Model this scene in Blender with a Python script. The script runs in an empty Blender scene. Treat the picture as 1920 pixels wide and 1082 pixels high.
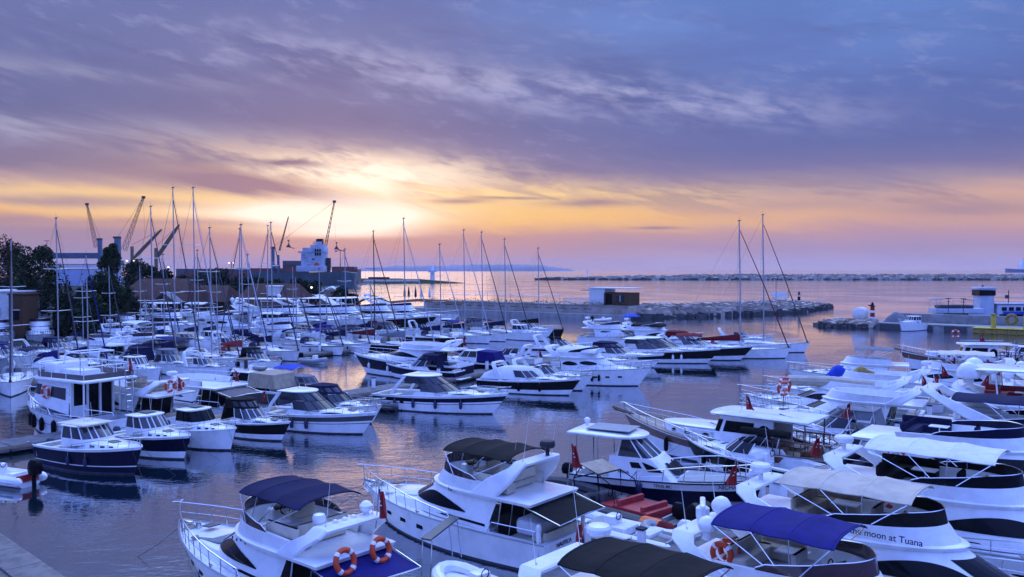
import bpy, bmesh, math, random
from mathutils import Vector, Matrix
R = math.radians
scene = bpy.context.scene
COL = scene.collection
PI = math.pi
# ------------------------------------------------------------------ camera
CAM_H = 11.0
FPX = 1600.0                       # focal length in pixels of the 1920 wide photograph
PITCH = math.atan(36.0/FPX)
cd = bpy.data.cameras.new('camera'); cam = bpy.data.objects.new('camera', cd); COL.objects.link(cam)
cd.sensor_width = 36.0; cd.lens = 36.0*FPX/1920.0; cd.clip_start = 0.1; cd.clip_end = 60000.0
cam.location = (0, 0, CAM_H); cam.rotation_euler = (PI/2 - PITCH, 0, 0)
scene.camera = cam
scene.render.resolution_x = 1024; scene.render.resolution_y = 577
scene.view_settings.view_transform = 'Standard'; scene.view_settings.look = 'None'
scene.view_settings.exposure = 0.0; scene.view_settings.gamma = 1.0
def G(px, py, z=0.0):
    """point at height z seen at photo pixel px, py"""
    a = (px-960.0)/FPX; b = (541.0-py)/FPX
    dy = math.cos(PITCH) + b*math.sin(PITCH); dz = -math.sin(PITCH) + b*math.cos(PITCH)
    t = (z-CAM_H)/dz
    return Vector((a*t, dy*t, z))
def GD(px, py, dist):
    """point at distance dist (along y) seen at pixel"""
    a = (px-960.0)/FPX; b = (541.0-py)/FPX
    dy = math.cos(PITCH) + b*math.sin(PITCH); dz = -math.sin(PITCH) + b*math.cos(PITCH)
    t = dist/dy
    return Vector((a*t, dist, CAM_H+dz*t))
def lin(c):
    return tuple(((v/255.0)/12.92 if v/255.0 <= 0.04045 else ((v/255.0+0.055)/1.055)**2.4) for v in c[:3])
# ------------------------------------------------------------------ node expressions
class E:
    nt = None
    def __init__(s, k): s.k = k
    @staticmethod
    def op(o, *a, clamp=False):
        n = E.nt.nodes.new('ShaderNodeMath'); n.operation = o; n.use_clamp = clamp
        for i, v in enumerate(a):
            if isinstance(v, E): E.nt.links.new(v.k, n.inputs[i])
            else: n.inputs[i].default_value = v
        return E(n.outputs[0])
    def __add__(s, o): return E.op('ADD', s, o)
    __radd__ = __add__
    def __sub__(s, o): return E.op('SUBTRACT', s, o)
    def __rsub__(s, o): return E.op('SUBTRACT', o, s)
    def __mul__(s, o): return E.op('MULTIPLY', s, o)
    __rmul__ = __mul__
    def __truediv__(s, o): return E.op('DIVIDE', s, o)
def smooth(x, a, b):
    n = E.nt.nodes.new('ShaderNodeMapRange'); n.interpolation_type = 'SMOOTHSTEP'
    E.nt.links.new(x.k, n.inputs[0]); n.inputs[1].default_value = a; n.inputs[2].default_value = b
    return E(n.outputs[0])
def gauss(x): return E.op('EXPONENT', x*x*-1.0)
def comb(x, y, z=0.0):
    n = E.nt.nodes.new('ShaderNodeCombineXYZ')
    for i, v in enumerate((x, y, z)):
        if isinstance(v, E): E.nt.links.new(v.k, n.inputs[i])
        else: n.inputs[i].default_value = v
    return E(n.outputs[0])
def noise(vec, scale, detail=4.0, rough=0.55, dist=0.0):
    n = E.nt.nodes.new('ShaderNodeTexNoise'); n.inputs['Scale'].default_value = scale
    n.inputs['Detail'].default_value = detail; n.inputs['Roughness'].default_value = rough; n.inputs['Distortion'].default_value = dist
    if vec is not None: E.nt.links.new(vec.k, n.inputs['Vector'])
    return E(n.outputs['Fac'])
def cmix(f, a, b, mode='MIX'):
    n = E.nt.nodes.new('ShaderNodeMix'); n.data_type = 'RGBA'; n.blend_type = mode
    def put(v, s):
        if isinstance(v, E): E.nt.links.new(v.k, s)
        elif isinstance(v, (int, float)): s.default_value = v
        else: s.default_value = (*v[:3], 1)
    put(f, n.inputs['Factor']); put(a, n.inputs[6]); put(b, n.inputs[7])
    return E(n.outputs[2])
def ramp(x, stops, interp='LINEAR'):
    n = E.nt.nodes.new('ShaderNodeValToRGB'); cr = n.color_ramp; cr.interpolation = interp
    while len(cr.elements) < len(stops): cr.elements.new(0.5)
    for e, (p, c) in zip(cr.elements, stops): e.position = p; e.color = (*c[:3], 1)
    E.nt.links.new(x.k, n.inputs[0]); return E(n.outputs[0])
# ------------------------------------------------------------------ world: dusk sky with a veiled low sun
SUN_AZ = math.atan((640-960)/1600.0); SUN_EL = R(3.7)
world = bpy.data.worlds.new('World'); scene.world = world; world.use_nodes = True
E.nt = world.node_tree; E.nt.nodes.clear()
tc = E.nt.nodes.new('ShaderNodeTexCoord'); sp = E.nt.nodes.new('ShaderNodeSeparateXYZ')
E.nt.links.new(tc.outputs['Generated'], sp.inputs[0])
dx, dy, dz = (E(sp.outputs[i]) for i in range(3))
az = E.op('ARCTAN2', dx, dy); el = E.op('ARCSINE', dz)      # radians; camera looks at az = 0
def AZ(px): return math.atan((px-960)/1600.0)
def EL(py): return math.atan((505-py)/1600.0)
q = comb(az, el)
n_big = noise(comb(az*1.0, el*3.4), 3.0, 5, 0.55, 0.3)
n_str = noise(comb(az*1.0 + el*0.9, el*6.0 + az*1.1), 5.0, 8, 0.62, 0.35)
n_fine = noise(comb(az*1.0 + el*0.5, el*2.6 + az*0.30), 26.0, 5, 0.6, 0.2)
wob = (n_str-0.5)*0.035 + (n_big-0.5)*0.03
elw = el + wob
e1 = E.op('MULTIPLY', elw, 1.0/R(40), clamp=True)
def st(lst): return [(max(0, min(1, EL(y)/R(40))), lin(c)) for y, c in lst] 
left = ramp(e1, st([(505,(186,146,152)),(465,(184,142,140)),(440,(196,148,132)),(418,(236,176,112)),(395,(248,200,128)),(372,(240,200,150)),(352,(176,148,158)),(325,(122,112,148)),(285,(126,118,156)),(240,(104,106,152)),(150,(104,110,160)),(60,(106,114,166)),(0,(96,108,164))]) + [(0.62, lin((132,152,216))), (0.85, lin((180,198,250))), (1.0, lin((192,208,250)))])
right = ramp(e1, st([(505,(196,166,184)),(470,(172,144,172)),(440,(192,150,156)),(415,(218,168,144)),(388,(214,170,152)),(355,(158,140,162)),(325,(118,114,162)),(290,(100,106,162)),(200,(94,108,170)),(110,(98,118,182)),(30,(98,124,188)),(0,(96,122,186))]) + [(0.62, lin((132,152,216))), (0.85, lin((180,198,250))), (1.0, lin((192,208,250)))])
base = cmix(smooth(az, AZ(650), AZ(1500)), left, right)
deckm = smooth(el, EL(345), EL(270)) * smooth(el, R(34), R(16))
base = cmix(deckm*smooth(n_str, 0.50, 0.28)*0.42, base, lin((82,90,144)))
veil = gauss((elw - (EL(95) + (az - AZ(400))*-0.118))/0.022) * smooth(az, AZ(330), AZ(560)) * smooth(az, AZ(1850), AZ(1300))
base = cmix(E.op('MULTIPLY', veil*smooth(n_str*0.5+n_fine*0.5, 0.38, 0.60), 0.85, clamp=True), base, lin((176,170,206)))
base = cmix(deckm*smooth(n_fine, 0.50, 0.70)*smooth(n_big, 0.40, 0.62)*0.45, base, lin((160,156,196)))
blue = gauss((az-AZ(1350))/0.35)*gauss((el-EL(60))/0.07)
base = cmix(blue*smooth(n_big, 0.40, 0.65)*0.55, base, lin((116,148,214)))
lveil = smooth(az, AZ(900), AZ(0))*(gauss((elw-EL(268))/0.015)+gauss((elw-EL(170))/0.010)*0.6)
base = cmix(E.op('MULTIPLY', lveil*smooth(n_str, 0.44, 0.64), 0.60, clamp=True), base, lin((184,176,198)))
base = cmix(smooth(el, EL(350), EL(260)), base, cmix(1.0, base, (0.86, 0.97, 1.05), 'MULTIPLY'))
# glow round the sun and the lit gap between the cloud deck and the haze bank
gaz = az - SUN_AZ
g0 = gauss(gaz/0.080)*gauss((el-EL(408))/0.022)
g0b = gauss((az-AZ(560))/0.13)*gauss((el-EL(404))/0.010)
g1 = gauss((az-AZ(600))/0.24)*gauss((elw-EL(386))/0.026)
bil = smooth(n_str*0.7+n_fine*0.3, 0.40, 0.56)
g2 = gauss((az-AZ(690))/0.18)*gauss((elw-EL(322)+(az-AZ(700))*0.05)/0.020)*bil
g2c = gauss((az-AZ(690))/0.10)*gauss((elw-EL(332))/0.021)*(bil*0.6+0.4)
g3 = gauss((az-AZ(960))/0.24)*gauss((elw-EL(366))/0.013)*bil
gy = gauss((az-AZ(820))/0.34)*gauss((elw-EL(410))/0.014)
bank = smooth(el + (n_big-0.5)*0.006 + gauss((az-AZ(650))/0.16)*0.0035, EL(448), EL(434))
base = cmix(E.op('MULTIPLY', gy*bank, 0.95, clamp=True), base, lin((255,198,98)))
base = cmix(E.op('MULTIPLY', (g1*0.8+g3*0.8)*bank, 1.0, clamp=True), base, lin((255,216,136)))
base = cmix(E.op('MULTIPLY', g2*1.0, 1.0, clamp=True), base, lin((250,220,186)))
haze_g = gauss(gaz/0.30)*gauss((el-EL(465))/0.03)
base = cmix(E.op('MULTIPLY', haze_g*0.5, 1.0, clamp=True), base, lin((214,154,120)))
core = E.op('MULTIPLY', (g0*1.9+g0b*0.8)*bank + g2c*1.1, 1.0, clamp=True)
base = cmix(core, base, (1.2, 1.04, 0.86))
# tongues of dark cloud crossing the bright gap
lowl = smooth(az, AZ(560), AZ(150))*smooth(el, EL(422), EL(440))
base = cmix(lowl*0.75, base, lin((150,130,158)))
for (bx, by, bw, bh, am) in ((120,392,0.13,0.0065,0.75),(330,424,0.12,0.005,0.6),(20,425,0.08,0.006,0.7),(1500,392,0.10,0.006,0.35),(1800,405,0.09,0.010,0.6)):
    tb = gauss((az-AZ(bx))/bw)*gauss((el-EL(by)+(n_str-0.5)*0.016)/bh)
    base = cmix(tb*am, base, lin((152,126,150)))
tong = smooth(n_str, 0.50, 0.60)*gauss((el-EL(372))/0.020)*smooth(az, AZ(690), AZ(830))
base = cmix(tong*0.55, base, lin((150,122,140)))
tng2 = gauss((az-AZ(440))/0.115)*gauss((el-EL(352)+(az-AZ(440))*0.11+(n_str-0.5)*0.03)/0.0100)
base = cmix(E.op('MULTIPLY', tng2, 1.25, clamp=True), base, lin((140,118,142)))
tng3 = gauss((az-AZ(540))/0.040)*gauss((el-EL(311)+(n_fine-0.5)*0.012)/0.0045)
base = cmix(E.op('MULTIPLY', tng3, 1.1, clamp=True), base, lin((120,108,140)))
for (bx, by, bw, bh) in ((1110,382,0.055,0.0050),(860,378,0.035,0.0032),(960,372,0.05,0.002),(1230,428,0.03,0.0016)):
    tb = gauss((az-AZ(bx))/bw)*gauss((el-EL(by)+(n_str-0.5)*0.014)/bh)
    base = cmix(tb*0.8, base, lin((146,120,138)))
# sky light grows and turns bluer away from the afterglow
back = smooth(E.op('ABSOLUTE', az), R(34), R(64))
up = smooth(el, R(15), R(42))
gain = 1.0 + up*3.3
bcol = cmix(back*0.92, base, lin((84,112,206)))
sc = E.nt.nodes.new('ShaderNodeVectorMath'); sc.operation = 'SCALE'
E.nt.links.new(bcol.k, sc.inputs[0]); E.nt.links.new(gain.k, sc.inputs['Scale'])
nish = E.nt.nodes.new('ShaderNodeTexSky'); nish.sky_type = 'NISHITA'; nish.sun_disc = False
nish.sun_elevation = SUN_EL; nish.sun_rotation = SUN_AZ; nish.air_density = 1.5; nish.dust_density = 3.0
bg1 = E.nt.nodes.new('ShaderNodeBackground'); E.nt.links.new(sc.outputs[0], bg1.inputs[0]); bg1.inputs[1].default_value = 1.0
bg2 = E.nt.nodes.new('ShaderNodeBackground'); E.nt.links.new(nish.outputs[0], bg2.inputs[0]); bg2.inputs[1].default_value = 0.006
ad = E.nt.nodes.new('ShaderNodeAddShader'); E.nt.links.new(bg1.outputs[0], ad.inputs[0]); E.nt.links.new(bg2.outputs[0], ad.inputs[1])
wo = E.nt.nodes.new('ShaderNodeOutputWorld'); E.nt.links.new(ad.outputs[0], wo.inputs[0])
world.cycles.sampling_method = 'MANUAL'; world.cycles.sample_map_resolution = 1024
sd = bpy.data.lights.new('sun', 'SUN'); sd.energy = 0.06; sd.angle = R(20); sd.color = (1.0, 0.62, 0.38)
sun = bpy.data.objects.new('sun', sd); COL.objects.link(sun)
sv = Vector((math.sin(SUN_AZ)*math.cos(SUN_EL), math.cos(SUN_AZ)*math.cos(SUN_EL), math.sin(SUN_EL)))
sun.rotation_euler = (-sv).to_track_quat('-Z', 'Y').to_euler()
# ------------------------------------------------------------------ materials
M = {}
def mat(name, col, rough=0.5, metal=0.0, var=0.12, vscale=3.0, bump=0.0, bscale=20.0, coat=0.0, spec=0.5, col2=None, alpha=None, trans=0.0, sheen=0.0):
    m = bpy.data.materials.new(name); m.use_nodes = True; nt = m.node_tree; E.nt = nt
    b = nt.nodes['Principled BSDF']; b.inputs['Roughness'].default_value = rough; b.inputs['Metallic'].default_value = metal
    b.inputs['Specular IOR Level'].default_value = spec
    if coat: b.inputs['Coat Weight'].default_value = coat; b.inputs['Coat Roughness'].default_value = 0.08
    if trans: b.inputs['Transmission Weight'].default_value = trans
    if alpha is not None: b.inputs['Alpha'].default_value = alpha
    t = nt.nodes.new('ShaderNodeTexCoord'); v = E(t.outputs['Object'])
    c2 = col2 if col2 else tuple(x*(1-var*2) for x in col)
    f = smooth(noise(v, vscale, 5, 0.6), 0.38, 0.68)
    nt.links.new(cmix(f, col, c2).k, b.inputs['Base Color'])
    if bump:
        bn = nt.nodes.new('ShaderNodeBump'); bn.inputs['Strength'].default_value = bump; bn.inputs['Distance'].default_value = 0.05
        nt.links.new(noise(v, bscale, 4).k, bn.inputs['Height']); nt.links.new(bn.outputs[0], b.inputs['Normal'])
    M[name] = m; return m
mat('white', (0.82,0.83,0.84), 0.28, coat=0.25, var=0.07, vscale=1.6)
mat('offwhite', (0.70,0.70,0.68), 0.45, var=0.08, vscale=2)
mat('deck', (0.62,0.64,0.66), 0.6, var=0.10, vscale=3)
mat('cream', (0.62,0.55,0.42), 0.6, spec=0.12, var=0.08)
mat('tan', (0.40,0.33,0.24), 0.85, spec=0.12, var=0.12, vscale=2.5, bump=0.3, bscale=4)
mat('beige', (0.50,0.44,0.35), 0.85, spec=0.12, var=0.08, vscale=2, bump=0.25, bscale=4)
mat('greycanvas', (0.20,0.21,0.23), 0.85, spec=0.12, var=0.10, bump=0.3, bscale=4)
mat('charcoal', (0.012,0.011,0.011), 0.8, spec=0.12, var=0.15, bump=0.3, bscale=5)
mat('taupe', (0.16,0.14,0.135), 0.85, spec=0.12, var=0.10, bump=0.3, bscale=4)
mat('navycanvas', (0.012,0.013,0.050), 0.8, spec=0.12, var=0.15, vscale=2, bump=0.3, bscale=4)
mat('bluecanvas', (0.013,0.012,0.13), 0.75, spec=0.12, var=0.12, vscale=2, bump=0.3, bscale=3)
mat('royal', (0.02,0.06,0.42), 0.7, spec=0.12, var=0.12, bump=0.2, bscale=5)
mat('greencanvas', (0.015,0.12,0.10), 0.75, spec=0.12, var=0.12)
mat('whitecanvas', (0.66,0.67,0.69), 0.8, spec=0.12, var=0.06, bump=0.25, bscale=3)
mat('navy', (0.005,0.006,0.026), 0.35, var=0.1, spec=0.12)
mat('black', (0.004,0.004,0.006), 0.35, var=0.1, spec=0.10)
mat('darkgrey', (0.05,0.055,0.065), 0.35, var=0.1)
mat('grey', (0.26,0.28,0.30), 0.5, var=0.1)
mat('boot', (0.03,0.035,0.05), 0.5, var=0.3)
mat('red', (0.30,0.008,0.012), 0.6, var=0.15)
mat('redseat', (0.36,0.014,0.022), 0.55, var=0.15, bump=0.2, bscale=8)
mat('burgundy', (0.16,0.014,0.018), 0.8, spec=0.12, var=0.15, bump=0.3, bscale=5)
mat('orange', (0.62,0.060,0.014), 0.5, var=0.1)
mat('brightorange', (0.80,0.16,0.02), 0.6, var=0.1)
mat('yellow', (0.55,0.42,0.03), 0.6, var=0.2)
mat('ochre', (0.30,0.20,0.03), 0.7, var=0.3)
mat('wood', (0.14,0.055,0.025), 0.35, coat=0.3, var=0.25, vscale=6)
mat('teak', (0.28,0.20,0.13), 0.7, var=0.15, vscale=8)
mat('steel', (0.62,0.63,0.66), 0.22, metal=1.0, var=0.05)
mat('alu', (0.46,0.47,0.50), 0.4, metal=0.7, var=0.08)
mat('mastdark', (0.045,0.045,0.055), 0.4, metal=0.4, var=0.05)
mat('rubber', (0.018,0.018,0.022), 0.65, var=0.2)
mat('tube', (0.045,0.045,0.055), 0.6, var=0.15)
mat('fenderblue', (0.012,0.018,0.07), 0.5, var=0.1)
mat('glass', (0.004,0.005,0.008), 0.10, var=0.0, spec=0.12)
mat('tint', (0.045,0.016,0.020), 0.08, var=0.1, spec=0.8)
mat('paleglass', (0.028,0.033,0.045), 0.05, var=0.1, spec=0.55)
mat('skin', (0.35,0.20,0.14), 0.6, var=0.1)
mat('hair', (0.02,0.015,0.012), 0.6, var=0.1)
mat('clothblue', (0.02,0.04,0.28), 0.8, spec=0.12, var=0.1)
mat('clothdark', (0.02,0.02,0.03), 0.8, spec=0.12, var=0.1)
mat('concrete', (0.30,0.29,0.28), 0.85, spec=0.12, var=0.15, vscale=0.7, bump=0.4, bscale=6)
mat('palestone', (0.44,0.37,0.31), 0.85, var=0.16, vscale=0.5, bump=0.4, bscale=3)
mat('pontoon', (0.17,0.165,0.17), 0.8, spec=0.12, var=0.18, vscale=1.5, bump=0.3, bscale=10)
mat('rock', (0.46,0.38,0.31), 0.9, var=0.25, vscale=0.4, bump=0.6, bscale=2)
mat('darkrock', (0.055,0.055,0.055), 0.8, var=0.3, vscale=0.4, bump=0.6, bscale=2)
mat('rooftile', (0.065,0.028,0.026), 0.8, spec=0.12, var=0.25, vscale=2)
mat('brownwall', (0.10,0.055,0.03), 0.85, spec=0.12, var=0.15)
mat('shrub', (0.035,0.050,0.018), 0.9, spec=0.12, var=0.3)
mat('leafdark', (0.024,0.044,0.018), 0.9, spec=0.12, var=0.3, vscale=1.5)
mat('leaf', (0.042,0.070,0.028), 0.9, spec=0.12, var=0.3, vscale=1.5)
mat('leafbrown', (0.085,0.060,0.026), 0.9, spec=0.12, var=0.3, vscale=1.5)
mat('bark', (0.05,0.035,0.025), 0.9, var=0.2)
mat('steelblue', (0.07,0.12,0.19), 0.5, var=0.15, vscale=0.2)
mat('paleblue', (0.42,0.50,0.72), 0.6, var=0.06, vscale=0.1)
mat('craneyellow', (0.17,0.12,0.055), 0.6, var=0.15)
mat('cranedark', (0.02,0.018,0.022), 0.6, var=0.15)
mat('shipgreen', (0.06,0.10,0.12), 0.6, var=0.2, vscale=0.1)
mat('shipblue', (0.03,0.05,0.16), 0.6, var=0.15)
mat('rust', (0.12,0.035,0.025), 0.8, var=0.3, vscale=0.5)
mat('hill', (0.30,0.25,0.29), 1.0, var=0.15, vscale=0.003)  # paled: the distance haze is put into the hill colour
mat('land', (0.03,0.035,0.03), 1.0, spec=0.12, var=0.3, vscale=0.05)
mat('turf', (0.03,0.05,0.03), 1.0, spec=0.12, var=0.3, vscale=0.3)
mat('rope', (0.45,0.40,0.30), 0.8, var=0.1)
mat('shipwhite', (0.44,0.48,0.56), 0.6, var=0.12, vscale=0.3)
mat('quaystone', (0.20,0.18,0.165), 0.85, var=0.2, vscale=1.2, bump=0.4, bscale=8, spec=0.1)
mat('text', (0.012,0.012,0.04), 0.5, var=0.0)
def emis(name, col, s):
    m = bpy.data.materials.new(name); m.use_nodes = True; b = m.node_tree.nodes['Principled BSDF']
    b.inputs['Base Color'].default_value = (*col, 1); b.inputs['Emission Color'].default_value = (*col, 1); b.inputs['Emission Strength'].default_value = s
    M[name] = m
emis('lamp', (1.0,0.85,0.62), 3.0)
# containers: rows of coloured boxes picked by a brick pattern
def brickmat(name, cols, w, h, mort=0.01):
    m = bpy.data.materials.new(name); m.use_nodes = True; nt = m.node_tree; E.nt = nt; b = nt.nodes['Principled BSDF']
    t = nt.nodes.new('ShaderNodeTexCoord'); s_ = nt.nodes.new('ShaderNodeSeparateXYZ'); nt.links.new(t.outputs['Object'], s_.inputs[0])
    x, y, z = (E(s_.outputs[i]) for i in range(3))
    ix = E.op('FLOOR', (x+y)/w); iz = E.op('FLOOR', z/h)
    wn = nt.nodes.new('ShaderNodeTexWhiteNoise'); wn.noise_dimensions = '3D'; nt.links.new(comb(ix, iz).k, wn.inputs['Vector'])
    c = ramp(E(wn.outputs['Value']), [(i/len(cols), c) for i, c in enumerate(cols)], 'CONSTANT')
    nt.links.new(c.k, b.inputs['Base Color']); b.inputs['Roughness'].default_value = 0.7; M[name] = m
brickmat('containers', [(0.20,0.045,0.035),(0.13,0.04,0.045),(0.06,0.06,0.09),(0.18,0.07,0.04),(0.09,0.09,0.10),(0.06,0.09,0.08)], 12.0, 2.6)
# teak planking on decks
def teakmat():
    m = bpy.data.materials.new('teakdeck'); m.use_nodes = True; nt = m.node_tree; E.nt = nt; b = nt.nodes['Principled BSDF']
    t = nt.nodes.new('ShaderNodeTexCoord'); s_ = nt.nodes.new('ShaderNodeSeparateXYZ'); nt.links.new(t.outputs['Object'], s_.inputs[0])
    fr = E.op('FRACT', E(s_.outputs[1])/0.12)
    ln = smooth(fr, 0.10, 0.04)
    n = noise(comb(E(s_.outputs[0])*0.4, E(s_.outputs[1])*6), 3, 4)
    c = cmix(n, (0.26,0.20,0.15), (0.34,0.28,0.21)); c = cmix(ln, c, (0.05,0.04,0.035))
    nt.links.new(c.k, b.inputs['Base Color']); b.inputs['Roughness'].default_value = 0.7; M['teakdeck'] = m
teakmat()
# water
def watermat():
    m = bpy.data.materials.new('water'); m.use_nodes = True; nt = m.node_tree; E.nt = nt; nt.nodes.clear()
    out = nt.nodes.new('ShaderNodeOutputMaterial')
    g = nt.nodes.new('ShaderNodeNewGeometry'); s_ = nt.nodes.new('ShaderNodeSeparateXYZ'); nt.links.new(g.outputs['Position'], s_.inputs[0])
    x, y = E(s_.outputs[0]), E(s_.outputs[1])
    r = E.op('SQRT', x*x+y*y)
    far = smooth(r, 90.0, 900.0); vfar = smooth(r, 300.0, 3000.0)
    patch = smooth(noise(comb(x*0.03+y*0.006, y*0.020-x*0.004), 1.0, 4, 0.55, 0.6), 0.40, 0.62)
    n1 = noise(comb(x*0.55, y*0.95), 1.0, 3, 0.5, 0.4)
    n2 = noise(comb(x*2.2+y*0.3, y*3.4), 1.0, 3, 0.55, 0.3)
    n3 = noise(comb(x*0.10, y*0.16), 1.0, 2, 0.5)
    h = n1*(0.030+patch*0.055) + n2*(0.009 + patch*0.040) + n3*0.10
    h = h*(1.0 + far*3.2)*(1.0 - vfar*0.4)
    bn = nt.nodes.new('ShaderNodeBump'); bn.inputs['Strength'].default_value = 1.0; bn.inputs['Distance'].default_value = 0.50
    nt.links.new(h.k, bn.inputs['Height'])
    gl = nt.nodes.new('ShaderNodeBsdfGlossy'); nt.links.new(bn.outputs[0], gl.inputs['Normal'])
    nt.links.new((0.015 + patch*0.04 + far*0.06 + vfar*0.02).k, gl.inputs['Roughness']); gl.inputs['Color'].default_value = (0.97,0.97,1.0,1)
    df = nt.nodes.new('ShaderNodeBsdfDiffuse'); df.inputs['Color'].default_value = (0.003,0.014,0.022,1)
    fr = nt.nodes.new('ShaderNodeFresnel'); fr.inputs['IOR'].default_value = 2.05; nt.links.new(bn.outputs[0], fr.inputs['Normal'])
    f = E.op('ADD', E(fr.outputs[0])*0.95, 0.27, clamp=True)
    mx = nt.nodes.new('ShaderNodeMixShader'); nt.links.new(f.k, mx.inputs[0]); nt.links.new(df.outputs[0], mx.inputs[1]); nt.links.new(gl.outputs[0], mx.inputs[2])
    nt.links.new(mx.outputs[0], out.inputs[0]); M['water'] = m
watermat()
# ------------------------------------------------------------------ mesh builder
def V(*a): return Vector(a)
class MB:
    def __init__(s): s.v = []; s.f = []; s.m = []; s.mats = []
    def mi(s, name):
        if name not in s.mats: s.mats.append(name)
        return s.mats.index(name)
    def add(s, vs, fs, m):
        o = len(s.v); s.v += [tuple(p) for p in vs]; k = s.mi(m)
        for f in fs: s.f.append(tuple(i+o for i in f)); s.m.append(k)
        return s
    def box(s, c, d, m, rz=0.0, ry=0.0, bev=0.0, rx=0.0):
        hx, hy, hz = d[0]/2, d[1]/2, d[2]/2
        rot = Matrix.Rotation(rz, 3, 'Z') @ Matrix.Rotation(ry, 3, 'Y') @ Matrix.Rotation(rx, 3, 'X'); c = Vector(c)
        if bev <= 0:
            vs = [c + rot @ Vector((a*hx, b*hy, e*hz)) for a in (-1,1) for b in (-1,1) for e in (-1,1)]
            return s.add(vs, [(0,1,3,2),(4,6,7,5),(0,4,5,1),(2,3,7,6),(0,2,6,4),(1,5,7,3)], m)
        b = min(bev, hx*.9, hy*.9, hz*.9); rings = []
        for (z, ins) in ((-hz, b), (-hz+b, 0), (hz-b, 0), (hz-b*.3, b*.3), (hz, b)):
            X, Y = hx-ins, hy-ins; k = b*0.9
            rings.append([c + rot @ Vector((p[0], p[1], z)) for p in ((X-k,-Y),(X,-Y+k),(X,Y-k),(X-k,Y),(-X+k,Y),(-X,Y-k),(-X,-Y+k),(-X+k,-Y))])
        return s.loft(rings, m, cap0=True, cap1=True)
    def loft(s, rings, m, closed=True, cap0=False, cap1=False, mats=None):
        n = len(rings[0]); o = len(s.v)
        for r in rings: s.v += [tuple(p) for p in r]
        for j in range(len(rings)-1):
            k = s.mi(mats[j] if mats else m)
            for i in range(n if closed else n-1):
                a = o+j*n+i; b = o+j*n+(i+1) % n
                s.f.append((a, b, b+n, a+n)); s.m.append(k)
        k = s.mi(mats[-1] if mats else m)
        if cap0: s.f.append(tuple(o+i for i in range(n))[::-1]); s.m.append(s.mi(mats[0] if mats else m))
        if cap1: s.f.append(tuple(o+(len(rings)-1)*n+i for i in range(n))); s.m.append(k)
        return s
    def tube(s, pts, r, m, n=5, closed=False, r2=None, flat=1.0):
        pts = [Vector(p) for p in pts]; N = len(pts); rings = []
        for i, p in enumerate(pts):
            a = pts[(i-1) % N] if (closed or i > 0) else p; b = pts[(i+1) % N] if (closed or i < N-1) else p
            t = (b-a); t = t.normalized() if t.length > 1e-9 else Vector((0,0,1))
            up = Vector((0,0,1)) if abs(t.z) < 0.94 else Vector((1,0,0))
            x = t.cross(up).normalized(); y = x.cross(t)
            rr = r if r2 is None else r+(r2-r)*i/max(1, N-1)
            rings.append([p + (x*math.cos(2*PI*k/n)*flat + y*math.sin(2*PI*k/n))*rr for k in range(n)])
        if closed: rings.append(rings[0])
        return s.loft(rings, m, cap0=not closed, cap1=not closed)
    def lathe(s, c, prof, m, n=14, axis='z', mats=None):
        c = Vector(c); rings = []
        for (r, z) in prof:
            ring = []
            for k in range(n):
                a = 2*PI*k/n; x, y = r*math.cos(a), r*math.sin(a)
                ring.append(c + (Vector((x, y, z)) if axis == 'z' else Vector((z, x, y)) if axis == 'x' else Vector((y, z, x))))
            rings.append(ring)
        return s.loft(rings, m, cap0=True, cap1=True, mats=mats)
    def ball(s, c, r, m, n=12, sz=1.0):
        return s.lathe(c, [(max(r*math.sin(PI*i/8), 0.002), -r*sz*math.cos(PI*i/8)) for i in range(9)], m, n)
    def torus(s, c, R_, r, m, ax=None, n=20, k=8, mats=None):
        rot = ax or Matrix.Identity(3); c = Vector(c); rings = []
        for i in range(n+1):
            a = 2*PI*i/n
            rings.append([c + rot @ Vector(((R_+r*math.cos(2*PI*j/k))*math.cos(a), (R_+r*math.cos(2*PI*j/k))*math.sin(a), r*math.sin(2*PI*j/k))) for j in range(k)])
        return s.loft(rings, m, mats=mats)
    def grid(s, fn, nu, nv, m, thick=0.0):
        P = [[Vector(fn(i/nu, j/nv)) for j in range(nv+1)] for i in range(nu+1)]
        def put(off, flip):
            vs = [p+Vector((0,0,off)) for row in P for p in row]
            fs = []
            for i in range(nu):
                for j in range(nv):
                    a = i*(nv+1)+j; q_ = (a, a+nv+1, a+nv+2, a+1); fs.append(q_[::-1] if flip else q_)
            s.add(vs, fs, m)
        put(0, False)
        if thick:
            put(-thick, True)
            edge = [P[i][0] for i in range(nu+1)] + [P[nu][j] for j in range(1, nv+1)] + [P[i][nv] for i in range(nu-1, -1, -1)] + [P[0][j] for j in range(nv-1, 0, -1)]
            s.loft([edge, [p-Vector((0,0,thick)) for p in edge]], m)
        return s
    def build(s, name, parent=None, loc=None, ang=35, smooth_=True):
        if not s.v: return None
        me = bpy.data.meshes.new(name); me.from_pydata(s.v, [], s.f)
        for mn in s.mats: me.materials.append(M[mn])
        me.polygons.foreach_set('material_index', s.m)
        me.polygons.foreach_set('use_smooth', [smooth_]*len(s.f))
        bm = bmesh.new(); bm.from_mesh(me); bmesh.ops.recalc_face_normals(bm, faces=bm.faces); bm.to_mesh(me); bm.free()
        me.update()
        if smooth_: me.set_sharp_from_angle(angle=R(ang))
        o = bpy.data.objects.new(name, me); COL.objects.link(o)
        if parent: o.parent = parent
        if loc is not None: o.location = loc
        return o
def tag(o, label, cat, group=None, kind=None):
    if kind: o['kind'] = kind
    if label: o['label'] = label
    if cat: o['category'] = cat
    if group: o['group'] = group
    return o
def thing(name, label, cat, loc=(0,0,0), rz=0.0, group=None):
    o = bpy.data.objects.new(name, None); COL.objects.link(o); o.empty_display_size = 0.2
    o.location = loc; o.rotation_euler = (0, 0, rz); return tag(o, label, cat, group)
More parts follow.
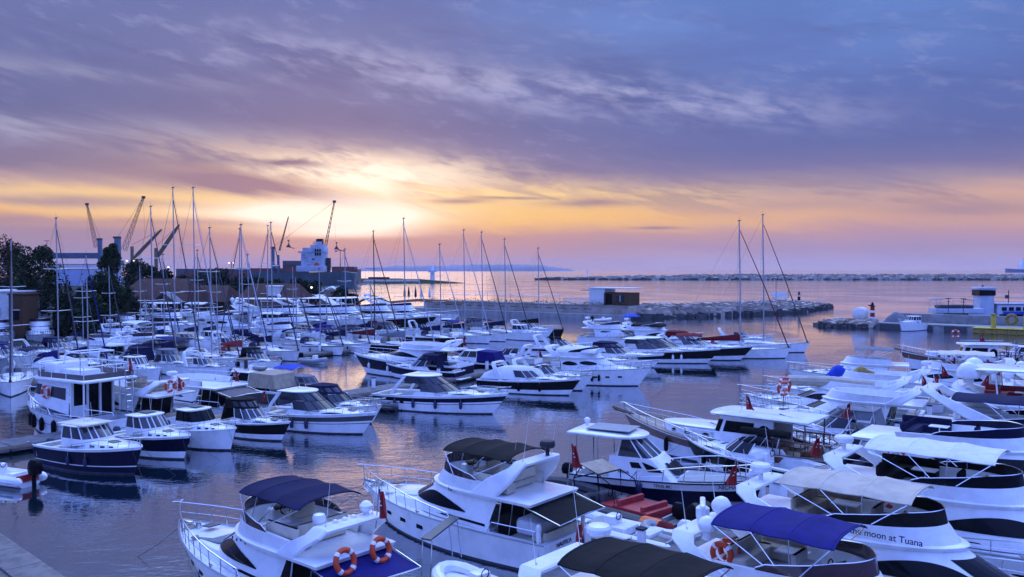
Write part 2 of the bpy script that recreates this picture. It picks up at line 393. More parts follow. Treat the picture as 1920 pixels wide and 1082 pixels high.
def struct(o): o['kind'] = 'structure'; return o
# ------------------------------------------------------------------ sea
sea = MB(); S_ = 10000.0
sea.add([(-S_,-S_,0),(S_,-S_,0),(S_,S_,0),(-S_,S_,0)], [(0,1,2,3)], 'water')
struct(sea.build('sea', smooth_=False))
# ------------------------------------------------------------------ boat building kit (x forward, z = 0 at the waterline)
rnd = random.Random(7)
class Hull:
    def __init__(s, L, B, hs, hb, rake=0.10, p=2.3, tr=0.86, sheer=1.9, dip=0.0, wl=0.86, x0=0.42, wlp=2.0):
        s.L, s.B, s.hs, s.hb, s.rake, s.p, s.tr, s.sh, s.dip, s.wl, s.x0, s.wlp = L, B, hs, hb, rake, p, tr, sheer, dip, wl, x0, wlp
    def u(s, x): return (x + s.L/2)/s.L
    def z(s, u): return s.hs + (s.hb-s.hs)*max(u, 0)**s.sh - s.dip*math.sin(PI*min(max(u, 0), 1))
    def hd(s, u):
        if u < s.x0: return s.B/2*(s.tr + (1-s.tr)*math.sin(PI/2*u/s.x0))
        return max(0.015, s.B/2*(1-((u-s.x0)/(1-s.x0))**s.p))
    def hw(s, u):
        k = s.wl
        if u < s.x0-0.08: return s.B/2*k*(s.tr+(1-s.tr)*math.sin(PI/2*u/(s.x0-0.08)))
        return max(0.008, s.B/2*k*(1-((u-s.x0+0.08)/(1.08-s.x0))**s.wlp))
    def P(s, u, z):
        """point of the port side at station u and height z"""
        zs = s.z(u); k = min(1.0, max(0.0, z/zs)) if z > 0 else 0.0
        x = -s.L/2 + u*s.L*(1-s.rake*(1-k)*u)
        y = s.hw(u) + (s.hd(u)-s.hw(u))*(k**1.25)
        if z < 0: y *= 0.75
        return Vector((x, y, z))
    def D(s, x, inset=0.0, dz=0.0, side=1):
        """deck-edge point at x"""
        u = min(1.0, max(0.0, s.u(x))); return Vector((x, side*max(0.0, s.hd(u)-inset), s.z(u)+dz))
    def build(s, root, bands, deck='deck', cock=None, sole=0.45, rail=None, sidew=0.32, trans=None, name='hull', lip=0.05, cockm='deck'):
        """bands: list of (height fraction, material) from the waterline up; cock: x where the cockpit ends"""
        us = sorted(set([0, .06, .14, .24, .34, .44, .54, .64, .72, .79, .85, .90, .94, .97, .99, 1.0]))
        mb = MB(); rings = []
        fr = [0.0] + [b[0] for b in bands]
        for u in us:
            zt = s.z(u) + lip; zz = [-0.3, 0.0] + [0.10] + [0.10+(zt-0.10)*f for f, _ in bands]
            side = [s.P(u, z) for z in zz]
            rings.append([Vector((p.x, p.y, p.z)) for p in side[::-1]] + [Vector((p.x, -p.y, p.z)) for p in side])
        mats = [b[1] for b in bands][::-1]; n = len(rings[0]); o = len(mb.v)
        for r in rings: mb.v += [tuple(p) for p in r]
        nb = len(bands); cols = mats + ['boot', 'boot'] + ['boot'] + ['boot', 'boot'] + mats[::-1]
        for j in range(len(rings)-1):
            for i in range(n-1):
                a = o+j*n+i; mb.f.append((a, a+1, a+1+n, a+n)); mb.m.append(mb.mi(cols[i]))
        # transom in height slices
        for i in range(n//2-1):
            mb.f.append((o+i, o+i+1, o+n-2-i, o+n-1-i)); mb.m.append(mb.mi(trans or cols[i]) if i < nb else mb.mi('boot'))
        hullo = mb.build(name, root, ang=28)
        # deck
        db = MB(); w = sidew
        uc = s.u(cock) if cock is not None else 0.0
        ud = sorted(set([uc] + [u for u in us if u > uc+0.01]))
        rows = []
        for u in ud:
            x = -s.L/2+u*s.L; y = max(0.0, s.hd(u)-0.03); z = s.z(u)
            rows.append([Vector((x, y, z)), Vector((x, y*.5, z+0.03*s.B*.4)), Vector((x, 0, z+0.04*s.B*.4)), Vector((x, -y*.5, z+0.03*s.B*.4)), Vector((x, -y, z))])
        db.loft(rows, deck, closed=False)
        if cock is not None:
            ua = sorted(set([0.0, uc] + [u for u in us if 0 < u < uc-0.01]))
            for sg in (1, -1):
                rr = []
                for u in ua:
                    x = -s.L/2+u*s.L; y = s.hd(u)-0.02; z = s.z(u); xi = max(x, -s.L/2+0.12)
                    rr.append([Vector((x, sg*y, z+lip*.6)), Vector((xi, sg*(y-w), z+lip*.6)), Vector((xi, sg*(y-w-.03), sole)), Vector((xi, 0, sole))])
                db.loft(rr, cockm, closed=False, mats=None)
            u = uc; x = cock; y = s.hd(u)-w-0.02
            db.add([(x, y, sole), (x, -y, sole), (x, -y, s.z(u)), (x, y, s.z(u))], [(0,1,2,3)], cockm)
            x = -s.L/2+0.12; y = s.hd(0)-0.02
            db.add([(x-.12, y, s.z(0)+lip*.6), (x-.12, -y, s.z(0)+lip*.6), (x+.14, -y, s.z(0)+lip*.6), (x+.14, y, s.z(0)+lip*.6), (x+.14, y, sole), (x+.14, -y, sole)], [(0,1,2,3),(3,2,5,4)], cockm)
        db.build('deck', root)
        if rail:
            rb = MB()
            for sg in (1, -1):
                rb.tube([Vector((-s.L/2+u*s.L, sg*(s.hd(u)+0.01), s.z(u)+lip)) for u in us], 0.035, rail, 4)
            rb.build('rub_rail', root)
        return hullo
    def guard(s, root, x0, h=0.62, n=9, r=0.016, inset=0.10, mid=True, m='steel', x1=None, slope=0.0, name='guard_rail'):
        """stanchions and rails along the deck edge from x0 round the bow"""
        mb = MB(); xe = (x1 if x1 is not None else s.L/2-0.12); xs = [x0+(xe-x0)*(i/n)**0.85 for i in range(n+1)]
        def pt(x, f, sg):
            hh = h*(0.55+0.45*min(1, (x-x0)/(0.5*(xe-x0)+1e-6)))*f if slope == 0 else h*f
            p = s.D(x, inset, 0, sg); p.z += hh; p.x += 0.10*f*(1 if x > 0 else 0); return p
        port = [pt(x, 1, 1) for x in xs]; star = [pt(x, 1, -1) for x in xs]
        tip = [Vector((xe+0.28, 0.22, port[-1].z+.02)), Vector((xe+0.34, 0, port[-1].z+.03)), Vector((xe+0.28, -0.22, port[-1].z+.02))] if x1 is None else []
        if tip: mb.tube(port+tip+star[::-1], r*1.25, m, 5)
        else: mb.tube(port, r*1.25, m, 5); mb.tube(star, r*1.25, m, 5)
        if mid:
            a = [pt(x, .5, 1) for x in xs]; b = [pt(x, .5, -1) for x in xs]
            mb.tube(a, r*.6, m, 4); mb.tube(b, r*.6, m, 4)
        for sg in (1, -1):
            for x in xs: mb.tube([pt(x, 0, sg), pt(x, 1, sg)], r, m, 4)
            mb.tube([pt(xs[0], 1, sg), s.D(xs[0]-0.35, inset, 0, sg)], r*1.2, m, 4)
        mb.build(name, root)
    def fender(s, root, xs, side, m='fenderblue', r=0.13, h=0.62, drop=None):
        for x in xs:
            u = s.u(x); z = s.z(u)*0.52 if drop is None else drop
            y = s.P(u, z).y + r*.95; mb = MB(); c = Vector((x, side*y, z))
            mb.lathe(c, [(0.015, -h/2), (r*.7, -h/2+.04), (r, -h/2+.13), (r, h/2-.13), (r*.6, h/2-.03), (0.03, h/2+.03)], m, 10)
            mb.tube([c+Vector((0,0,h/2)), Vector((x, side*(s.hd(u)-.03), s.z(u)+.3))], 0.012, 'rope', 3)
            mb.build('fender', root)
def ring(xa, xf, w, za, zf=None, s0=0.35, n=14, p=2.0, q=1.7, aft=0.0):
    """half outlines joined: aft port -> bow tip -> aft starboard"""
    zf = za if zf is None else zf; a = []
    for i in range(n+1):
        t = i/n; sx = 1-(1-t)**1.7 if t < 1 else 1.0
        y = w if sx <= s0 else w*max(0.0, 1-((sx-s0)/(1-s0))**p)**(1/q)
        if i < 2 and aft: y -= aft*(1-i/2)
        a.append(Vector((xa+(xf-xa)*sx, y, za+(zf-za)*sx)))
    return a + [Vector((v.x, -v.y, v.z)) for v in a[-2::-1]]
def shrink(r, f, dz, cx=None):
    c = sum((v.x for v in r))/len(r) if cx is None else cx
    return [Vector((c+(v.x-c)*f, v.y*f, v.z+dz)) for v in r]
def at(r, s, side=1):
    """point on a ring at fraction s from aft (0) to bow tip (1)"""
    n = (len(r)-1)//2; f = min(max(s, 0), 1)*n; i = min(int(f), n-1); k = f-i
    p = r[i]*(1-k)+r[i+1]*k; return Vector((p.x, p.y*side, p.z))
def patch(mb, r0, r1, s0, s1, lo, hi, m='glass', side=1, n=14, off=0.018, rows=3):
    n_ = (len(r0)-1)//2; ss = sorted(set([s0+(s1-s0)*i/n for i in range(n+1)] + [i/n_ for i in range(n_+1) if s0 < i/n_ < s1]))
    P = []
    for s in ss:
        f = (s-s0)/(s1-s0); a = lo(f); b = max(hi(f), a+0.001); col = []
        t1 = at(r0, s+.01, side)-at(r0, s-.01, side); nn = Vector((t1.y, -t1.x, 0)); nn = nn.normalized() if nn.length > 1e-6 else Vector((1,0,0))
        if nn.y*side < 0 and abs(nn.y) > 0.05: nn = -nn
        if nn.x < 0 and abs(nn.y) <= 0.05: nn = -nn
        for j in range(rows+1):
            t = a+(b-a)*j/rows; col.append(at(r0, s, side)*(1-t)+at(r1, s, side)*t + nn*off + Vector((0,0,off*.3)))
        P.append(col)
    mb.loft(P, m, closed=False)
def arcwin(h=1.0, base=0.0, k=0.55): return (lambda f: base, lambda f: base+h*max(0.0, math.sin(PI*min(1, max(0, f))))**k)
def mullions(root, r0, r1, ss, m='white', r=0.035, both=True, name='window_frame'):
    mb = MB()
    for s in ss:
        for sg in ((1, -1) if both and s < 1 else (1,)):
            a, b = at(r0, s, sg), at(r1, s, sg); d = (b-a)*.02; mb.tube([a-d, b+d], r, m, 4)
    return mb.build(name, root)
def roof(root, r, th=0.09, over=0.06, m='white', crown=0.10, name='roof'):
    mb = MB(); c = sum(v.x for v in r)/len(r)
    def sc(f, dz): return [Vector((c+(v.x-c)*(1+f*1.0), v.y*(1+f*1.8), v.z+dz)) for v in r]
    mb.loft([sc(over*.5, 0), sc(over, th*.35), sc(over, th*.75), sc(over*.6, th), sc(-0.25, th+crown*.6), sc(-0.6, th+crown)], m, cap0=True, cap1=True)
    return mb.build(name, root, ang=50)
def seat(mb, c, d, m, rz=0.0): mb.box(c, d, m, rz=rz, bev=0.06)
def arch(root, xb, xt, zb, zt, wb, wt, chord=0.55, th=0.14, m='white', name='radar_arch', ct=None):
    """raked arch spanning the boat: base at xb, top at xt"""
    ct = ct or chord*.75; mb = MB(); path = []
    for sg in (1, -1):
        leg = [(xb, sg*wb, zb, chord), (xb+(xt-xb)*.5, sg*(wb*.55+wt*.45+.06), zb+(zt-zb)*.5, chord*.9), (xt-(xt-xb)*.08, sg*(wt+.02), zt-0.18, ct), (xt, sg*(wt-.16), zt, ct)]
        path.append(leg)
    full = path[0] + path[1][::-1]; rings = []
    for i, (x, y, z, c) in enumerate(full):
        a = Vector(full[max(0, i-1)][:3]); b = Vector(full[min(len(full)-1, i+1)][:3]); t = (b-a).normalized()
        side = Vector((1,0,0)); nn = t.cross(side).normalized(); p = Vector((x, y, z))
        rings.append([p+side*c*.5+nn*th*.2, p+side*c*.42+nn*th*.5, p-side*c*.42+nn*th*.5, p-side*c*.5+nn*th*.2, p-side*c*.5-nn*th*.3, p-side*c*.42-nn*th*.5, p+side*c*.42-nn*th*.5, p+side*c*.5-nn*th*.3])
    mb.loft(rings, m, cap0=True, cap1=True); return mb.build(name, root, ang=30)
def radome(root, c, r=0.32, m='white', kind='dome', name=None):
    mb = MB(); c = Vector(c)
    if kind == 'dome': mb.lathe(c, [(r*.45, -.25), (r*.45, 0), (r*.85, .02), (r, .12), (r, .38*r+.1), (r*.92, r*.9), (r*.6, r*1.35), (r*.2, r*1.52), (.01, r*1.55)], m, 16)
    elif kind == 'disc': mb.lathe(c, [(.08, -.35), (.08, 0), (r*.8, .01), (r, .08), (r, .2), (r*.85, .27), (.02, .31)], m, 16)
    elif kind == 'bar':
        mb.lathe(c, [(.16, -.2), (.2, 0), (.2, .22), (.1, .3)], m, 10); mb.box(c+Vector((0,0,.36)), (0.16, 2.2*r, .12), m, rz=0.5, bev=.04)
    return mb.build(name or {'dome':'satellite_dome','disc':'radar_dome','bar':'radar_antenna'}[kind], root)
def antenna(root, c, h=1.8, lean=(-0.15,0)):
    mb = MB(); c = Vector(c); mb.tube([c, c+Vector((lean[0]*h, lean[1]*h, h))], 0.014, 'white', 4, r2=0.006); mb.lathe(c, [(0.035,0),(0.03,.16)], 'steel', 6); mb.build('antenna', root)
def flag(root, c, h=1.4, lean=(-0.30, 0.0), drop=0.80, w=0.46, m='red', mark=True):
    """a limp flag on a leaning staff"""
    c = Vector(c); t = c+Vector((lean[0]*h, lean[1]*h, h)); mb = MB(); mb.tube([c, t], 0.02, 'steel', 5); po = mb.build('flag_staff', root)
    fb = MB(); d = Vector((lean[0], lean[1], 0)); d = d.normalized() if d.length > .01 else Vector((-1,0,0)); e = Vector((-d.y, d.x, 0))
    top = t-Vector((0,0,.08))
    def fn(u, v): return top + d*(w*v*(0.30+0.85*u)) + e*(0.08*math.sin(v*9+u*3)*(0.35+v)) + Vector((0,0,-drop*(u*(1-.12*v)) - 0.10*v)) 
    fb.grid(fn, 10, 12, m)
    if mark:
        for sg in (1, -1):
            def mk(u, v, sg=sg): return fn(0.36+0.14*(u-.5)*(1.1-v), 0.30+0.22*v) + e*(0.010*sg)
            fb.grid(mk, 4, 6, 'white')
            def mk2(u, v, sg=sg): return fn(0.52+0.05*(u-.5), 0.38+0.12*v) + e*(0.010*sg)
            fb.grid(mk2, 2, 2, 'white')
    fb.build('flag', po)
def lifebuoy(loc, label, ax=None, r=0.30, root=None, group=None):
    """ring buoy: its own thing"""
    t = thing('lifebuoy', label, 'lifebuoy', loc, 0, group); mb = MB(); mb.torus((0,0,0), r, 0.085, 'orange', ax, 24, 8); mb.build('ring', t)
    for k in range(4):
        a = k*PI/2+PI/4; sm = MB(); rings = []; rot = ax or Matrix.Identity(3)
        for i in range(4):
            b = a-.16+.32*i/3; rings.append([rot @ Vector(((r+.095*math.cos(2*PI*j/8))*math.cos(b), (r+.095*math.cos(2*PI*j/8))*math.sin(b), .095*math.sin(2*PI*j/8))) for j in range(8)])
        sm.loft(rings, 'white'); sm.build('band', t)
    return t
UPX = Matrix.Rotation(PI/2, 3, 'Y'); UPY = Matrix.Rotation(PI/2, 3, 'X')
def bimini(root, x0, x1, w, z, m='navycanvas', base=None, bows=3, camber=0.22, sag=0.05, legs=True, th=0.03, droop=0.10, name='bimini', zf=0.0, legm='steel'):
    """fabric sun top with bows and legs; x0 aft, x1 front"""
    mb = MB()
    def fn(u, v):
        x = x0+(x1-x0)*u; y = w*(2*v-1); c = 1-(2*v-1)**2
        ends = (abs(2*u-1)**3)*droop
        s = sag*abs(math.sin(PI*bows*u))
        return (x, y*(1-.05*abs(2*u-1)**4), z + zf*u + camber*c**.8 - camber - ends - s*(.4+.6*c) - 0.06*(abs(2*v-1)**8))
    mb.grid(fn, 24, 14, m, thick=th)
    for u in (.02,.345,.66,.98): mb.tube([Vector(fn(u, v/10))+Vector((0,0,.002)) for v in range(11)], .010, m, 4)
    can = mb.build(name, root, ang=60)
    if legs:
        lb = MB(); bx, bw, bz = base
        for sg in (1, -1):
            for u in (0.03, 0.35, 0.66, 0.97):
                p = Vector(fn(u, 0.5+sg*.5)); lb.tube([p-Vector((0,0,.04)), Vector((bx+(p.x-bx)*.25, sg*bw, bz))], 0.017, legm, 4)
        for u in (0.03, 0.35, 0.66, 0.97): lb.tube([Vector(fn(u, v/8))-Vector((0,0,th+.012)) for v in range(9)], 0.017, legm, 4)
        lb.build('bimini_frame', can)
    return can
def outboard(root, c, s=1.0, m='black', tilt=0.0, name='outboard_motor'):
    mb = MB(); c = Vector(c)
    def q(x, z): 
        x *= s; z *= s; return Vector((x*math.cos(tilt)-z*math.sin(tilt)*-1*0 - z*math.sin(tilt), 0, x*math.sin(tilt)+z*math.cos(tilt)))
    rings = []
    for (z, l, w, o) in ((.15,.25,.16,0),(.22,.52,.34,-.05),(.45,.60,.40,-.06),(.68,.50,.36,-.05),(.80,.30,.22,-.03)):
        rings.append([c + q(x*l*s/s+o, z) + Vector((0, y*w*s, 0)) for x, y in ((.5,-.3),(.5,.3),(.3,.5),(-.3,.5),(-.5,.3),(-.5,-.3),(-.3,-.5),(.3,-.5))])
    mb.loft(rings, m, cap0=True, cap1=True)
    mb.tube([c+q(0,.2), c+q(0,-.75)], .09*s, m, 6); mb.box(c+q(0,-.5), (.45*s,.18*s,.04), m); mb.build(name, root)
def person(loc, label, rz=0.0, top='clothblue', seated=True, h=1.0, group=None):
    t = thing('person', label, 'person', loc, rz, group); me = bpy.data.meshes.new('body')
    # joints: pelvis, chest, neck, head, arms, legs (seated facing +x)
    if seated:
        P = [(0,0,.10),(0,0,.38),(.02,0,.56),(.05,0,.74),(0,.19,.52),(.10,.24,.28),(.30,.16,.22),(0,-.19,.52),(.10,-.24,.28),(.30,-.16,.22),(.42,.12,.10),(.46,.13,-.32),(.56,.13,-.36),(.42,-.12,.10),(.46,-.13,-.32),(.56,-.13,-.36)]
    else:
        P = [(0,0,.92),(0,0,1.25),(0,0,1.46),(.02,0,1.64),(0,.20,1.40),(.02,.25,1.12),(.10,.24,.88),(0,-.20,1.40),(.02,-.25,1.12),(.10,-.24,.88),(.02,.11,.48),(0,.12,.06),(.12,.13,.03),(.02,-.11,.48),(0,-.12,.06),(.12,-.13,.03)]
    Ed = [(0,1),(1,2),(2,3),(2,4),(4,5),(5,6),(2,7),(7,8),(8,9),(0,10),(10,11),(11,12),(0,13),(13,14),(14,15)]
    rad = [.15,.16,.06,.10,.075,.05,.035,.075,.05,.035,.085,.05,.04,.085,.05,.04]
    me.from_pydata([Vector(p)*h for p in P], Ed, []); me.materials.append(M[top]); o = bpy.data.objects.new('body', me); COL.objects.link(o); o.parent = t
    sk = o.modifiers.new('s', 'SKIN'); 
    for i, sv_ in enumerate(me.skin_vertices[0].data): sv_.radius = (rad[i]*h, rad[i]*h*.85); sv_.use_root = (i == 0)
    ss = o.modifiers.new('d', 'SUBSURF'); ss.levels = 1; ss.render_levels = 2
    hd = MB(); c = Vector(P[3])*h+Vector((.01,0,.02)); hd.ball(c, .105*h, 'skin', 12, 1.2); hd.ball(c+Vector((.11,0,-.01))*h, .02, 'skin', 6); hd.build('head', t)
    hr = MB(); hr.ball(c+Vector((-.03,0,.035))*h, .112*h, 'hair', 12, 1.05); hr.build('hair', t)
    return t
def text(root, s, loc, rot, size, m='text', ext=0.004, name='lettering'):
    c = bpy.data.curves.new(name, 'FONT'); c.body = s; c.size = size; c.extrude = ext; c.align_x = 'CENTER'; c.align_y = 'CENTER'; c.offset = size*0.012
    o = bpy.data.objects.new(name, c); COL.objects.link(o)
    dg = bpy.context.evaluated_depsgraph_get(); me = bpy.data.meshes.new_from_object(o.evaluated_get(dg)); bpy.data.objects.remove(o)
    me.materials.clear(); me.materials.append(M[m]); o = bpy.data.objects.new(name, me); COL.objects.link(o)
    o.parent = root; o.matrix_local = Matrix.Translation(Vector(loc)) @ rot; return o
def textrot(xdir, updir):
    x = Vector(xdir).normalized(); z = x.cross(Vector(updir)).normalized(); y = z.cross(x)
    return Matrix(((x.x, y.x, z.x), (x.y, y.y, z.y), (x.z, y.z, z.z))).to_4x4()
def berth(px, py, head, L, rake=0.10, z=0.0, end='bow'):
    """centre of a boat whose bow (or stern) meets the water at photo pixel px, py"""
    p = G(px, py, z); d = Vector((math.cos(R(head)), math.sin(R(head)), 0))
    k = (L/2-L*rake) if end == 'bow' else -L/2
    c = p - d*k; c.z = 0; return c
def moor(t, H):
    for sg in (1, -1):
        m = MB(); a = H.D(H.L*.44, .1, .05, sg); b = Vector((H.L*.5+1.6, sg*1.0, -.1)); m.tube([a, (a+b)/2-Vector((0,0,.10)), b], .009, 'rubber', 3); m.build('mooring_line', t)
def clutter(t, H, zw=None):
    L = H.L
    for i, (f, sg) in enumerate(((.40,1),(.40,-1),(-.46,1),(-.46,-1),(.05,1),(.05,-1))):
        p = H.D(f*L, .13, .09, sg); c = MB(); c.box(p, (.26,.04,.04), 'steel', bev=.015); c.box(p-Vector((0,0,.03)), (.10,.05,.06), 'steel'); c.build('cleat', t)
    r_ = MB(); x = L*.40
    for k in range(4): r_.torus((x, .22, H.z(H.u(x))+.07+.03*k), .20-.02*k, .022, 'rope', None, 12, 4)
    r_.build('rope_coil', t)
    h_ = MB(); x = L*.30; h_.box((x, 0, H.z(H.u(x))+(.36 if zw else .24)), (.50,.50,.05), 'darkgrey', ry=.10, bev=.02); h_.build('deck_hatch', t)
# ---- sport cruisers
def cruiser(px, py, head, label, L=9.5, B=None, end='bow', hullm='white', stripe=None, top='hard', topm='navycanvas', fend=(), fm='fenderblue', platform=True, pad=None, flagx=False, tint='paleglass', sill=None, h=1.0, rails=True, group=None, covered=None, dome=None, name='motor_cruiser', frame='white', ports=2, loc=None):
    B = B or L*0.31; c = Vector(loc) if loc else berth(px, py, head, L, end=end); t = thing(name, label, 'motorboat', c, R(head), group)
    H = Hull(L, B, 1.05*h*(L/9.5)**.5, 1.5*h*(L/9.5)**.5, rake=0.12, p=2.2)
    bands = {None: [(.30,hullm),(.62,hullm),(1,hullm)], 'band': [(.46,'white'),(.50,'darkgrey'),(.60,'white'),(.86,sill or 'navy'),(1,'white')], 'dark': [(.30,'white'),(.34,sill or 'navy'),(.90,sill or 'navy'),(1,'white')], 'full': [(.16,sill or 'navy'),(.18,'white'),(.90,sill or 'navy'),(1,'white')]}[stripe]
    xc = -0.08*L
    H.build(t, bands, cock=xc-0.02*L, sole=0.55, rail='white' if stripe else 'grey', sidew=0.30)
    hs = H.z(.5)
    # raised foredeck trunk
    w = B*0.36; r0 = ring(xc-.02*L, L*0.40, w, H.z(.45)-.02, H.z(.88)-.02, s0=.25, p=2.0); r1 = ring(xc, L*0.35, w*.90, H.z(.45)+.34, H.z(.85)+.10, s0=.25); r2 = shrink(r1, .55, .07)
    mb = MB(); mb.loft([r0, r1, r2], 'white', cap1=True); tr_ = mb.build('cabin', t, ang=40)
    wb = MB()
    for sg in (1, -1): patch(wb, r0, r1, .28, .60, *((lambda f: .30), (lambda f: .30+.40*math.sin(PI*f)**.6)), m='glass', side=sg)
    wb.build('side_window', t)
    hb_ = MB(); hb_.box((L*.20, 0, H.z(.7)+.24), (.6,.55,.06), 'darkgrey', ry=.12, bev=.03); hb_.build('hatch', t)
    if pad:
        pb = MB(); pb.box((L*.10, 0, H.z(.6)+.36), (L*.20, w*1.1, .10), pad, ry=.10, bev=.05); pb.build('sun_pad', t)
    # windscreen
    zb = H.z(.45)+.30; xs = L*.16; ww = B*.42
    a = ring(xc-L*.02, xs, ww, zb+.05, zb-.02, s0=.30, p=2.2); b = ring(xc-L*.05, xs-.95*L/9.5, ww*.86, zb+.62, zb+.60, s0=.30, p=2.2)
    gl = MB(); gl.loft([a, b], tint, closed=False); gl.build('windscreen', t)
    mullions(t, a, b, (.0, .30, .55, .78, 1.0), frame, .03)
    cb = MB(); cb.loft([ring(xc-L*.10, xs+.15, ww+.02, H.z(.4)+.0, H.z(.6)+.06, s0=.3, p=2.2), [v-Vector((0,0,.0)) for v in ring(xc-L*.06, xs+.04, ww, zb+.05, zb-.01, s0=.3, p=2.2)]], 'white', closed=False); cb.build('coaming', t)
    zt = zb+.62
    if top in ('hard', 'canvas'):
        ra = b; ht = .52; rb = ring(xc-L*.18, xs-1.7*L/9.5, ww*.80, zt+ht, zt+ht-.02, s0=.40, p=2.4)
        rb0 = ring(xc-L*.16, xs-.98*L/9.5, ww*.86, zt, zt, s0=.30, p=2.2)
        g2 = MB(); g2.loft([rb0, rb], 'paleglass' if top == 'hard' else topm, closed=False); g2.build('upper_windscreen' if top == 'hard' else 'canvas_side', t)
        if top == 'hard':
            mullions(t, rb0, rb, (.30, .55, .78, 1.0), topm if frame == 'white' and False else frame, .035)
            roof(t, rb, .10, .05, 'white', .10, 'hardtop')
            sd_ = MB()
            for sg in (1, -1):      # aft side pillars sweeping down
                sd_.tube([at(rb, .05, sg)+Vector((0,0,.04)), Vector((xc-L*.22, sg*ww*.98, zb+.35)), Vector((xc-L*.26, sg*ww*1.02, H.z(.25)+.05))], .13, 'white', 6, flat=.4)
            sd_.build('pillar', t)
        else:
            roof(t, rb, .05, .03, topm, .12, 'canopy')
            cl = MB()
            for k in (.36, .60, .86):
                for sg in (1, -1): patch(cl, rb0, rb, k-.09, k+.09, lambda f: .25, lambda f: .85, 'paleglass', sg, off=.02, n=4)
            cl.build('canopy_window', t)
            af = MB(); p1, p2 = at(rb, 0, 1), at(rb, 0, -1); q1 = Vector((xc-L*.22, ww, H.z(.2)+.15)); q2 = Vector((q1.x, -q1.y, q1.z))
            af.add([p1, p2, q2, q1], [(0,1,2,3)], topm); af.add([p1, q1, at(rb0, 0, 1)+Vector((0,0,-.2))], [(0,1,2)], topm); af.add([p2, q2, at(rb0, 0, -1)+Vector((0,0,-.2))], [(0,1,2)], topm); af.build('aft_curtain', t)
    elif top == 'arch':
        arch(t, xc-L*.16, xc-L*.26, H.z(.3), zt+.55, B*.43, B*.34)
    if covered:
        cv = MB(); ra = ring(-L*.46, xs+.3, B*.46, H.z(.3)+.10, H.z(.6)+.12, s0=.4, p=2.2); rb2 = ring(-L*.42, xs-.2, B*.40, zb+.25, zb+.2, s0=.4); rc = ring(-L*.30, xs-.7, B*.26, zt+.15, zt+.1, s0=.4)
        cv.loft([ra, rb2, rc, shrink(rc, .3, .18)], covered, cap1=True); cv.build('boat_cover', t, ang=60)
    # cockpit seats, engine hatch and helm
    st_ = MB(); seat(st_, (-L*.40, 0, .78), (.55, B*.62, .40), 'cream'); seat(st_, (-L*.46, 0, 1.02), (.16, B*.62, .40), 'cream'); st_.build('cockpit_seat', t)
    hm = MB(); seat(hm, (xc-L*.01, -B*.16, .95), (.5, .7, .8), 'white'); hm.torus((xc-L*.05, -B*.16, 1.35), .17, .02, 'black', UPX, 12, 5); hm.build('helm', t)
    if platform:
        pf = MB(); pf.box((-L/2-.32, 0, .36), (.85, B*.84, .10), 'white', bev=.05); pf.build('swim_platform', t)
    if rails: H.guard(t, xc+L*.10, h=.52, n=8)
    if fend: H.fender(t, [f*L for f in fend[1:]], fend[0], fm)
    if flagx: flag(t, (-L/2+.1, B*.2, H.z(0)+.1), 1.2)
    if dome: radome(t, (xc-L*.22, 0, zt+.95 if top != 'arch' else zt+.85), .28, 'white', dome)
    clutter(t, H, zw=None); an = MB(); an.box((L*.46, 0, H.z(.96)+.08), (.5, .16, .08), 'steel', bev=.03); an.build('anchor_roller', t); moor(t, H)
    return t, H
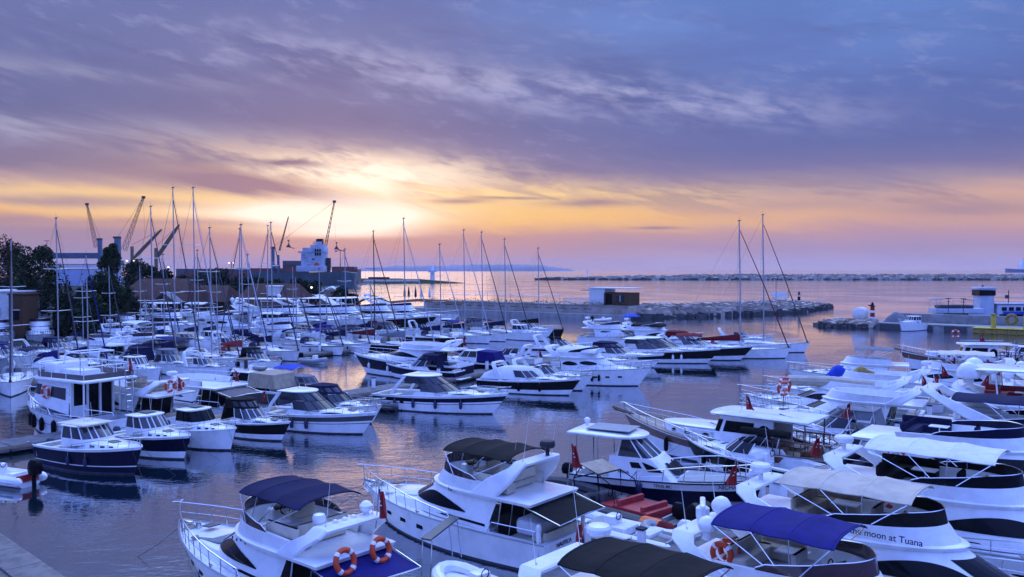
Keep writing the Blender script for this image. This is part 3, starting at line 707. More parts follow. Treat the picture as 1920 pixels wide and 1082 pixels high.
# ---- sailing yachts
def sailboat(px, py, head, label, L=11.5, B=None, mast=None, hullm='white', cover='navycanvas', spray='navycanvas', stay='mastdark', mastm='alu', fend=(), stripe=None, end='bow', group='sailing yachts moored along the pontoons', bim=None, boom=True, name='sailing_yacht', mx=0.08):
    B = B or L*.30; rake = .05; c = berth(px, py, head, L, rake=rake, end=end); t = thing(name, label, 'sailboat', c, R(head), group)
    H = Hull(L, B, 1.0, 1.28, rake=rake, p=2.0, tr=.80, sheer=1.6, wl=.82, x0=.40, dip=.06)
    bands = [(.10,hullm),(.88,hullm),(.94,stripe or hullm),(1,hullm)]
    H.build(t, bands, cock=-L*.18, sole=.55, rail='teak', sidew=.55)
    w = B*.30; r0 = ring(-L*.19, L*.24, w, 1.02, 1.10, s0=.15); r1 = ring(-L*.18, L*.18, w*.86, 1.44, 1.30, s0=.15); r2 = shrink(r1, .5, .06)
    mb = MB(); mb.loft([r0, r1, r2], 'white', cap1=True); mb.build('coachroof', t, ang=40)
    wb = MB()
    for sg in (1, -1): patch(wb, r0, r1, .12, .62, lambda f: .25, lambda f: .25+.5*(1-f)*math.sin(PI*min(.5, f*3+.05)), 'glass', sg)
    wb.build('side_window', t)
    xm = L*mx; top = mast or 13.0
    ms = MB(); ms.tube([(xm, 0, 1.2), (xm-.04, 0, top*.5), (xm-.22, 0, top)], .10, mastm, 8, r2=.07, flat=.7); mo = ms.build('mast', t)
    sp_ = MB()
    for f, wd in ((.38, B*.42), (.66, B*.34)):
        z = 1.2+(top-1.2)*f; xx = xm-.2*f*f
        for sg in (1, -1): sp_.tube([(xx, 0, z), (xx-.25, sg*wd, z+.06)], .032, mastm, 4)
    sp_.build('spreader', mo)
    hd_ = MB(); hd_.tube([(xm-.22,0,top), (xm-.22,0,top+.55)], .012, 'mastdark', 3); hd_.tube([(xm-.22,0,top+.1),(xm+.15,.12,top+.2)], .014, 'mastdark', 3); hd_.box((xm-.22,0,top+.05),(.35,.12,.10),'mastdark'); hd_.build('masthead', mo)
    rg = MB(); zt = top*.985
    for sg in (1, -1):
        pts = [(xm-.05, sg*B*.44, 1.15), (xm-.26, sg*B*.42, 1.2+(top-1.2)*.38+.06), (xm-.33, sg*B*.34, 1.2+(top-1.2)*.66+.06), (xm-.22, 0, zt)]
        rg.tube(pts, .009, 'mastdark', 3); rg.tube([(xm+.3, sg*B*.44, 1.15), (xm-.1, 0, 1.2+(top-1.2)*.38)], .008, 'mastdark', 3)
    rg.tube([(xm-.22,0,zt), (-L*.44, 0, 3.2)], .009, 'mastdark', 3)
    for sg in (1, -1): rg.tube([(-L*.44, 0, 3.2), (-L*.49, sg*B*.3, 1.1)], .009, 'mastdark', 3)
    rg.build('rigging', t)
    fs = MB(); fs.tube([(L*.475, 0, 1.45), (L*.475+(xm-L*.475)*.5, 0, 1.4+(top-1.4)*.48), (xm-.1, 0, top*.93)], .085, stay, 6, r2=.045); fs.tube([(L*.48,0,1.3),(L*.475,0,1.5)],.12,'black',6); fs.build('furled_jib', t)
    if boom:
        bb = MB(); bl = L*.36; bb.tube([(xm-.1, 0, 2.05), (xm-bl, 0, 2.15)], .075, mastm, 6); bo = bb.build('boom', t)
        if cover:
            cv = MB(); rr = []
            for i in range(9):
                f = i/8; x = xm-.05-bl*f; hh = .62*(1-f)+.20; wd = .13*(1-f*.3)+.02*math.sin(i*2.1)
                rr.append([Vector((x, wd, 2.10)), Vector((x, wd*.9, 2.1+hh*.5)), Vector((x, 0, 2.12+hh)), Vector((x, -wd*.9, 2.1+hh*.5)), Vector((x, -wd, 2.10)), Vector((x, 0, 2.02))])
            cv.loft(rr, cover, cap0=True, cap1=True); cv.build('sail_cover', bo, ang=60)
    if spray:
        sb = MB(); rr = []
        for i in range(6):
            f = i/5; a = PI*.5*f; xx = -L*.10-.95*f; zz = 1.42+.68*math.sin(a*.98+.12)
            rr.append([Vector((xx, w*1.05*math.cos(PI*(k/10)), 1.30+(zz-1.30)*math.sin(PI*k/10)**.45)) for k in range(11)])
        sb.loft(rr, spray, closed=False); so = sb.build('sprayhood', t, ang=60)
        sw = MB(); r_ = [[p+Vector((.03,0,.02)) for p in rr[j][3:8]] for j in (0, 1, 2)]; sw.loft(r_, 'paleglass', closed=False); sw.build('sprayhood_window', so)
    if bim: bimini(t, -L*.46, -L*.24, B*.40, 3.0, bim, base=(-L*.35, B*.40, 1.1), camber=.25)
    wl_ = MB(); wl_.torus((-L*.36, 0, 1.45), .42, .025, 'steel', UPX, 16, 4); wl_.box((-L*.34,0,1.1),(.2,.2,.7),'white',bev=.04); wl_.build('steering_wheel', t)
    H.guard(t, -L*.30, h=.58, n=8, r=.012, inset=.06, slope=1)
    if fend: H.fender(t, [f*L for f in fend[1:]], fend[0], 'fenderblue', .12, .6)
    return t, H
# ---- flybridge yachts
def flybridge(px, py, head, label, L=13.0, B=None, end='bow', hs=1.15, hb=1.6, hullm='white', stripe=None, bim='navycanvas', bimz=2.35, archk='sail', awning=None, tubm='cream', screen='tint', win='arc', domes=('disc',), fend=(), fm='fenderblue', flagx=True, pad='greycanvas', name='flybridge_yacht', group=None, hardtop=None, rails=True, rake=.12, seats=True, bow_cover=None, ports=3, lifted=0.0, fly=True, bands=None, xs=None, arch_m='white', cover=None, door='glass', sh=1.30, loc=None):
    B = B or L*.315; c = berth(px, py, head, L, rake=rake, end=end); c = Vector(loc) if loc else c; t = thing(name, label, 'yacht', c, R(head), group)
    H = Hull(L, B, hs, hb, rake=rake, p=2.25, sheer=1.6)
    k = L/13.0
    bd = bands or ({None: [(.34,hullm),(.70,hullm),(.74,hullm),(1,hullm)], 'line': [(.58,hullm),(.62,'navy'),(1,hullm)], 'dark': [(.28,'white'),(.32,'navy'),(.88,'navy'),(1,'white')], 'black': [(.2,'white'),(.25,'black'),(.9,'black'),(1,'white')]}[stripe])
    xc = -L*.27                                          # cockpit / saloon bulkhead
    H.build(t, bd, cock=xc, sole=hs-.42, rail='grey' if stripe is None else 'white', sidew=.30)
    pb = MB()
    for sg in (1, -1):
        for i in range(ports):
            u = .56+.11*i; p = H.P(u, H.z(u)*.58); p.y = sg*(p.y+.012); n_ = H.P(u+.02, H.z(u)*.58)-H.P(u-.02, H.z(u)*.58); a_ = math.atan2(n_.y*sg, n_.x)
            pb.box(p, (.46*k, .03, .17), 'glass', rz=a_, bev=.012)
    pb.build('porthole', t)
    zd = lambda x: H.z(H.u(x))
    # foredeck trunk with sun pad
    w = B*.36; f0 = ring(-L*.02, L*.37, w, zd(0)-.03, zd(L*.37)-.03, s0=.2); f1 = ring(-L*.0, L*.33, w*.86, zd(0)+.42*k, zd(L*.33)+.16, s0=.2); 
    fb = MB(); fb.loft([f0, f1, shrink(f1, .6, .05)], 'white', cap1=True); fb.build('foredeck', t, ang=40)
    if pad: 
        q_ = MB(); q_.box((L*.215, 0, zd(L*.2)+.27*k), (L*.17, w*1.25, .10), pad, ry=.09, bev=.05); q_.build('sun_pad', t)
    # saloon
    zs = zd(-.1*L); hs_ = sh*k**.6; wS = B*.405; xf = L*.20
    s0 = ring(xc, xf, wS, zs-.04, zd(xf)+.06, s0=.42, p=2.1); s1 = ring(xc, xf-.35*k, wS*.985, zs+hs_*.30, zd(xf)+.42*k, s0=.42, p=2.1)
    s2 = ring(xc-.02*L, xf-1.55*k, wS*.90, zs+hs_*.88, zs+hs_*.86, s0=.42, p=2.1); s3 = ring(xc-.03*L, xf-1.75*k, wS*.92, zs+hs_, zs+hs_*.98, s0=.42, p=2.1)
    sb = MB(); sb.loft([s0, s1, s2, s3], 'white', closed=False); sb.loft([s3, shrink(s3, .02, .05)], 'white'); sb.build('saloon', t, ang=40)
    wb = MB()
    if win == 'arc':
        for sg in (1, -1):
            patch(wb, s1, s2, .16, .72, lambda f: .10-.06*f, lambda f: .10-.06*f+.86*((f+.02)**.9*(1-f)**.38)/.545, 'glass', sg, n=26)
            patch(wb, s0, s2, .03, .34, lambda f: .12, lambda f: .12+.36*min(1,f*12+.1)*(1-f)**.6, 'glass', sg, n=20)
        patch(wb, s1, s2, .74, 1.0, lambda f: .08, lambda f: .92, 'glass', 1); patch(wb, s1, s2, .74, 1.0, lambda f: .08, lambda f: .92, 'glass', -1)
    elif win == 'band':
        for sg in (1, -1): patch(wb, s1, s2, .04, 1.0, lambda f: .10, lambda f: .90*min(1, .35+f*3), 'glass', sg)
    elif win == 'oval':
        for sg in (1, -1):
            patch(wb, s1, s2, .28, .60, lambda f: .45-.30*math.sin(PI*f)**.6, lambda f: .45+.36*math.sin(PI*f)**.6, 'glass', sg)
            patch(wb, s1, s2, .02, .24, lambda f: .30-.2*math.sin(PI*f)**.6, lambda f: .30+.4*math.sin(PI*f)**.6, 'glass', sg)
        if bow_cover is None: patch(wb, s1, s2, .70, 1.0, lambda f: .10, lambda f: .92, 'glass', 1); patch(wb, s1, s2, .70, 1.0, lambda f: .10, lambda f: .92, 'glass', -1)
    elif win == 'slant':
        for sg in (1, -1):
            patch(wb, s0, s2, .10, .62, lambda f: .34+.10*f, lambda f: .34+.10*f+.50*min(1, 6*f+.3)*(1-f)**.35, 'glass', sg)
        patch(wb, s1, s2, .70, 1.0, lambda f: .10, lambda f: .92, 'glass', 1); patch(wb, s1, s2, .70, 1.0, lambda f: .10, lambda f: .92, 'glass', -1)
    wb.build('side_window', t)
    if bow_cover:
        cv = MB(); a_ = [at(s1, v, 1)+Vector((.04,.02,.03)) for v in (.62,.7,.8,.9,1)]+[at(s1, v, -1)+Vector((.04,-.02,.03)) for v in (.9,.8,.7,.62)]
        b_ = [at(s2, v, 1)+Vector((.04,.02,.05)) for v in (.62,.7,.8,.9,1)]+[at(s2, v, -1)+Vector((.04,-.02,.05)) for v in (.9,.8,.7,.62)]
        cv.loft([a_, b_], bow_cover, closed=False); cv.build('windscreen_cover', t)
    dr = MB(); dr.add([(xc-.03, wS*.80, hs-.40), (xc-.03, -wS*.80, hs-.40), (xc-.05-.02*L, -wS*.78, zs+hs_*.90), (xc-.05-.02*L, wS*.78, zs+hs_*.90)], [(0,1,2,3)], door)
    dr.build('saloon_door', t)
    df = MB()
    for y in (-.8, -.28, .28, .8): df.tube([(xc-.05, y*wS, hs-.4), (xc-.07-.02*L, y*wS*.97, zs+hs_*.9)], .03, 'steel', 4)
    df.build('door_frame', t)
    zr = zs+hs_                                          # flybridge floor
    if fly:
        xa = -L*.44; fx = xf-1.9*k
        fl = MB(); a_ = ring(xa, fx+.25, wS*.99, zr-.06, s0=.50, p=2.3); b_ = ring(xa-.05, fx+.32, wS*1.03, zr+.06, s0=.50, p=2.3); c_ = ring(xa, fx+.20, wS*.98, zr+.11, s0=.50, p=2.3)
        fl.loft([a_, b_, c_, shrink(c_, .5, .0)], 'white', cap0=True, cap1=True); fl.build('flybridge_deck', t, ang=40)
        # tub
        tx = -L*.30; hT = .62
        o0 = ring(tx, fx+.10, wS*.94, zr+.08, s0=.46, p=2.2); o1 = ring(tx-.15, fx-.30, wS*.97, zr+hT*.8, zr+hT, s0=.46, p=2.2); i1 = ring(tx-.12, fx-.42, wS*.89, zr+hT*.8, zr+hT, s0=.46, p=2.2); i0 = ring(tx-.05, fx-.5, wS*.84, zr+.12, s0=.46, p=2.2)
        tb = MB(); tb.loft([o0, o1, i1, i0], 'white', closed=False); tb.build('flybridge_coaming', t, ang=40)
        if screen:
            sc_ = MB(); g0 = [at(o1, v/20, 1) for v in range(4, 21)]+[at(o1, v/20, -1) for v in range(19, 3, -1)]; g1 = [p+Vector((.0 if i < 3 or i > len(g0)-4 else -.10, 0, .06 if i in (0, len(g0)-1) else .16+.26*min(1,min(i,len(g0)-1-i)/9))) for i, p in enumerate(g0)]
            sc_.loft([g0, g1], screen, closed=False); sw_ = sc_.build('flybridge_windscreen', t)
            rl = MB(); rl.tube(g1, .018, 'steel', 4); rl.build('screen_rail', sw_)
        if seats:
            sw2 = wS*.80; se = MB(); seat(se, (tx+.55, sw2-.28, zr+.32), (L*.15, .5, .40), tubm); seat(se, (tx+.30, 0, zr+.32), (.5, sw2*1.6, .40), tubm); seat(se, (tx+.06, 0, zr+.62), (.16, sw2*1.6, .42), tubm)
            seat(se, (tx+.55, sw2-.03, zr+.62), (L*.15, .14, .40), tubm); se.build('sofa', t)
            se = MB(); seat(se, (fx-2.0, -sw2*.35, zr+.40), (.5, .9, .5), tubm); seat(se, (fx-2.22, -sw2*.35, zr+.70), (.14, .9, .45), tubm); se.build('helm_seat', t)
            tbm = MB(); tbm.box((tx+1.3, sw2*.35, zr+.58), (.85, .6, .05), 'white', bev=.02); tbm.tube([(tx+1.3, sw2*.35, zr+.1), (tx+1.3, sw2*.35, zr+.56)], .05, 'steel', 6); tbm.build('flybridge_table', t)
            hm = MB(); seat(hm, (fx-1.15, -sw2*.22, zr+.40), (.42, .85, .55), 'white'); hm.box((fx-1.28, -sw2*.22, zr+.72), (.30, .7, .05), 'black', ry=-.4, bev=.02); hm.torus((fx-1.45, -sw2*.22, zr+.66), .19, .02, 'black', UPX, 14, 5); hm.build('helm', t)
        za = zr
        if archk == 'sail': arch(t, -L*.24, -L*.37, zr+.05, zr+1.35, wS*.98, wS*.80, chord=1.5*k, th=.14, m=arch_m, ct=.6)
        elif archk == 'low': arch(t, -L*.30, -L*.41, zr+.05, zr+.95, wS*.98, wS*.85, chord=1.1*k, th=.14, m=arch_m, ct=.7)
        elif archk == 'tall': arch(t, -L*.14, -L*.40, zr+.0, zr+1.9, wS*1.0, wS*.78, chord=1.3*k, th=.18, m=arch_m, ct=.7)
        ztop = {'sail': zr+1.40, 'low': zr+1.0, 'tall': zr+1.98}.get(archk, zr+.7); xt = {'sail': -L*.37, 'low': -L*.41, 'tall': -L*.40}.get(archk, -L*.38)
        for i, dk in enumerate(domes):
            radome(t, (xt, (i-(len(domes)-1)/2)*wS*.8, ztop+(.30 if dk == 'disc' else .22)), .36 if dk != 'bar' else .5, 'white', dk)
        antenna(t, (xt, wS*.6, ztop-.1)); antenna(t, (xt, -wS*.6, ztop-.1), 1.3)
        if bim: bimini(t, tx-.35, fx-1.0, wS*.84, zr+bimz, bim, base=((tx+fx)/2, wS*.95, zr+.6), bows=3, camber=.17, th=.03, droop=.06, sag=.085)
        if hardtop:
            hb_ = MB(); r_ = ring(tx-1.0*k, fx-.6, wS*.95, zr+1.95, zr+1.98, s0=.5, p=2.6)
            roof(t, r_, .10, .03, hardtop, .10, 'hardtop')
            hp = MB()
            for sg in (1, -1):
                for x in (tx+.2, fx-1.6): hp.tube([(x, sg*wS*.9, zr+.5), (x-.15, sg*wS*.88, zr+1.97)], .05, 'white', 5)
            hp.build('hardtop_post', t)
        if cover:
            cv = MB(); rr = []
            for i in range(9):
                f = i/8; x = tx-.3+(fx-.2-tx+.3)*f; hh = .75+.25*math.sin(PI*f)+.05*math.sin(i*2.3)
                rr.append([Vector((x, wS*.95*math.cos(PI*j/8), zr+.5+hh*.5*math.sin(PI*j/8)**.7)) for j in range(9)])
            cv.loft(rr, cover, closed=False, cap0=True, cap1=True); cv.build('flybridge_cover', t, ang=60)
    # cockpit
    ck = MB(); seat(ck, (-L*.44, 0, hs-.15), (.55, B*.60, .45), tubm); seat(ck, (-L*.47, 0, hs+.12), (.16, B*.60, .40), tubm); ck.build('cockpit_seat', t)
    pf = MB(); pf.box((-L/2-.40, 0, .42), (.95, B*.84, .10), 'teakdeck', bev=.04); pf.build('swim_platform', t)
    ra = MB()
    for sg in (1, -1): ra.tube([H.D(xc, .15, .05, sg), H.D(xc-.2, .15, .45, sg), H.D(-L*.46, .15, .45, sg), H.D(-L*.48, .15, .0, sg)], .02, 'steel', 5)
    ra.build('cockpit_rail', t)
    if awning:
        am = MB(); xq = -L*.43; ww = wS*.98
        am.grid(lambda u, v: (xq-2.1*k*u+.4, ww*(2*v-1), zr-.04-.42*u+.10*(1-(2*v-1)**2)*1-.06*math.sin(PI*u)), 8, 8, awning, thick=.02); ao = am.build('awning', t, ang=60)
        ap = MB()
        for sg in (1, -1): ap.tube([(xq-2.1*k+.4, sg*ww, zr-.46), (xq+.35, sg*ww, zr-.02)], .02, 'steel', 5)
        ap.tube([(xq-2.1*k+.4, ww, zr-.46), (xq-2.1*k+.35, 0, zr-.38), (xq-2.1*k+.4, -ww, zr-.46)], .025, 'steel', 5); ap.build('awning_frame', ao)
    if rails: H.guard(t, -L*.10, h=.72, n=10, r=.018)
    if fend: H.fender(t, [f*L for f in fend[1:]], fend[0], fm)
    if flagx: flag(t, (-L*.46, B*.10, zr+.1) if fly else (-L*.49, 0, hs), 1.3)
    clutter(t, H, zw=1); moor(t, H); an = MB(); an.box((L*.455, 0, H.z(.96)+.10), (.7, .2, .10), 'steel', bev=.03); an.tube([(L*.49, 0, H.z(1)+.02), (L*.50, 0, H.z(1)-.25), (L*.47,.0,H.z(1)-.45)], .04, 'steel', 5); an.lathe((L*.38, 0, H.z(.9)+.05), [(.12,0),(.10,.16),(.14,.2)], 'steel', 8); an.build('anchor', t)
    return t, H, dict(zr=zr, wS=wS, xc=xc, s=(s0, s1, s2, s3), xf=xf)
# ---- pilot house boats
def pilot(px, py, head, label, L=7.5, B=None, end='bow', hs=1.0, hb=1.45, stripe=None, col='navy', top='white', solar=True, tint='paleglass', fend=(), name='pilothouse_boat', fm='fenderblue', wrap=True, trunkm='white', frame='white', group=None, canvas_top=None, extra_rail=False, curtain=None, hullm='white', loc=None):
    B = B or L*.36; c = Vector(loc) if loc else berth(px, py, head, L, rake=.08, end=end); t = thing(name, label, 'motorboat', c, R(head), group)
    H = Hull(L, B, hs, hb, rake=.08, p=2.5, sheer=1.5, x0=.45)
    bd = {None: [(.3,hullm),(1,hullm)], 'full': [(.24,col),(.28,'white'),(.90,col),(1,'white')], 'dark': [(.30,'white'),(.90,col),(1,'white')]}[stripe]
    H.build(t, bd, cock=-L*.18, sole=.5, rail='white', sidew=.26)
    w = B*.33; f0 = ring(-.02*L, L*.36, w*1.05, H.z(.5)-.02, H.z(.86)-.02, s0=.2); f1 = ring(0, L*.32, w*.9, H.z(.5)+.36, H.z(.84)+.12, s0=.2)
    mb = MB(); mb.loft([f0, f1, shrink(f1, .6, .05)], 'white', cap1=True); mb.build('cabin_trunk', t, ang=40)
    po = MB()
    for sg in (1, -1):
        for s_ in (.25, .45, .62): patch(po, f0, f1, s_-.045, s_+.045, lambda f: .40, lambda f: .75, 'glass', sg, n=3)
    po.build('porthole', t)
    ha = MB(); ha.box((L*.21, 0, H.z(.7)+.29), (.5,.5,.05), 'darkgrey', ry=.1, bev=.02); ha.build('hatch', t)
    zb = H.z(.5); a = ring(-L*.20, L*.10, w*1.1, zb-.04, zb+.3, s0=.62, p=3); b = ring(-L*.20, L*.085, w*1.08, zb+.50, zb+.52, s0=.62, p=3); d = ring(-L*.20, L*.01, w*.98, zb+1.12, zb+1.12, s0=.62, p=3)
    cb = MB(); cb.loft([a, b], 'white', closed=False); cb.loft([d, shrink(d,.98,.04)], 'white', closed=False); cb.build('wheelhouse', t, ang=40)
    gb = MB(); gb.loft([b, d], tint, closed=False); gb.build('wheelhouse_window', t)
    mullions(t, b, d, (.0, .28, .60, .82, .93), frame, .04)
    r_ = roof(t, d, .10, .07, canvas_top or top, .08)
    if solar:
        so = MB(); so.box((-L*.09, 0, zb+1.34), (.9, .7, .03), 'darkgrey', bev=.01); so.build('roof_hatch', t)
    dr = MB(); dr.add([(-L*.205, w*.7, .5), (-L*.205, -w*.7, .5), (-L*.205, -w*.65, zb+1.1), (-L*.205, w*.65, zb+1.1)], [(0,1,2,3)], 'glass'); dr.build('cabin_door', t)
    if curtain:
        cu = MB(); q0 = [Vector((-L*.20, w*1.05, zb+.05)), Vector((-L*.46, w*1.1, zb+.05)), Vector((-L*.46, -w*1.1, zb+.05)), Vector((-L*.20, -w*1.05, zb+.05))]; q1 = [Vector((-L*.20, w, zb+1.2)), Vector((-L*.42, w*.95, zb+1.1)), Vector((-L*.42, -w*.95, zb+1.1)), Vector((-L*.20, -w, zb+1.2))]
        cu.loft([q0, q1, shrink(q1, .3, .06)], curtain, cap1=True); cu.build('cockpit_tent', t)
    st_ = MB(); seat(st_, (-L*.42, 0, .75), (.45, B*.6, .4), 'cream'); st_.build('cockpit_seat', t)
    H.guard(t, -L*.02, h=.55, n=7, r=.015); moor(t, H)
    if fend: H.fender(t, [f*L for f in fend[1:]], fend[0], fm, .11, .5)
    outboard(t, (-L/2-.3, 0, .55), .9, 'darkgrey')
    antenna(t, (-L*.15, w*.6, zb+1.25), 1.0)
    return t, H
# ---- inflatables
def rib(loc, head, label, L=5.0, B=2.0, tubem='tube', inner='grey', r=.24, seats=('grey',), motor='black', console=True, z=0.0, name='inflatable_boat', group=None, motors=1, cat='dinghy', tip=None, tilt=0.0, ms=1.0):
    t = thing(name, label, cat, (loc[0], loc[1], z), R(head), group); mb = MB()
    pts = []; w = B/2-r
    for i in range(6): pts.append((-L/2+(L*.62)*i/5, w, r+.12))
    for i in range(1, 9):
        a = PI*i/9; pts.append((L*.12+(L*.38-r)*math.sin(a)**.8, w*math.cos(a), r+.12+.22*math.sin(a)))
    for i in range(5, -1, -1): pts.append((-L/2+(L*.62)*i/5, -w, r+.12))
    mb.tube(pts, r, tubem, 10); 
    for sg in (1, -1): mb.lathe((-L/2-.18, sg*w, r+.12), [(.03,-.12),(r*.6,-.02),(r*.95,.14),(r,.2)], tubem, 10, axis='x')
    mb.build('tube', t)
    rb = MB(); rb.tube([Vector(p)+Vector((0, (.9*r if p[1] > 0 else -.9*r) if abs(p[1]) > .1 else 0, -.02)) for p in pts], .035, 'grey' if tubem != 'grey' else 'rubber', 4); rb.build('rubbing_strip', t)
    hb_ = MB(); n = 8; rr = []
    for i in range(n+1):
        f = i/n; x = -L/2+L*.93*f; wy = w*(1 if f < .55 else max(.04, 1-((f-.55)/.45)**2)); rr.append([Vector((x, wy, .30+.2*f**3)), Vector((x, wy*.7, .02)), Vector((x, 0, -.12+.3*f**3)), Vector((x, -wy*.7, .02)), Vector((x, -wy, .30+.2*f**3))])
    hb_.loft(rr, 'white' if tubem != 'tube' else 'darkgrey', closed=True, cap0=True); hb_.build('hull', t)
    ib = MB(); ib.box((-L/2+.05, 0, .42), (.10, 2*w, .45), inner, bev=.02); ib.build('transom', t)
    if seats:
        se = MB()
        for i, sm in enumerate(seats): seat(se, (-L*.28+i*L*.20, 0, .50), (L*.12, w*1.3, .34), sm)
        se.build('seat', t)
    if console:
        cb = MB(); seat(cb, (L*.0+.1, 0, .62), (.5, w*.8, .75), 'white' if tubem != 'tube' else 'darkgrey'); cb.torus((-.18, 0, .98), .16, .018, 'black', UPX, 12, 5); cb.build('console', t)
    if motor:
        for i in range(motors): outboard(t, (-L/2-.28, (i-(motors-1)/2)*.62, .40), ms, motor, tilt)
    return t
# ------------------------------------------------------------------ setting
def slab(a, b, width, ztop, m, name, label, cat, group=None, zb=-0.4, side=0):
    """a straight quay or pontoon from a to b"""
    a = Vector((a[0], a[1], 0)); b = Vector((b[0], b[1], 0)); d = (b-a); L = d.length; d.normalize(); t = thing(name, label, cat, (a+b)/2, math.atan2(d.y, d.x), group)
    return t, L
def pontoon(a, b, label, width=2.4, group='floating pontoons'):
    t, L = slab(a, b, width, .55, 'pontoon', 'pontoon', label, 'pontoon', group)
    mb = MB(); n = max(1, int(L/8)); s = L/n
    for i in range(n): mb.box((-L/2+s*(i+.5), 0, .34), (s-.08, width, .38), 'pontoon', bev=.04)
    mb.build('deck', t)
    eb = MB()
    for sg in (1, -1): eb.box((0, sg*(width/2+.03), .40), (L, .06, .14), 'teak')
    eb.build('edge_timber', t)
    fb = MB()
    for i in range(n): fb.box((-L/2+s*(i+.5), 0, -.05), (s*.7, width*.86, .5), 'rubber')
    fb.build('float', t)
    for i in range(n):
        pb = MB(); pb.box((-L/2+s*(i+.5), .0, 1.0), (.28, .28, .95), 'white', bev=.05); pb.box((-L/2+s*(i+.5), 0, 1.5), (.34,.34,.08), 'navy', bev=.02); pb.build('service_pedestal', t)
    for i in range(n*2):
        cb = MB(); x = -L/2+s*(i+.25)/2*1.0; cb.box((x, (width/2-.15)*(1 if i % 2 else -1), .58), (.3, .06, .06), 'steel', bev=.02); cb.box((x, (width/2-.15)*(1 if i % 2 else -1), .54), (.1,.06,.06), 'steel'); cb.build('cleat', t)
    return t
pontoon((-36,44.5), (-9.5,78), 'concrete pontoon with service posts between the left rows of motorboats')
pontoon((-9.3,78.6), (13,112), 'concrete pontoon running on behind the navy and white flybridge yacht')
pontoon((-52,70), (-22,112), 'pontoon behind the masts of the left sailing yachts')
pontoon((-21.5,113), (-2,140), 'pontoon behind the middle row of sailing yacht sterns')
# the right-hand quay between the two foreground rows: wide concrete walkway
def quay(a, b, width, zt, label, name='quay', m='concrete', cat='quay', zb=-0.6):
    t, L = slab(a, b, width, zt, m, name, label, cat)
    mb = MB(); mb.box((0, 0, (zt-.12+zb)/2), (L, width, zt-.12-zb), m); mb.build('wall', t)
    tb = MB(); tb.box((0, 0, zt-.06), (L+.06, width+.10, .12), m, bev=.03); tb.build('coping', t)
    return t, L
pontoon((1.5,27.5), (21,49), 'wide concrete pontoon between the right foreground yachts', 3.0)
pontoon((21.3,49.4), (58,96), 'long concrete pontoon reaching to the far right of the marina', 3.0)
# stone steps edge in the lower left corner
p0, p1 = G(0, 1000, .8), G(120, 1082, .8)
cq = MB(); d_ = (p1-p0).normalized(); n_ = Vector((d_.y, -d_.x, 0)); n_ = n_ if n_.x < 0 else -n_
e0, e1 = p0-d_*12, p1+d_*10
qt = thing('quay_edge', 'paved quay corner at the lower left edge of the picture', 'quay', ((e0+e1)/2).xy.to_3d(), math.atan2(d_.y, d_.x))
qs = 1 if (Matrix.Rotation(-math.atan2(d_.y, d_.x), 3, 'Z') @ n_).y > 0 else -1
LQ = (e1-e0).length
cq.box((0, qs*4, 0.0), (LQ, 8, 1.5), 'quaystone'); cq.build('wall', qt)
for i in range(int(LQ/2.4)):
    pb = MB(); pb.box((-LQ/2+2.4*(i+.5), qs*.6, .79), (2.36, 1.2, .10), 'quaystone', bev=.015); pb.box((-LQ/2+2.4*(i+.5), qs*2.5, .78), (2.36, 1.3, .08), 'quaystone', bev=.015); pb.build('paving_slab', qt)
# ---- rocks
rr_ = random.Random(3)
def rockfield(path, hw, top, name, label, m='rock', size=1.2, n=700, crest=0.3, cat='breakwater', base='darkrock', kind=None):
    """a rubble mound along path (list of xy) with half width hw and crest height top"""
    t = thing(name, label, cat, (path[0][0], path[0][1], 0)); o = Vector((path[0][0], path[0][1], 0))
    P = [Vector((p[0], p[1], 0))-o for p in path]; seg = [(P[i+1]-P[i]).length for i in range(len(P)-1)]; tot = sum(seg)
    def pos(s):
        for i, l in enumerate(seg):
            if s <= l or i == len(seg)-1: d = (P[i+1]-P[i]).normalized(); return P[i]+d*min(s, l), d
            s -= l
    cb = MB(); rows = []
    K = 24
    for i in range(K+1):
        p, d = pos(tot*i/K*.999); nn = Vector((-d.y, d.x, 0)); e = min(1, (1-i/K)*K*.13+.10); h_ = top*e
        rows.append([p+nn*(-hw*1.0*e)+Vector((0,0,-.5)), p+nn*(-hw*.45*e)+Vector((0,0,h_*.55)), p+nn*(hw*.45*e)+Vector((0,0,h_*.55)), p+nn*(hw*e)+Vector((0,0,-.5))])
    cb.loft(rows, m, closed=False, cap0=False); cb.build('core', t)
    rb = MB()
    for k in range(n):
        s = tot*rr_.random(); p, d = pos(s); nn = Vector((-d.y, d.x, 0)); e = min(1, (1-s/tot)*K*.13+.10)
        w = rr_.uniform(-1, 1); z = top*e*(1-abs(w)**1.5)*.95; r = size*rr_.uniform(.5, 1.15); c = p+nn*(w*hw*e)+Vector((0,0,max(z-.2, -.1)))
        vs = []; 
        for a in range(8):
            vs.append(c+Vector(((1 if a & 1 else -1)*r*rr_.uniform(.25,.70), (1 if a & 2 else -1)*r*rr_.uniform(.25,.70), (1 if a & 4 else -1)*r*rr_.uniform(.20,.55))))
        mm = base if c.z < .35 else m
        rb.add(vs, [(0,1,3,2),(4,6,7,5),(0,4,5,1),(2,3,7,6),(0,2,6,4),(1,5,7,3)], mm)
    ro = rb.build('rocks', t, smooth_=False); ro['kind'] = 'stuff'
    return t
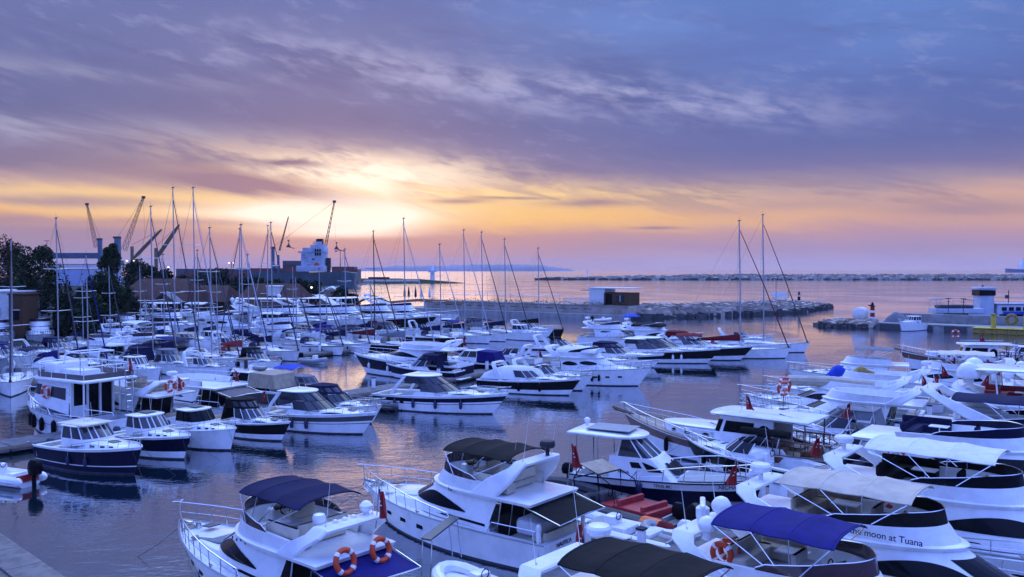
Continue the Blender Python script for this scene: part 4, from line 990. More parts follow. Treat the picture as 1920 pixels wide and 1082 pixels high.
# outer breakwater across the horizon (right)
b0 = G(2200, 526); b1 = G(1190, 524); 
dist = G(1400, 525).y
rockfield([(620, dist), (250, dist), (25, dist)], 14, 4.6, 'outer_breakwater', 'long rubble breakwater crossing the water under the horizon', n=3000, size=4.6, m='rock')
lt = thing('beacon_tower', 'slim white beacon on the tip of the long far breakwater', 'beacon', (G(1058,520).x*1.0+6, dist, 4.2))
lb = MB(); lb.lathe((0,0,0), [(1.3,0),(1.1,1),(.7,1.2),(.55,5.5),(1.0,5.6),(1.0,6.0),(.5,6.1),(.5,7.4),(.1,8)], 'white', 10); lb.build('tower', lt)
# inner breakwater with small sign and lantern
dI = G(1400, 588).y
pI = [G(1140, 596), G(1300, 592), G(1440, 586), G(1552, 577)]
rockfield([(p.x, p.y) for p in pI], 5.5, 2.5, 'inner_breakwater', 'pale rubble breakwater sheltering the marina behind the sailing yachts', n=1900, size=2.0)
bt = thing('harbour_light', 'dark and white harbour light with a lantern at the end of the inner breakwater', 'beacon', G(1498, 570, 1.6))
bb = MB(); bb.lathe((0,0,0), [(.55,0),(.5,.8)], 'white', 10); bb.lathe((0,0,.8), [(.42,0),(.36,1.2)], 'black', 10); bb.lathe((0,0,2.0), [(.34,0),(.32,.5)], 'white', 10); bb.lathe((0,0,2.5),[(.6,0),(.6,.1),(.25,.12),(.25,.7),(.02,.95)],'black',10); bb.build('tower', bt); antenna(bt, (.3,0,2.6), 1.2)
sg_ = thing('notice_board', 'small white notice board on posts on the inner breakwater', 'sign', G(1462, 563, 2.3), 0)
sb_ = MB(); sb_.box((0,0,1.5),(4.2,.08,1.5),'white'); sb_.build('panel', sg_)
sp2 = MB()
for x in (-1.7, 1.7): sp2.tube([(x,.1,-.8),(x,.1,2.2)], .08, 'steel', 5)
sp2.build('post', sg_)
for (px, py, h) in ((1455, 548, 5.5), (1478, 556, 3.2)):
    q_ = G(px, 566, 2.2); pt = thing('signal_mast', 'thin signal mast %s the notice board on the breakwater' % ('rising left of' if px < 1460 else 'standing right of'), 'mast', q_); m_ = MB(); m_.tube([(0,0,-.5),(0,0,h)], .06, 'mastdark', 4); m_.box((0,0,h*.75),(.9,.05,.05),'mastdark'); m_.build('pole', pt)
# ---- restaurant mole (pale wall with greenery and a small kiosk building)
A_, B_ = G(872, 586), G(1150, 599)
def mole():
    a = Vector((A_.x-18, A_.y+10, 0)); b = Vector((B_.x+3, B_.y, 0)); d = (b-a); L = d.length; d.normalize(); t = thing('mole_wall', 'pale stone mole with planters behind the middle sailing yachts', 'wall', (a+b)/2, math.atan2(d.y, d.x))
    mb = MB(); mb.box((0, 4, .15), (L, 12, 1.6), 'concrete'); mb.build('base', t)
    wb = MB(); wb.box((4, 5.2, 1.9), (L-8, 9, 1.9), 'palestone'); wb.box((4, .62, 2.88), (L-8, .5, .14), 'concrete', bev=.03); wb.build('wall', t)
    for i in range(14):
        s = MB(); s.box((-L/2+13+i*(L-20)/14, .66, 2.0), (2.0, .10, .16), 'darkgrey'); s.build('slot', t)
    hb_ = MB(); r2 = random.Random(5)
    for i in range(2400):
        x = r2.uniform(-L/2+9, L/2-2); y = r2.uniform(1.2, 2.4); z = 2.85+r2.random()**1.6*(.75+.5*math.sin(x*.7)*math.sin(x*.23)); s_ = .16
        hb_.add([(x+r2.uniform(-s_,s_), y+r2.uniform(-s_,s_), z+r2.uniform(-s_,s_)) for _ in range(3)], [(0,1,2)], 'shrub')
    h = hb_.build('hedge', t, smooth_=False); h['kind'] = 'stuff'
    ra = MB(); x0 = -L/2+9
    for i in range(12): ra.tube([(x0+i*3.6, 3.2, 2.8), (x0+i*3.6, 3.2, 5.0)], .05, 'steel', 4)
    ra.tube([(x0, 3.2, 5.0), (x0+11*3.6, 3.2, 5.0)], .06, 'steel', 4); ra.tube([(x0, 3.2, 4.4), (x0+11*3.6, 3.2, 4.4)], .04, 'steel', 4); ra.build('pergola_rail', t)
    k = thing('kiosk', 'small flat-roofed brown and white kiosk at the end of the mole', 'building', (a+b)/2+d*(L*.5-6.5)+Vector((-d.y, d.x, 0))*5.0+Vector((0,0,2.85)), math.atan2(d.y, d.x))
    q = MB(); q.box((-2.6,0,1.9),(4.0,5,3.8),'offwhite'); q.build('white_wing', k)
    q = MB(); q.box((2.6,-.3,1.45),(6.4,5,2.9),'brownwall'); q.build('wall', k)
    q = MB(); q.box((.8,0,3.9),(11.0,5.6,.25),'offwhite',bev=.03); q.box((-6.2,.5,3.3),(3.4,3,.12),'darkgrey'); q.build('roof', k)
    q = MB(); q.box((.7,-2.83,1.5),(1.6,.08,2.3),'glass'); q.build('door', k); q = MB(); q.box((3.6,-2.83,1.6),(2.0,.08,1.4),'paleglass'); q.box((3.6,-2.86,1.6),(.1,.08,1.4),'white'); q.build('window', k)
    f = thing('picket_fence', 'low pale fence beside the kiosk on the mole', 'fence', (a+b)/2+d*(L*.5-15)+Vector((-d.y, d.x, 0))*3.6+Vector((0,0,2.85)), math.atan2(d.y, d.x)); q = MB()
    for i in range(18): q.box((-3.6+i*.42, 0, .9), (.12,.05,1.6), 'offwhite')
    q.box((0,0,.5),(7.6,.06,.1),'offwhite'); q.box((0,0,1.3),(7.6,.06,.1),'offwhite'); q.build('pickets', f)
    st_ = [(-24,'tall rolled white parasol among the dark ones by the quay cafe','whitecanvas'),(-21,'rolled white parasol nearest the mole hedge','whitecanvas'),(-26,'rolled dark green parasol left of the white parasols','navycanvas'),(-28.5,'rolled dark green parasol leftmost by the cafe','charcoal'),(-30,'rolled dark parasol at the cafe edge beside the palm tops','charcoal')]
    for i, (x, lb_, mm) in enumerate(st_):
        w = thing('parasol', lb_, 'parasol', (a+b)/2+d*(x-6)+Vector((-d.y, d.x, 0))*4+Vector((0,0,2.6)), 0, 'rolled parasols by the cafe'); q = MB(); q.tube([(0,0,-.6),(0,0,3.2)], .05, 'steel', 5); q.build('pole', w); q = MB(); q.lathe((0,0,.9), [(.26,0),(.34,.4),(.26,1.6),(.10,2.6),(.02,2.9)], mm, 8); q.build('canopy', w)
mole()
# ---- harbour pier on the left with revetment and a white lighthouse
pp = [G(640,531), G(700,530), G(780,529.5), G(858,529)]
def pier():
    a, b = pp[0], pp[3]; t = thing('harbour_pier', 'far harbour pier with pale green revetment reaching out behind the masts', 'pier', (a.x, a.y, 0)); o = Vector((a.x, a.y, 0)); L = b.x-a.x+10
    mb = MB(); rows = []
    for i in range(9):
        x = L*i/8; e = 1 if i < 6 else 1-(i-5)/3.2; rows.append([(x, -16*e, -.3), (x, -7*e, 3.0*e), (x, 10*e, 3.2*e), (x, 20*e, -.3)])
    mb.loft(rows, 'turf', closed=False, cap1=True); mb.build('mound', t)
    sb = MB()
    for i in range(22): x = 18+i*(L*.62-18)/22; sb.add([(x, -14.6, .12), (x+1.6, -14.6, .12), (x+3.4, -7.4, 2.95), (x+1.8, -7.4, 2.95)], [(0,1,2,3)], 'concrete')
    sb.build('revetment_slabs', t)
    bx = MB(); bx.box((L*.30, 2, 3.9), (16, 6, 1.9), 'rust'); bx.build('stacked_cargo', t)
    lh = thing('lighthouse', 'small white lighthouse with a gallery on the far harbour pier', 'lighthouse', (G(822,529).x, a.y+2, 2.6)); q = MB(); q.lathe((0,0,0), [(2.0,0),(1.8,3.5),(1.5,7),(1.5,7.1)], 'white', 12); q.build('tower', lh); q = MB(); q.lathe((0,0,6.0), [(3.4,0),(3.4,.3),(3.4,.35)], 'white', 12); q.lathe((0,0,6.3),[(3.3,0),(3.3,1.2),(3.2,1.2),(3.2,0)],'paleblue',12); q.build('gallery', lh); q = MB(); q.lathe((0,0,7.1), [(1.1,0),(1.1,2.6),(.3,4.6),(.05,5.6)], 'white', 10); q.build('lantern', lh)
pier()
# ---- far shore and hills
def ridge(name, pts, dist, m, depth=600, n=60, seed=1, rough=1.0):
    r2 = random.Random(seed); mb = MB(); rows = []
    for i in range(n+1):
        f = i/n; px = pts[0][0]+(pts[-1][0]-pts[0][0])*f; h = 0
        for j in range(len(pts)-1):
            if pts[j][0] <= px <= pts[j+1][0]: k = (px-pts[j][0])/(pts[j+1][0]-pts[j][0]); h = pts[j][1]*(1-k)+pts[j+1][1]*k
        x = (px-960)/FPX*dist; hh = h/FPX*dist+11*(1 if h > 0 else 0); hh = max(hh+r2.uniform(-1, 1)*rough*dist/FPX, .5)
        rows.append([(x, dist-20, -1), (x, dist, hh*.55), (x, dist+depth*.3, hh), (x, dist+depth, hh*.8), (x, dist+depth*1.2, -1)])
    mb.loft(rows, m, closed=False); o = mb.build(name, None, ang=180); return struct(o)
ridge('hills', [(640,0),(700,5),(760,7),(850,8),(900,9),(960,9),(1020,8),(1045,4),(1080,0)], 5200, 'hill', seed=2, n=70, rough=1.2)
# the industrial port ground on the left
land = MB(); land.add([(-900, 190, 1.4), (-46, 190, 1.4), (-60, 330, 1.4), (-100, 420, 1.4), (-115, 900, 1.4), (-900, 900, 1.4)], [(0,1,2,3,4,5)], 'land'); land.loft([[(-900,190,1.4),(-46,190,1.4),(-60,330,1.4),(-100,420,1.4),(-115,900,1.4)],[(-900,190,-1),(-46,190,-1),(-60,330,-1),(-100,420,-1),(-115,900,-1)]], 'concrete', closed=False); struct(land.build('port_ground', smooth_=False))
land2 = MB(); lp = [(-200, 60), (-78, 78), (-64, 108), (-52, 150), (-26, 182), (-14, 190), (-46, 200), (-200, 200)]
land2.add([(x, y, 1.1) for x, y in lp], [tuple(range(8))], 'land'); land2.loft([[(x, y, 1.1) for x, y in lp], [(x, y, -1) for x, y in lp]], 'concrete'); struct(land2.build('marina_ground', smooth_=False))
# container stacks
def block(px0, px1, pytop, dist, depth, m, name, label, cat, group=None, z0=1.4):
    a = GD(px0, pytop, dist); b = GD(px1, pytop, dist); h = a.z-z0; w = b.x-a.x
    t = thing(name, label, cat, ((a.x+b.x)/2, dist+depth/2, z0), 0, group); mb = MB(); mb.box((0, 0, h/2), (w, depth, h), m); mb.build('stack', t); return t
block(440, 530, 503, 640, 14, 'containers', 'container_stack', 'long low row of dark shipping containers left of the ship', 'containers', 'container stacks on the port quay')
block(530, 572, 489, 600, 12, 'containers', 'container_stack', 'tall rust-red block of shipping containers beside the white ship bridge', 'containers', 'container stacks on the port quay')
block(622, 664, 500, 560, 12, 'containers', 'container_stack', 'stepped container block right of the ship bridge', 'containers', 'container stacks on the port quay')
block(664, 671, 505, 560, 12, 'containers', 'container_stack', 'single low column of containers at the seaward end of the stacks', 'containers', 'container stacks on the port quay')
block(330, 440, 504, 660, 14, 'containers', 'container_stack', 'dark container row behind the trees left of the twin masts', 'containers', 'container stacks on the port quay')
# cargo ship with white bridge
def cargo():
    d = 520; s = d/FPX; c = GD(590, 500, d); t = thing('cargo_ship', 'cargo ship with tall white bridge, red funnel and dark green hull', 'ship', (c.x, d, 0), 0)
    X = lambda px: (px-590)*s; Z = lambda py: 11+(505-py)*s
    q = MB(); q.loft([[(X(470),-9,-1),(X(470),-9,Z(513)),(X(470),9,Z(513)),(X(470),9,-1)],[(X(640),-9,-1),(X(645),-9,Z(509)),(X(645),9,Z(509)),(X(640),9,-1)],[(X(664),-5,-1),(X(670),-6,Z(512)),(X(670),6,Z(512)),(X(664),5,-1)]], 'shipgreen', closed=True, cap0=True, cap1=True); q.build('hull', t)
    q = MB(); w = X(611)-X(569); q.box(((X(569)+X(611))/2, 0, (Z(474)+Z(506))/2), (w, 12, Z(474)-Z(506)), 'shipwhite'); q.box(((X(569)+X(611))/2+.6, 0, Z(470)), (w*.95, 12, 3.2), 'shipwhite'); q.box(((X(585)+X(611))/2, 0, Z(466)), (X(611)-X(585), 9, 4), 'shipwhite'); q.box(((X(563)+X(616))/2, -3, Z(473)), (X(616)-X(563), 5, .9), 'shipwhite'); q.box(((X(563)+X(614))/2, -4, Z(504)), (X(614)-X(563), 12, 3.6), 'shipwhite', bev=.2); q.build('bridge', t)
    for r_ in (470, 477):
        for k in range(3):
            q = MB(); q.box((X(596+k*4.2), -6.25, Z(r_)), (.9, .15, 1.6), 'glass'); q.build('window', t)
    for k in range(4): q = MB(); q.box((X(575+k*3), -6.2, Z(478+k*6)), (2.2, .3, .25), 'grey'); q.build('stair', t)
    q = MB(); q.box((X(599), 0, Z(461)), (X(606)-X(594), 5, 5), 'shipwhite'); q.lathe((X(597),0,Z(459)), [(1.6,0),(1.4,3.4)], 'red', 8); q.box((X(601), 0, Z(453)), (3.2, 3.4, 3.2), 'black'); q.box((X(603), -1.75, Z(458)), (1.5, .1, 3.4), 'red'); q.build('funnel', t)
    q = MB(); q.box((X(596), -6.8, Z(500)), (2.4, 1.6, 5.2), 'orange', ry=.6, bev=.5); q.build('lifeboat', t)
    q = MB(); q.tube([(X(589),0,Z(466)),(X(589),0,Z(452))], .2, 'mastdark', 5); q.box((X(589),0,Z(457)), (2.5,.15,.15), 'mastdark'); q.box((X(575),0,Z(467.5)),(4.5,2,1),'darkgrey'); q.build('mast', t)
    q = MB(); q.tube([(X(616),0,Z(514)),(X(616),0,Z(486))], 1.3, 'cranedark', 8); q.box((X(616),0,Z(493)),(2.6,2.6,6),'cranedark'); q.tube([(X(615),0,Z(487)),(X(590),-7,Z(486))], .35, 'cranedark', 4); q.build('deck_crane', t)
cargo()
# ---- port cranes
def lattice(mb, a, b, w0, w1, m, r=.16, n=10):
    a, b = Vector(a), Vector(b); d = (b-a).normalized(); s = d.cross(Vector((0,1,0))).normalized(); e = Vector((0,1,0)); pv = None
    for i in range(n+1):
        f = i/n; p = a+(b-a)*f; w = w0+(w1-w0)*f; c = [p+s*w+e*w, p-s*w+e*w, p-s*w-e*w, p+s*w-e*w]
        if pv:
            for k in range(4): mb.tube([pv[k], c[k]], r, m, 3); mb.tube([pv[k], c[(k+1) % 4]], r*.6, m, 3)
        pv = c
def crane(pb, tip, tower, dist, label, jm='cranedark', name='harbour_crane', w=1.2, cab=True, kind='lattice', towm='steelblue', base=510):
    """pb: pixel of jib foot, tip: pixel of jib end, tower: (px, pytop, halfwidth px)"""
    s = dist/FPX; o = GD(tower[0], 505, dist); t = thing(name, label, 'crane', (o.x, dist, 1.4)); f = lambda px, py: GD(px, py, dist)-Vector((o.x, dist, 1.4))
    q = MB(); tw = tower[2]*s; tp = f(tower[0], tower[1]); q.box((0,0,tp.z/2), (tw*2, tw*2, tp.z), towm, bev=.1); q.box((0,0,2),(tw*5,tw*5,4),towm,bev=.3); q.build('tower', t)
    if cab: q = MB(); q.box((tw*1.2,-tw,tp.z*.45),(tw*3,tw*2.5,3.5),towm,bev=.2); q.box((-tw*.2,0,tp.z+.6),(tw*2.8,tw*1.6,1.4),'cranedark'); q.build('machine_house', t)
    q = MB(); a, b = f(*pb), f(*tip)
    if kind == 'lattice': lattice(q, a, b, w, w*.35, jm)
    else: 
        dd = (b-a).normalized(); n_ = dd.cross(Vector((0,1,0))); rings = []
        for (k, ww) in ((0, .5), (.12, 1.0), (.5, .95), (.8, .75), (1, .22)):
            p = a+(b-a)*k; rings.append([p+n_*ww*w+Vector((0,.7,0)), p-n_*ww*w+Vector((0,.7,0)), p-n_*ww*w-Vector((0,.7,0)), p+n_*ww*w-Vector((0,.7,0))])
        q.loft(rings, jm, cap0=True, cap1=True)
    if cab: q.box(b, (2.4, 1.5, 1.8), 'cranedark', bev=.3)
    q.build('jib', t)
    q = MB(); q.tube([tp+Vector((0,0,1)), b], .10, 'cranedark', 3); q.tube([b, b-Vector((-.6,0,(b.z)*.45))], .06, 'cranedark', 3); q.build('cable', t)
    return t
crane((181,464), (163,383), (188,450,3.2), 620, 'lattice-jib dock crane furthest left with blue tower')
crane((232,470), (269,370), (221,447,4.5), 600, 'lattice-jib dock crane leaning right behind the dark conifer', w=1.5)
crane((251,484), (303,430), (248,462,2.4), 480, 'short yellow ship crane with solid tapering jib, left of its twin', jm='craneyellow', kind='box', towm='craneyellow', cab=False, w=.8)
crane((295,482), (336,421), (293,465,2.6), 460, 'yellow ship crane with solid jib just left of the tallest mast', jm='craneyellow', kind='box', towm='craneyellow', cab=False, w=.9)
crane((610,464), (627,378), (512,466,2.6), 640, 'faint tall crane whose lattice jib rises through the glow above the ship', w=.8, cab=True)
crane((524,470), (541,406), (522,478,2), 640, 'thin crane jib ending left of the sun glow', w=.5, cab=False)
# light masts
def lightmast(px, pytop, dist, label, heads=2, lit=False, z0=1.4, arm=1.4, m='mastdark', group='port light masts'):
    p = GD(px, pytop, dist); t = thing('light_mast', label, 'light mast', (p.x, dist, z0), 0, group); q = MB(); q.tube([(0,0,0),(0,0,p.z-z0)], .22*dist/500+.05, m, 6, r2=.12*dist/500+.03); q.box((0,0,p.z-z0),(arm*2,.3,.15),m); q.build('pole', t)
    for i in range(heads):
        h = MB(); h.box(((i-(heads-1)/2)*arm*1.6,-.2,p.z-z0-.25),(.8,.6,.4),'lamp' if lit else 'darkgrey',bev=.08); h.build('lamp_head', t)
lightmast(88, 451, 560, 'thin port light mast left above the pale shed')
lightmast(245, 488, 420, 'lit light mast between the dark tree and the first yellow crane', lit=True, arm=2.2)
lightmast(434, 492, 420, 'lit light mast right of the two close masts', lit=True)
lightmast(638, 470, 330, 'street-light mast with a ship radar arm beside the container block', arm=2.0)
lightmast(316, 500, 420, 'small lit lamp mast near the tallest sail mast', lit=True, heads=1)
# floating radar-like buoy shapes beside the masts: harbour signal arms
for (px, py, lb_) in ((631, 462, 'black signal arm with cone and ring on the tall lamp pole'), (541, 458, 'black signal arm with cone on the mast left of the ship')):
    p = GD(px, py, 332); t = thing('signal_beacon', lb_, 'signal', (p.x, 332, p.z)); q = MB(); q.lathe((0,0,-1.2),[(1.0,0),(.9,.25),(.15,1.4),(.1,2.2),(.5,2.6),(.1,2.9)],'cranedark',8); q.box((1.0,0,-1.3),(2.6,.2,.25),'cranedark',ry=.25); q.tube([(-.5,0,2.0),(-.5,0,2.6)],.05,'cranedark',3); q.build('signal_arm', t)
# ---- buildings on the left
def house(px0, px1, pytop, dist, depth, m, label, roofm=None, roofh=0, z0=1.1, name='building', windows=0, ang=0):
    a = GD(px0, pytop, dist); b = GD(px1, pytop, dist); h = a.z-z0; w = b.x-a.x; t = thing(name, label, 'building', ((a.x+b.x)/2, dist+depth/2, z0), ang)
    q = MB(); q.box((0,0,h/2),(w,depth,h),m); q.build('wall', t); q = MB()
    if roofh: 
        e = .6; q.loft([[(-w/2-e,-depth/2-e,h),(w/2+e,-depth/2-e,h),(w/2+e,depth/2+e,h),(-w/2-e,depth/2+e,h)],[(-w/2+w*.12,-.1,h+roofh),(w/2-w*.12,-.1,h+roofh),(w/2-w*.12,.1,h+roofh),(-w/2+w*.12,.1,h+roofh)]], roofm or m, cap0=True, cap1=True)
    else: q.box((0,0,h+.1),(w+.3,depth+.3,.25),roofm or m,bev=.05)
    q.build('roof', t)
    for i in range(windows):
        q = MB(); x = -w/2+w*(i+.5)/windows; q.box((x,-depth/2-.04,h*.55),(min(1.6, w/windows*.5),.1,1.3),'glass'); f = q.build('window', t); q = MB(); q.box((x,-depth/2-.10,h*.55+.72),(min(1.8,w/windows*.6),.12,.12),'offwhite'); q.build('lintel', f)
    return t
house(-60, 42, 548, 122, 10, 'offwhite', 'cream and brown flat-roofed building at the left edge behind the yachts', 'offwhite', windows=3)
house(16, 42, 553, 120, 4, 'brownwall', 'brown annex wall in front of the cream building', 'brownwall', windows=1)
house(88, 188, 484, 520, 20, 'steelblue', 'long blue-grey elevated conveyor shed above the white silo wall', z0=21.0, name='conveyor_shed')
house(96, 168, 505, 500, 40, 'paleblue', 'large pale blue warehouse seen between the trees', 'steelblue', name='warehouse')
house(96, 178, 496, 515, 14, 'offwhite', 'white upper storey of the port warehouse', 'rust', name='warehouse', z0=12)
house(215, 345, 568, 150, 14, 'brownwall', 'long restaurant with a dark tiled hip roof behind the moored yachts', 'rooftile', 4.2, windows=6, name='restaurant')
house(345, 420, 566, 160, 12, 'brownwall', 'second dark-roofed restaurant pavilion right of the long one', 'rooftile', 3.0, windows=4, name='restaurant')
house(440, 560, 571, 150, 12, 'concrete', 'low building with a dark sloping roof behind the white yachts', 'rooftile', 3.6, windows=3, name='clubhouse')
house(500, 523, 538, 152, 3, 'offwhite', 'pale square water tank standing over the dark roof', name='water_tank')
def tent(px, py, dist, w, h, label, m='whitecanvas'):
    p = GD(px, py, dist); t = thing('tent_roof', label, 'canopy', (p.x, dist, p.z)); q = MB(); q.grid(lambda u, v: ((u-.5)*w, (v-.5)*w*.7, -abs(2*u-1)**1.2*h-.3*abs(2*v-1)), 10, 6, m, thick=.06); q.build('canopy', t); q = MB()
    for x in (-.48,.48):
        for y in (-.33,.33): q.tube([(x*w,y*w,-h-.3),(x*w,y*w,1.1-p.z)], .08, 'steel', 5)
    q.build('post', t)
tent(598, 551, 158, 9, 2.6, 'white peaked tent roof behind the white yachts left of the bare hut')
tent(623, 536, 200, 5, 1.2, 'small white sail awning glowing above the tree tops')
tent(700, 553, 176, 9, 2.0, 'dark gazebo roof behind the sea-side yachts', 'rooftile')
tent(790, 560, 182, 18, .8, 'long brown flat awning of the quay cafe', 'rooftile')
tent(313, 546, 148, 5, 1.8, 'small triangular grey awning next to the white domes', 'greycanvas')
# ---- trees
def tree(px, pytop, dist, w, label, kind='leaf', z0=1.1, n=2600, leaf=.42, shape='round', seed=0, name='tree', group='trees on the marina bank', pybase=None):
    r2 = random.Random(seed+11); p = GD(px, pytop, dist); h = p.z-z0; t = thing(name, label, 'tree', (p.x, dist, z0), 0, group)
    q = MB(); q.tube([(0,0,-.2),(.1*w*.1,0,h*.3),(0,0,h*.62)], max(.12, w*.045), 'bark', 7, r2=max(.05, w*.018))
    for i in range(7):
        a = r2.uniform(0, 2*PI); z = h*r2.uniform(.22,.55); q.tube([(0,0,z),(math.cos(a)*w*.2,math.sin(a)*w*.2,z+h*.12),(math.cos(a)*w*.34,math.sin(a)*w*.34,z+h*.22)], w*.018, 'bark', 5, r2=w*.006)
    q.build('trunk', t)
    cl = []
    for i in range(46 if shape == 'round' else 40):
        f = r2.random()
        if shape == 'round': a = r2.uniform(0, 2*PI); rr = math.sqrt(r2.random())*w*.42; z = h*(.20+.74*f); env = math.sin(PI*min(1, max(.02, (z/h-.08)/.96)))**.55; cl.append((math.cos(a)*rr*env, math.sin(a)*rr*env, z, w*r2.uniform(.14,.25)))
        elif shape == 'cone': z = h*(.12+.84*f**1.25); env = (1-z/h)**.8*.9+.14; a = r2.uniform(0, 2*PI); rr = w*.45*env*r2.uniform(.3,1); cl.append((math.cos(a)*rr, math.sin(a)*rr, z, w*.16*(env+.25)))
        else: z = h*(.05+.9*f); env = math.sin(PI*min(1,(z/h)*.9+.12))**.6; a = r2.uniform(0,2*PI); rr = w*.22*env; cl.append((math.cos(a)*rr, math.sin(a)*rr, z, w*.28*env))
    q = MB()
    for i in range(n):
        c = cl[r2.randrange(len(cl))]; v = Vector((r2.gauss(0,1), r2.gauss(0,1), r2.gauss(0,.8))); v = v.normalized()*c[3]*r2.random()**.35
        o = Vector(c[:3])+v; a = Vector((r2.gauss(0,1), r2.gauss(0,1), r2.gauss(0,1))).normalized(); b = a.cross(Vector((r2.random(), r2.random(), r2.random()))).normalized(); s = leaf*r2.uniform(.6,1.3)
        mm = kind if r2.random() < .75 else ('leafdark' if kind != 'leafdark' else 'leaf')
        q.add([o-a*s, o+b*s*.55, o+a*s, o-b*s*.55], [(0,1,2,3)], mm)
    q.build('crown', t, smooth_=False); return t
tree(64, 460, 128, 7.6, 'large dark evergreen tree right of the brown building', 'leaf', seed=1, n=11000, leaf=.25)
tree(16, 441, 140, 6.5, 'tall tree with loose autumn-brown crown at the left edge', 'leafbrown', seed=2, n=5000, leaf=.24)
tree(30, 478, 150, 7, 'brownish broad tree between the left edge and the dark evergreen', 'leafbrown', seed=3, n=5000, leaf=.24)
tree(208, 452, 138, 7.5, 'tall dark conifer with ragged layered crown', 'leaf', seed=4, n=10000, shape='cone', leaf=.26)
tree(192, 510, 132, 5.5, 'dense bush-like tree at the foot of the tall conifer', 'leaf', seed=5, n=6000, leaf=.25)
tree(264, 489, 190, 7.5, 'rounded dark tree behind the restaurant roof', 'leaf', seed=6, n=6000, leaf=.32)
tree(302, 508, 185, 6, 'dark tree left of the tallest mast', 'leafdark', seed=7, n=2000, leaf=.5)
tree(128, 527, 124, 2.6, 'slender cypress left of the pale warehouse gap', 'leafdark', seed=8, n=900, shape='col', leaf=.3, name='cypress_tree')
tree(151, 537, 124, 3.0, 'slender cypress right of the pale warehouse gap', 'leafdark', seed=9, n=900, shape='col', leaf=.3, name='cypress_tree')
tree(114, 552, 126, 3.6, 'small grey-green tree between the cypresses and the evergreen', 'leaf', seed=10, n=1400)
tree(170, 552, 122, 3.6, 'broad low tree behind the first yacht canopies', 'leaf', seed=12, n=1600)
for i, (px, py, d_, w_, lb_) in enumerate(((385,508,210,11,'dark round tree between the two tallest masts'),(415,503,215,11,'broad dark tree just left of the lit lamp mast'),(452,516,220,10,'low dark tree under the container row'),(480,522,220,9,'low dark tree in front of the long container row'),(512,520,205,8,'dark tree above the pale water tank'),(560,526,215,9,'palm-topped dark tree below the ship'),(585,528,210,8,'small dark tree under the ship bow rail'),(350,515,200,9,'dark tree right of the tallest mast'),(660,553,188,6,'ragged low tree against the bright water'),(640,540,196,7,'dark tree at the end of the port bank'),(236,540,150,7,'dark shrub tree against the restaurant wall'),(440,540,175,8,'olive tree behind the clubhouse'),(540,535,190,8,'low tree right of the water tank'))):
    tree(px, py, d_, w_*.66, lb_, 'leafdark' if i % 2 else 'leaf', seed=20+i, n=1300, leaf=.42)
# hedge of the bank as ground cover
hb = MB(); r2 = random.Random(9)
for i in range(9000):
    f = r2.random(); px = 70+f*640; d_ = 124+f*52+r2.uniform(0,8); x = (px-960)/FPX*d_; z = 1.1+r2.random()**1.3*(2.6 if f < .5 else 1.9)*(.6+.5*math.sin(px*.05)*math.sin(px*.021)); s = .35
    hb.add([(x+r2.uniform(-s,s), d_+r2.uniform(-s,s), z+r2.uniform(-s,s)) for _ in range(3)], [(0,1,2)], 'leafdark' if i % 3 else 'leaf')
tag(hb.build('shore_bushes', smooth_=False), 'dark ground-cover bushes along the bank behind the yachts', 'bushes', kind='stuff')
# bank lamps
for i, (px, py) in enumerate(((566,541),(584,540),(552,543),(372,541),(362,543),(535,544))):
    p = GD(px, py, 165); t = thing('street_lamp', ['globe lamp brightest among the trees below the ship','globe lamp right of the brightest one','small globe lamp left of the brightest one','lamp glowing right of the tallest masts','faint lamp left of the one by the tall masts','small lamp above the clubhouse roof'][i], 'lamp', (p.x, 165, 1.1), 0, 'lamps along the bank'); q = MB(); q.tube([(0,0,0),(0,0,p.z-1.1)], .06, 'mastdark', 5); q.build('post', t); q = MB(); q.ball((0,0,p.z-1.0), .20, 'lamp', 8); q.build('globe', t)
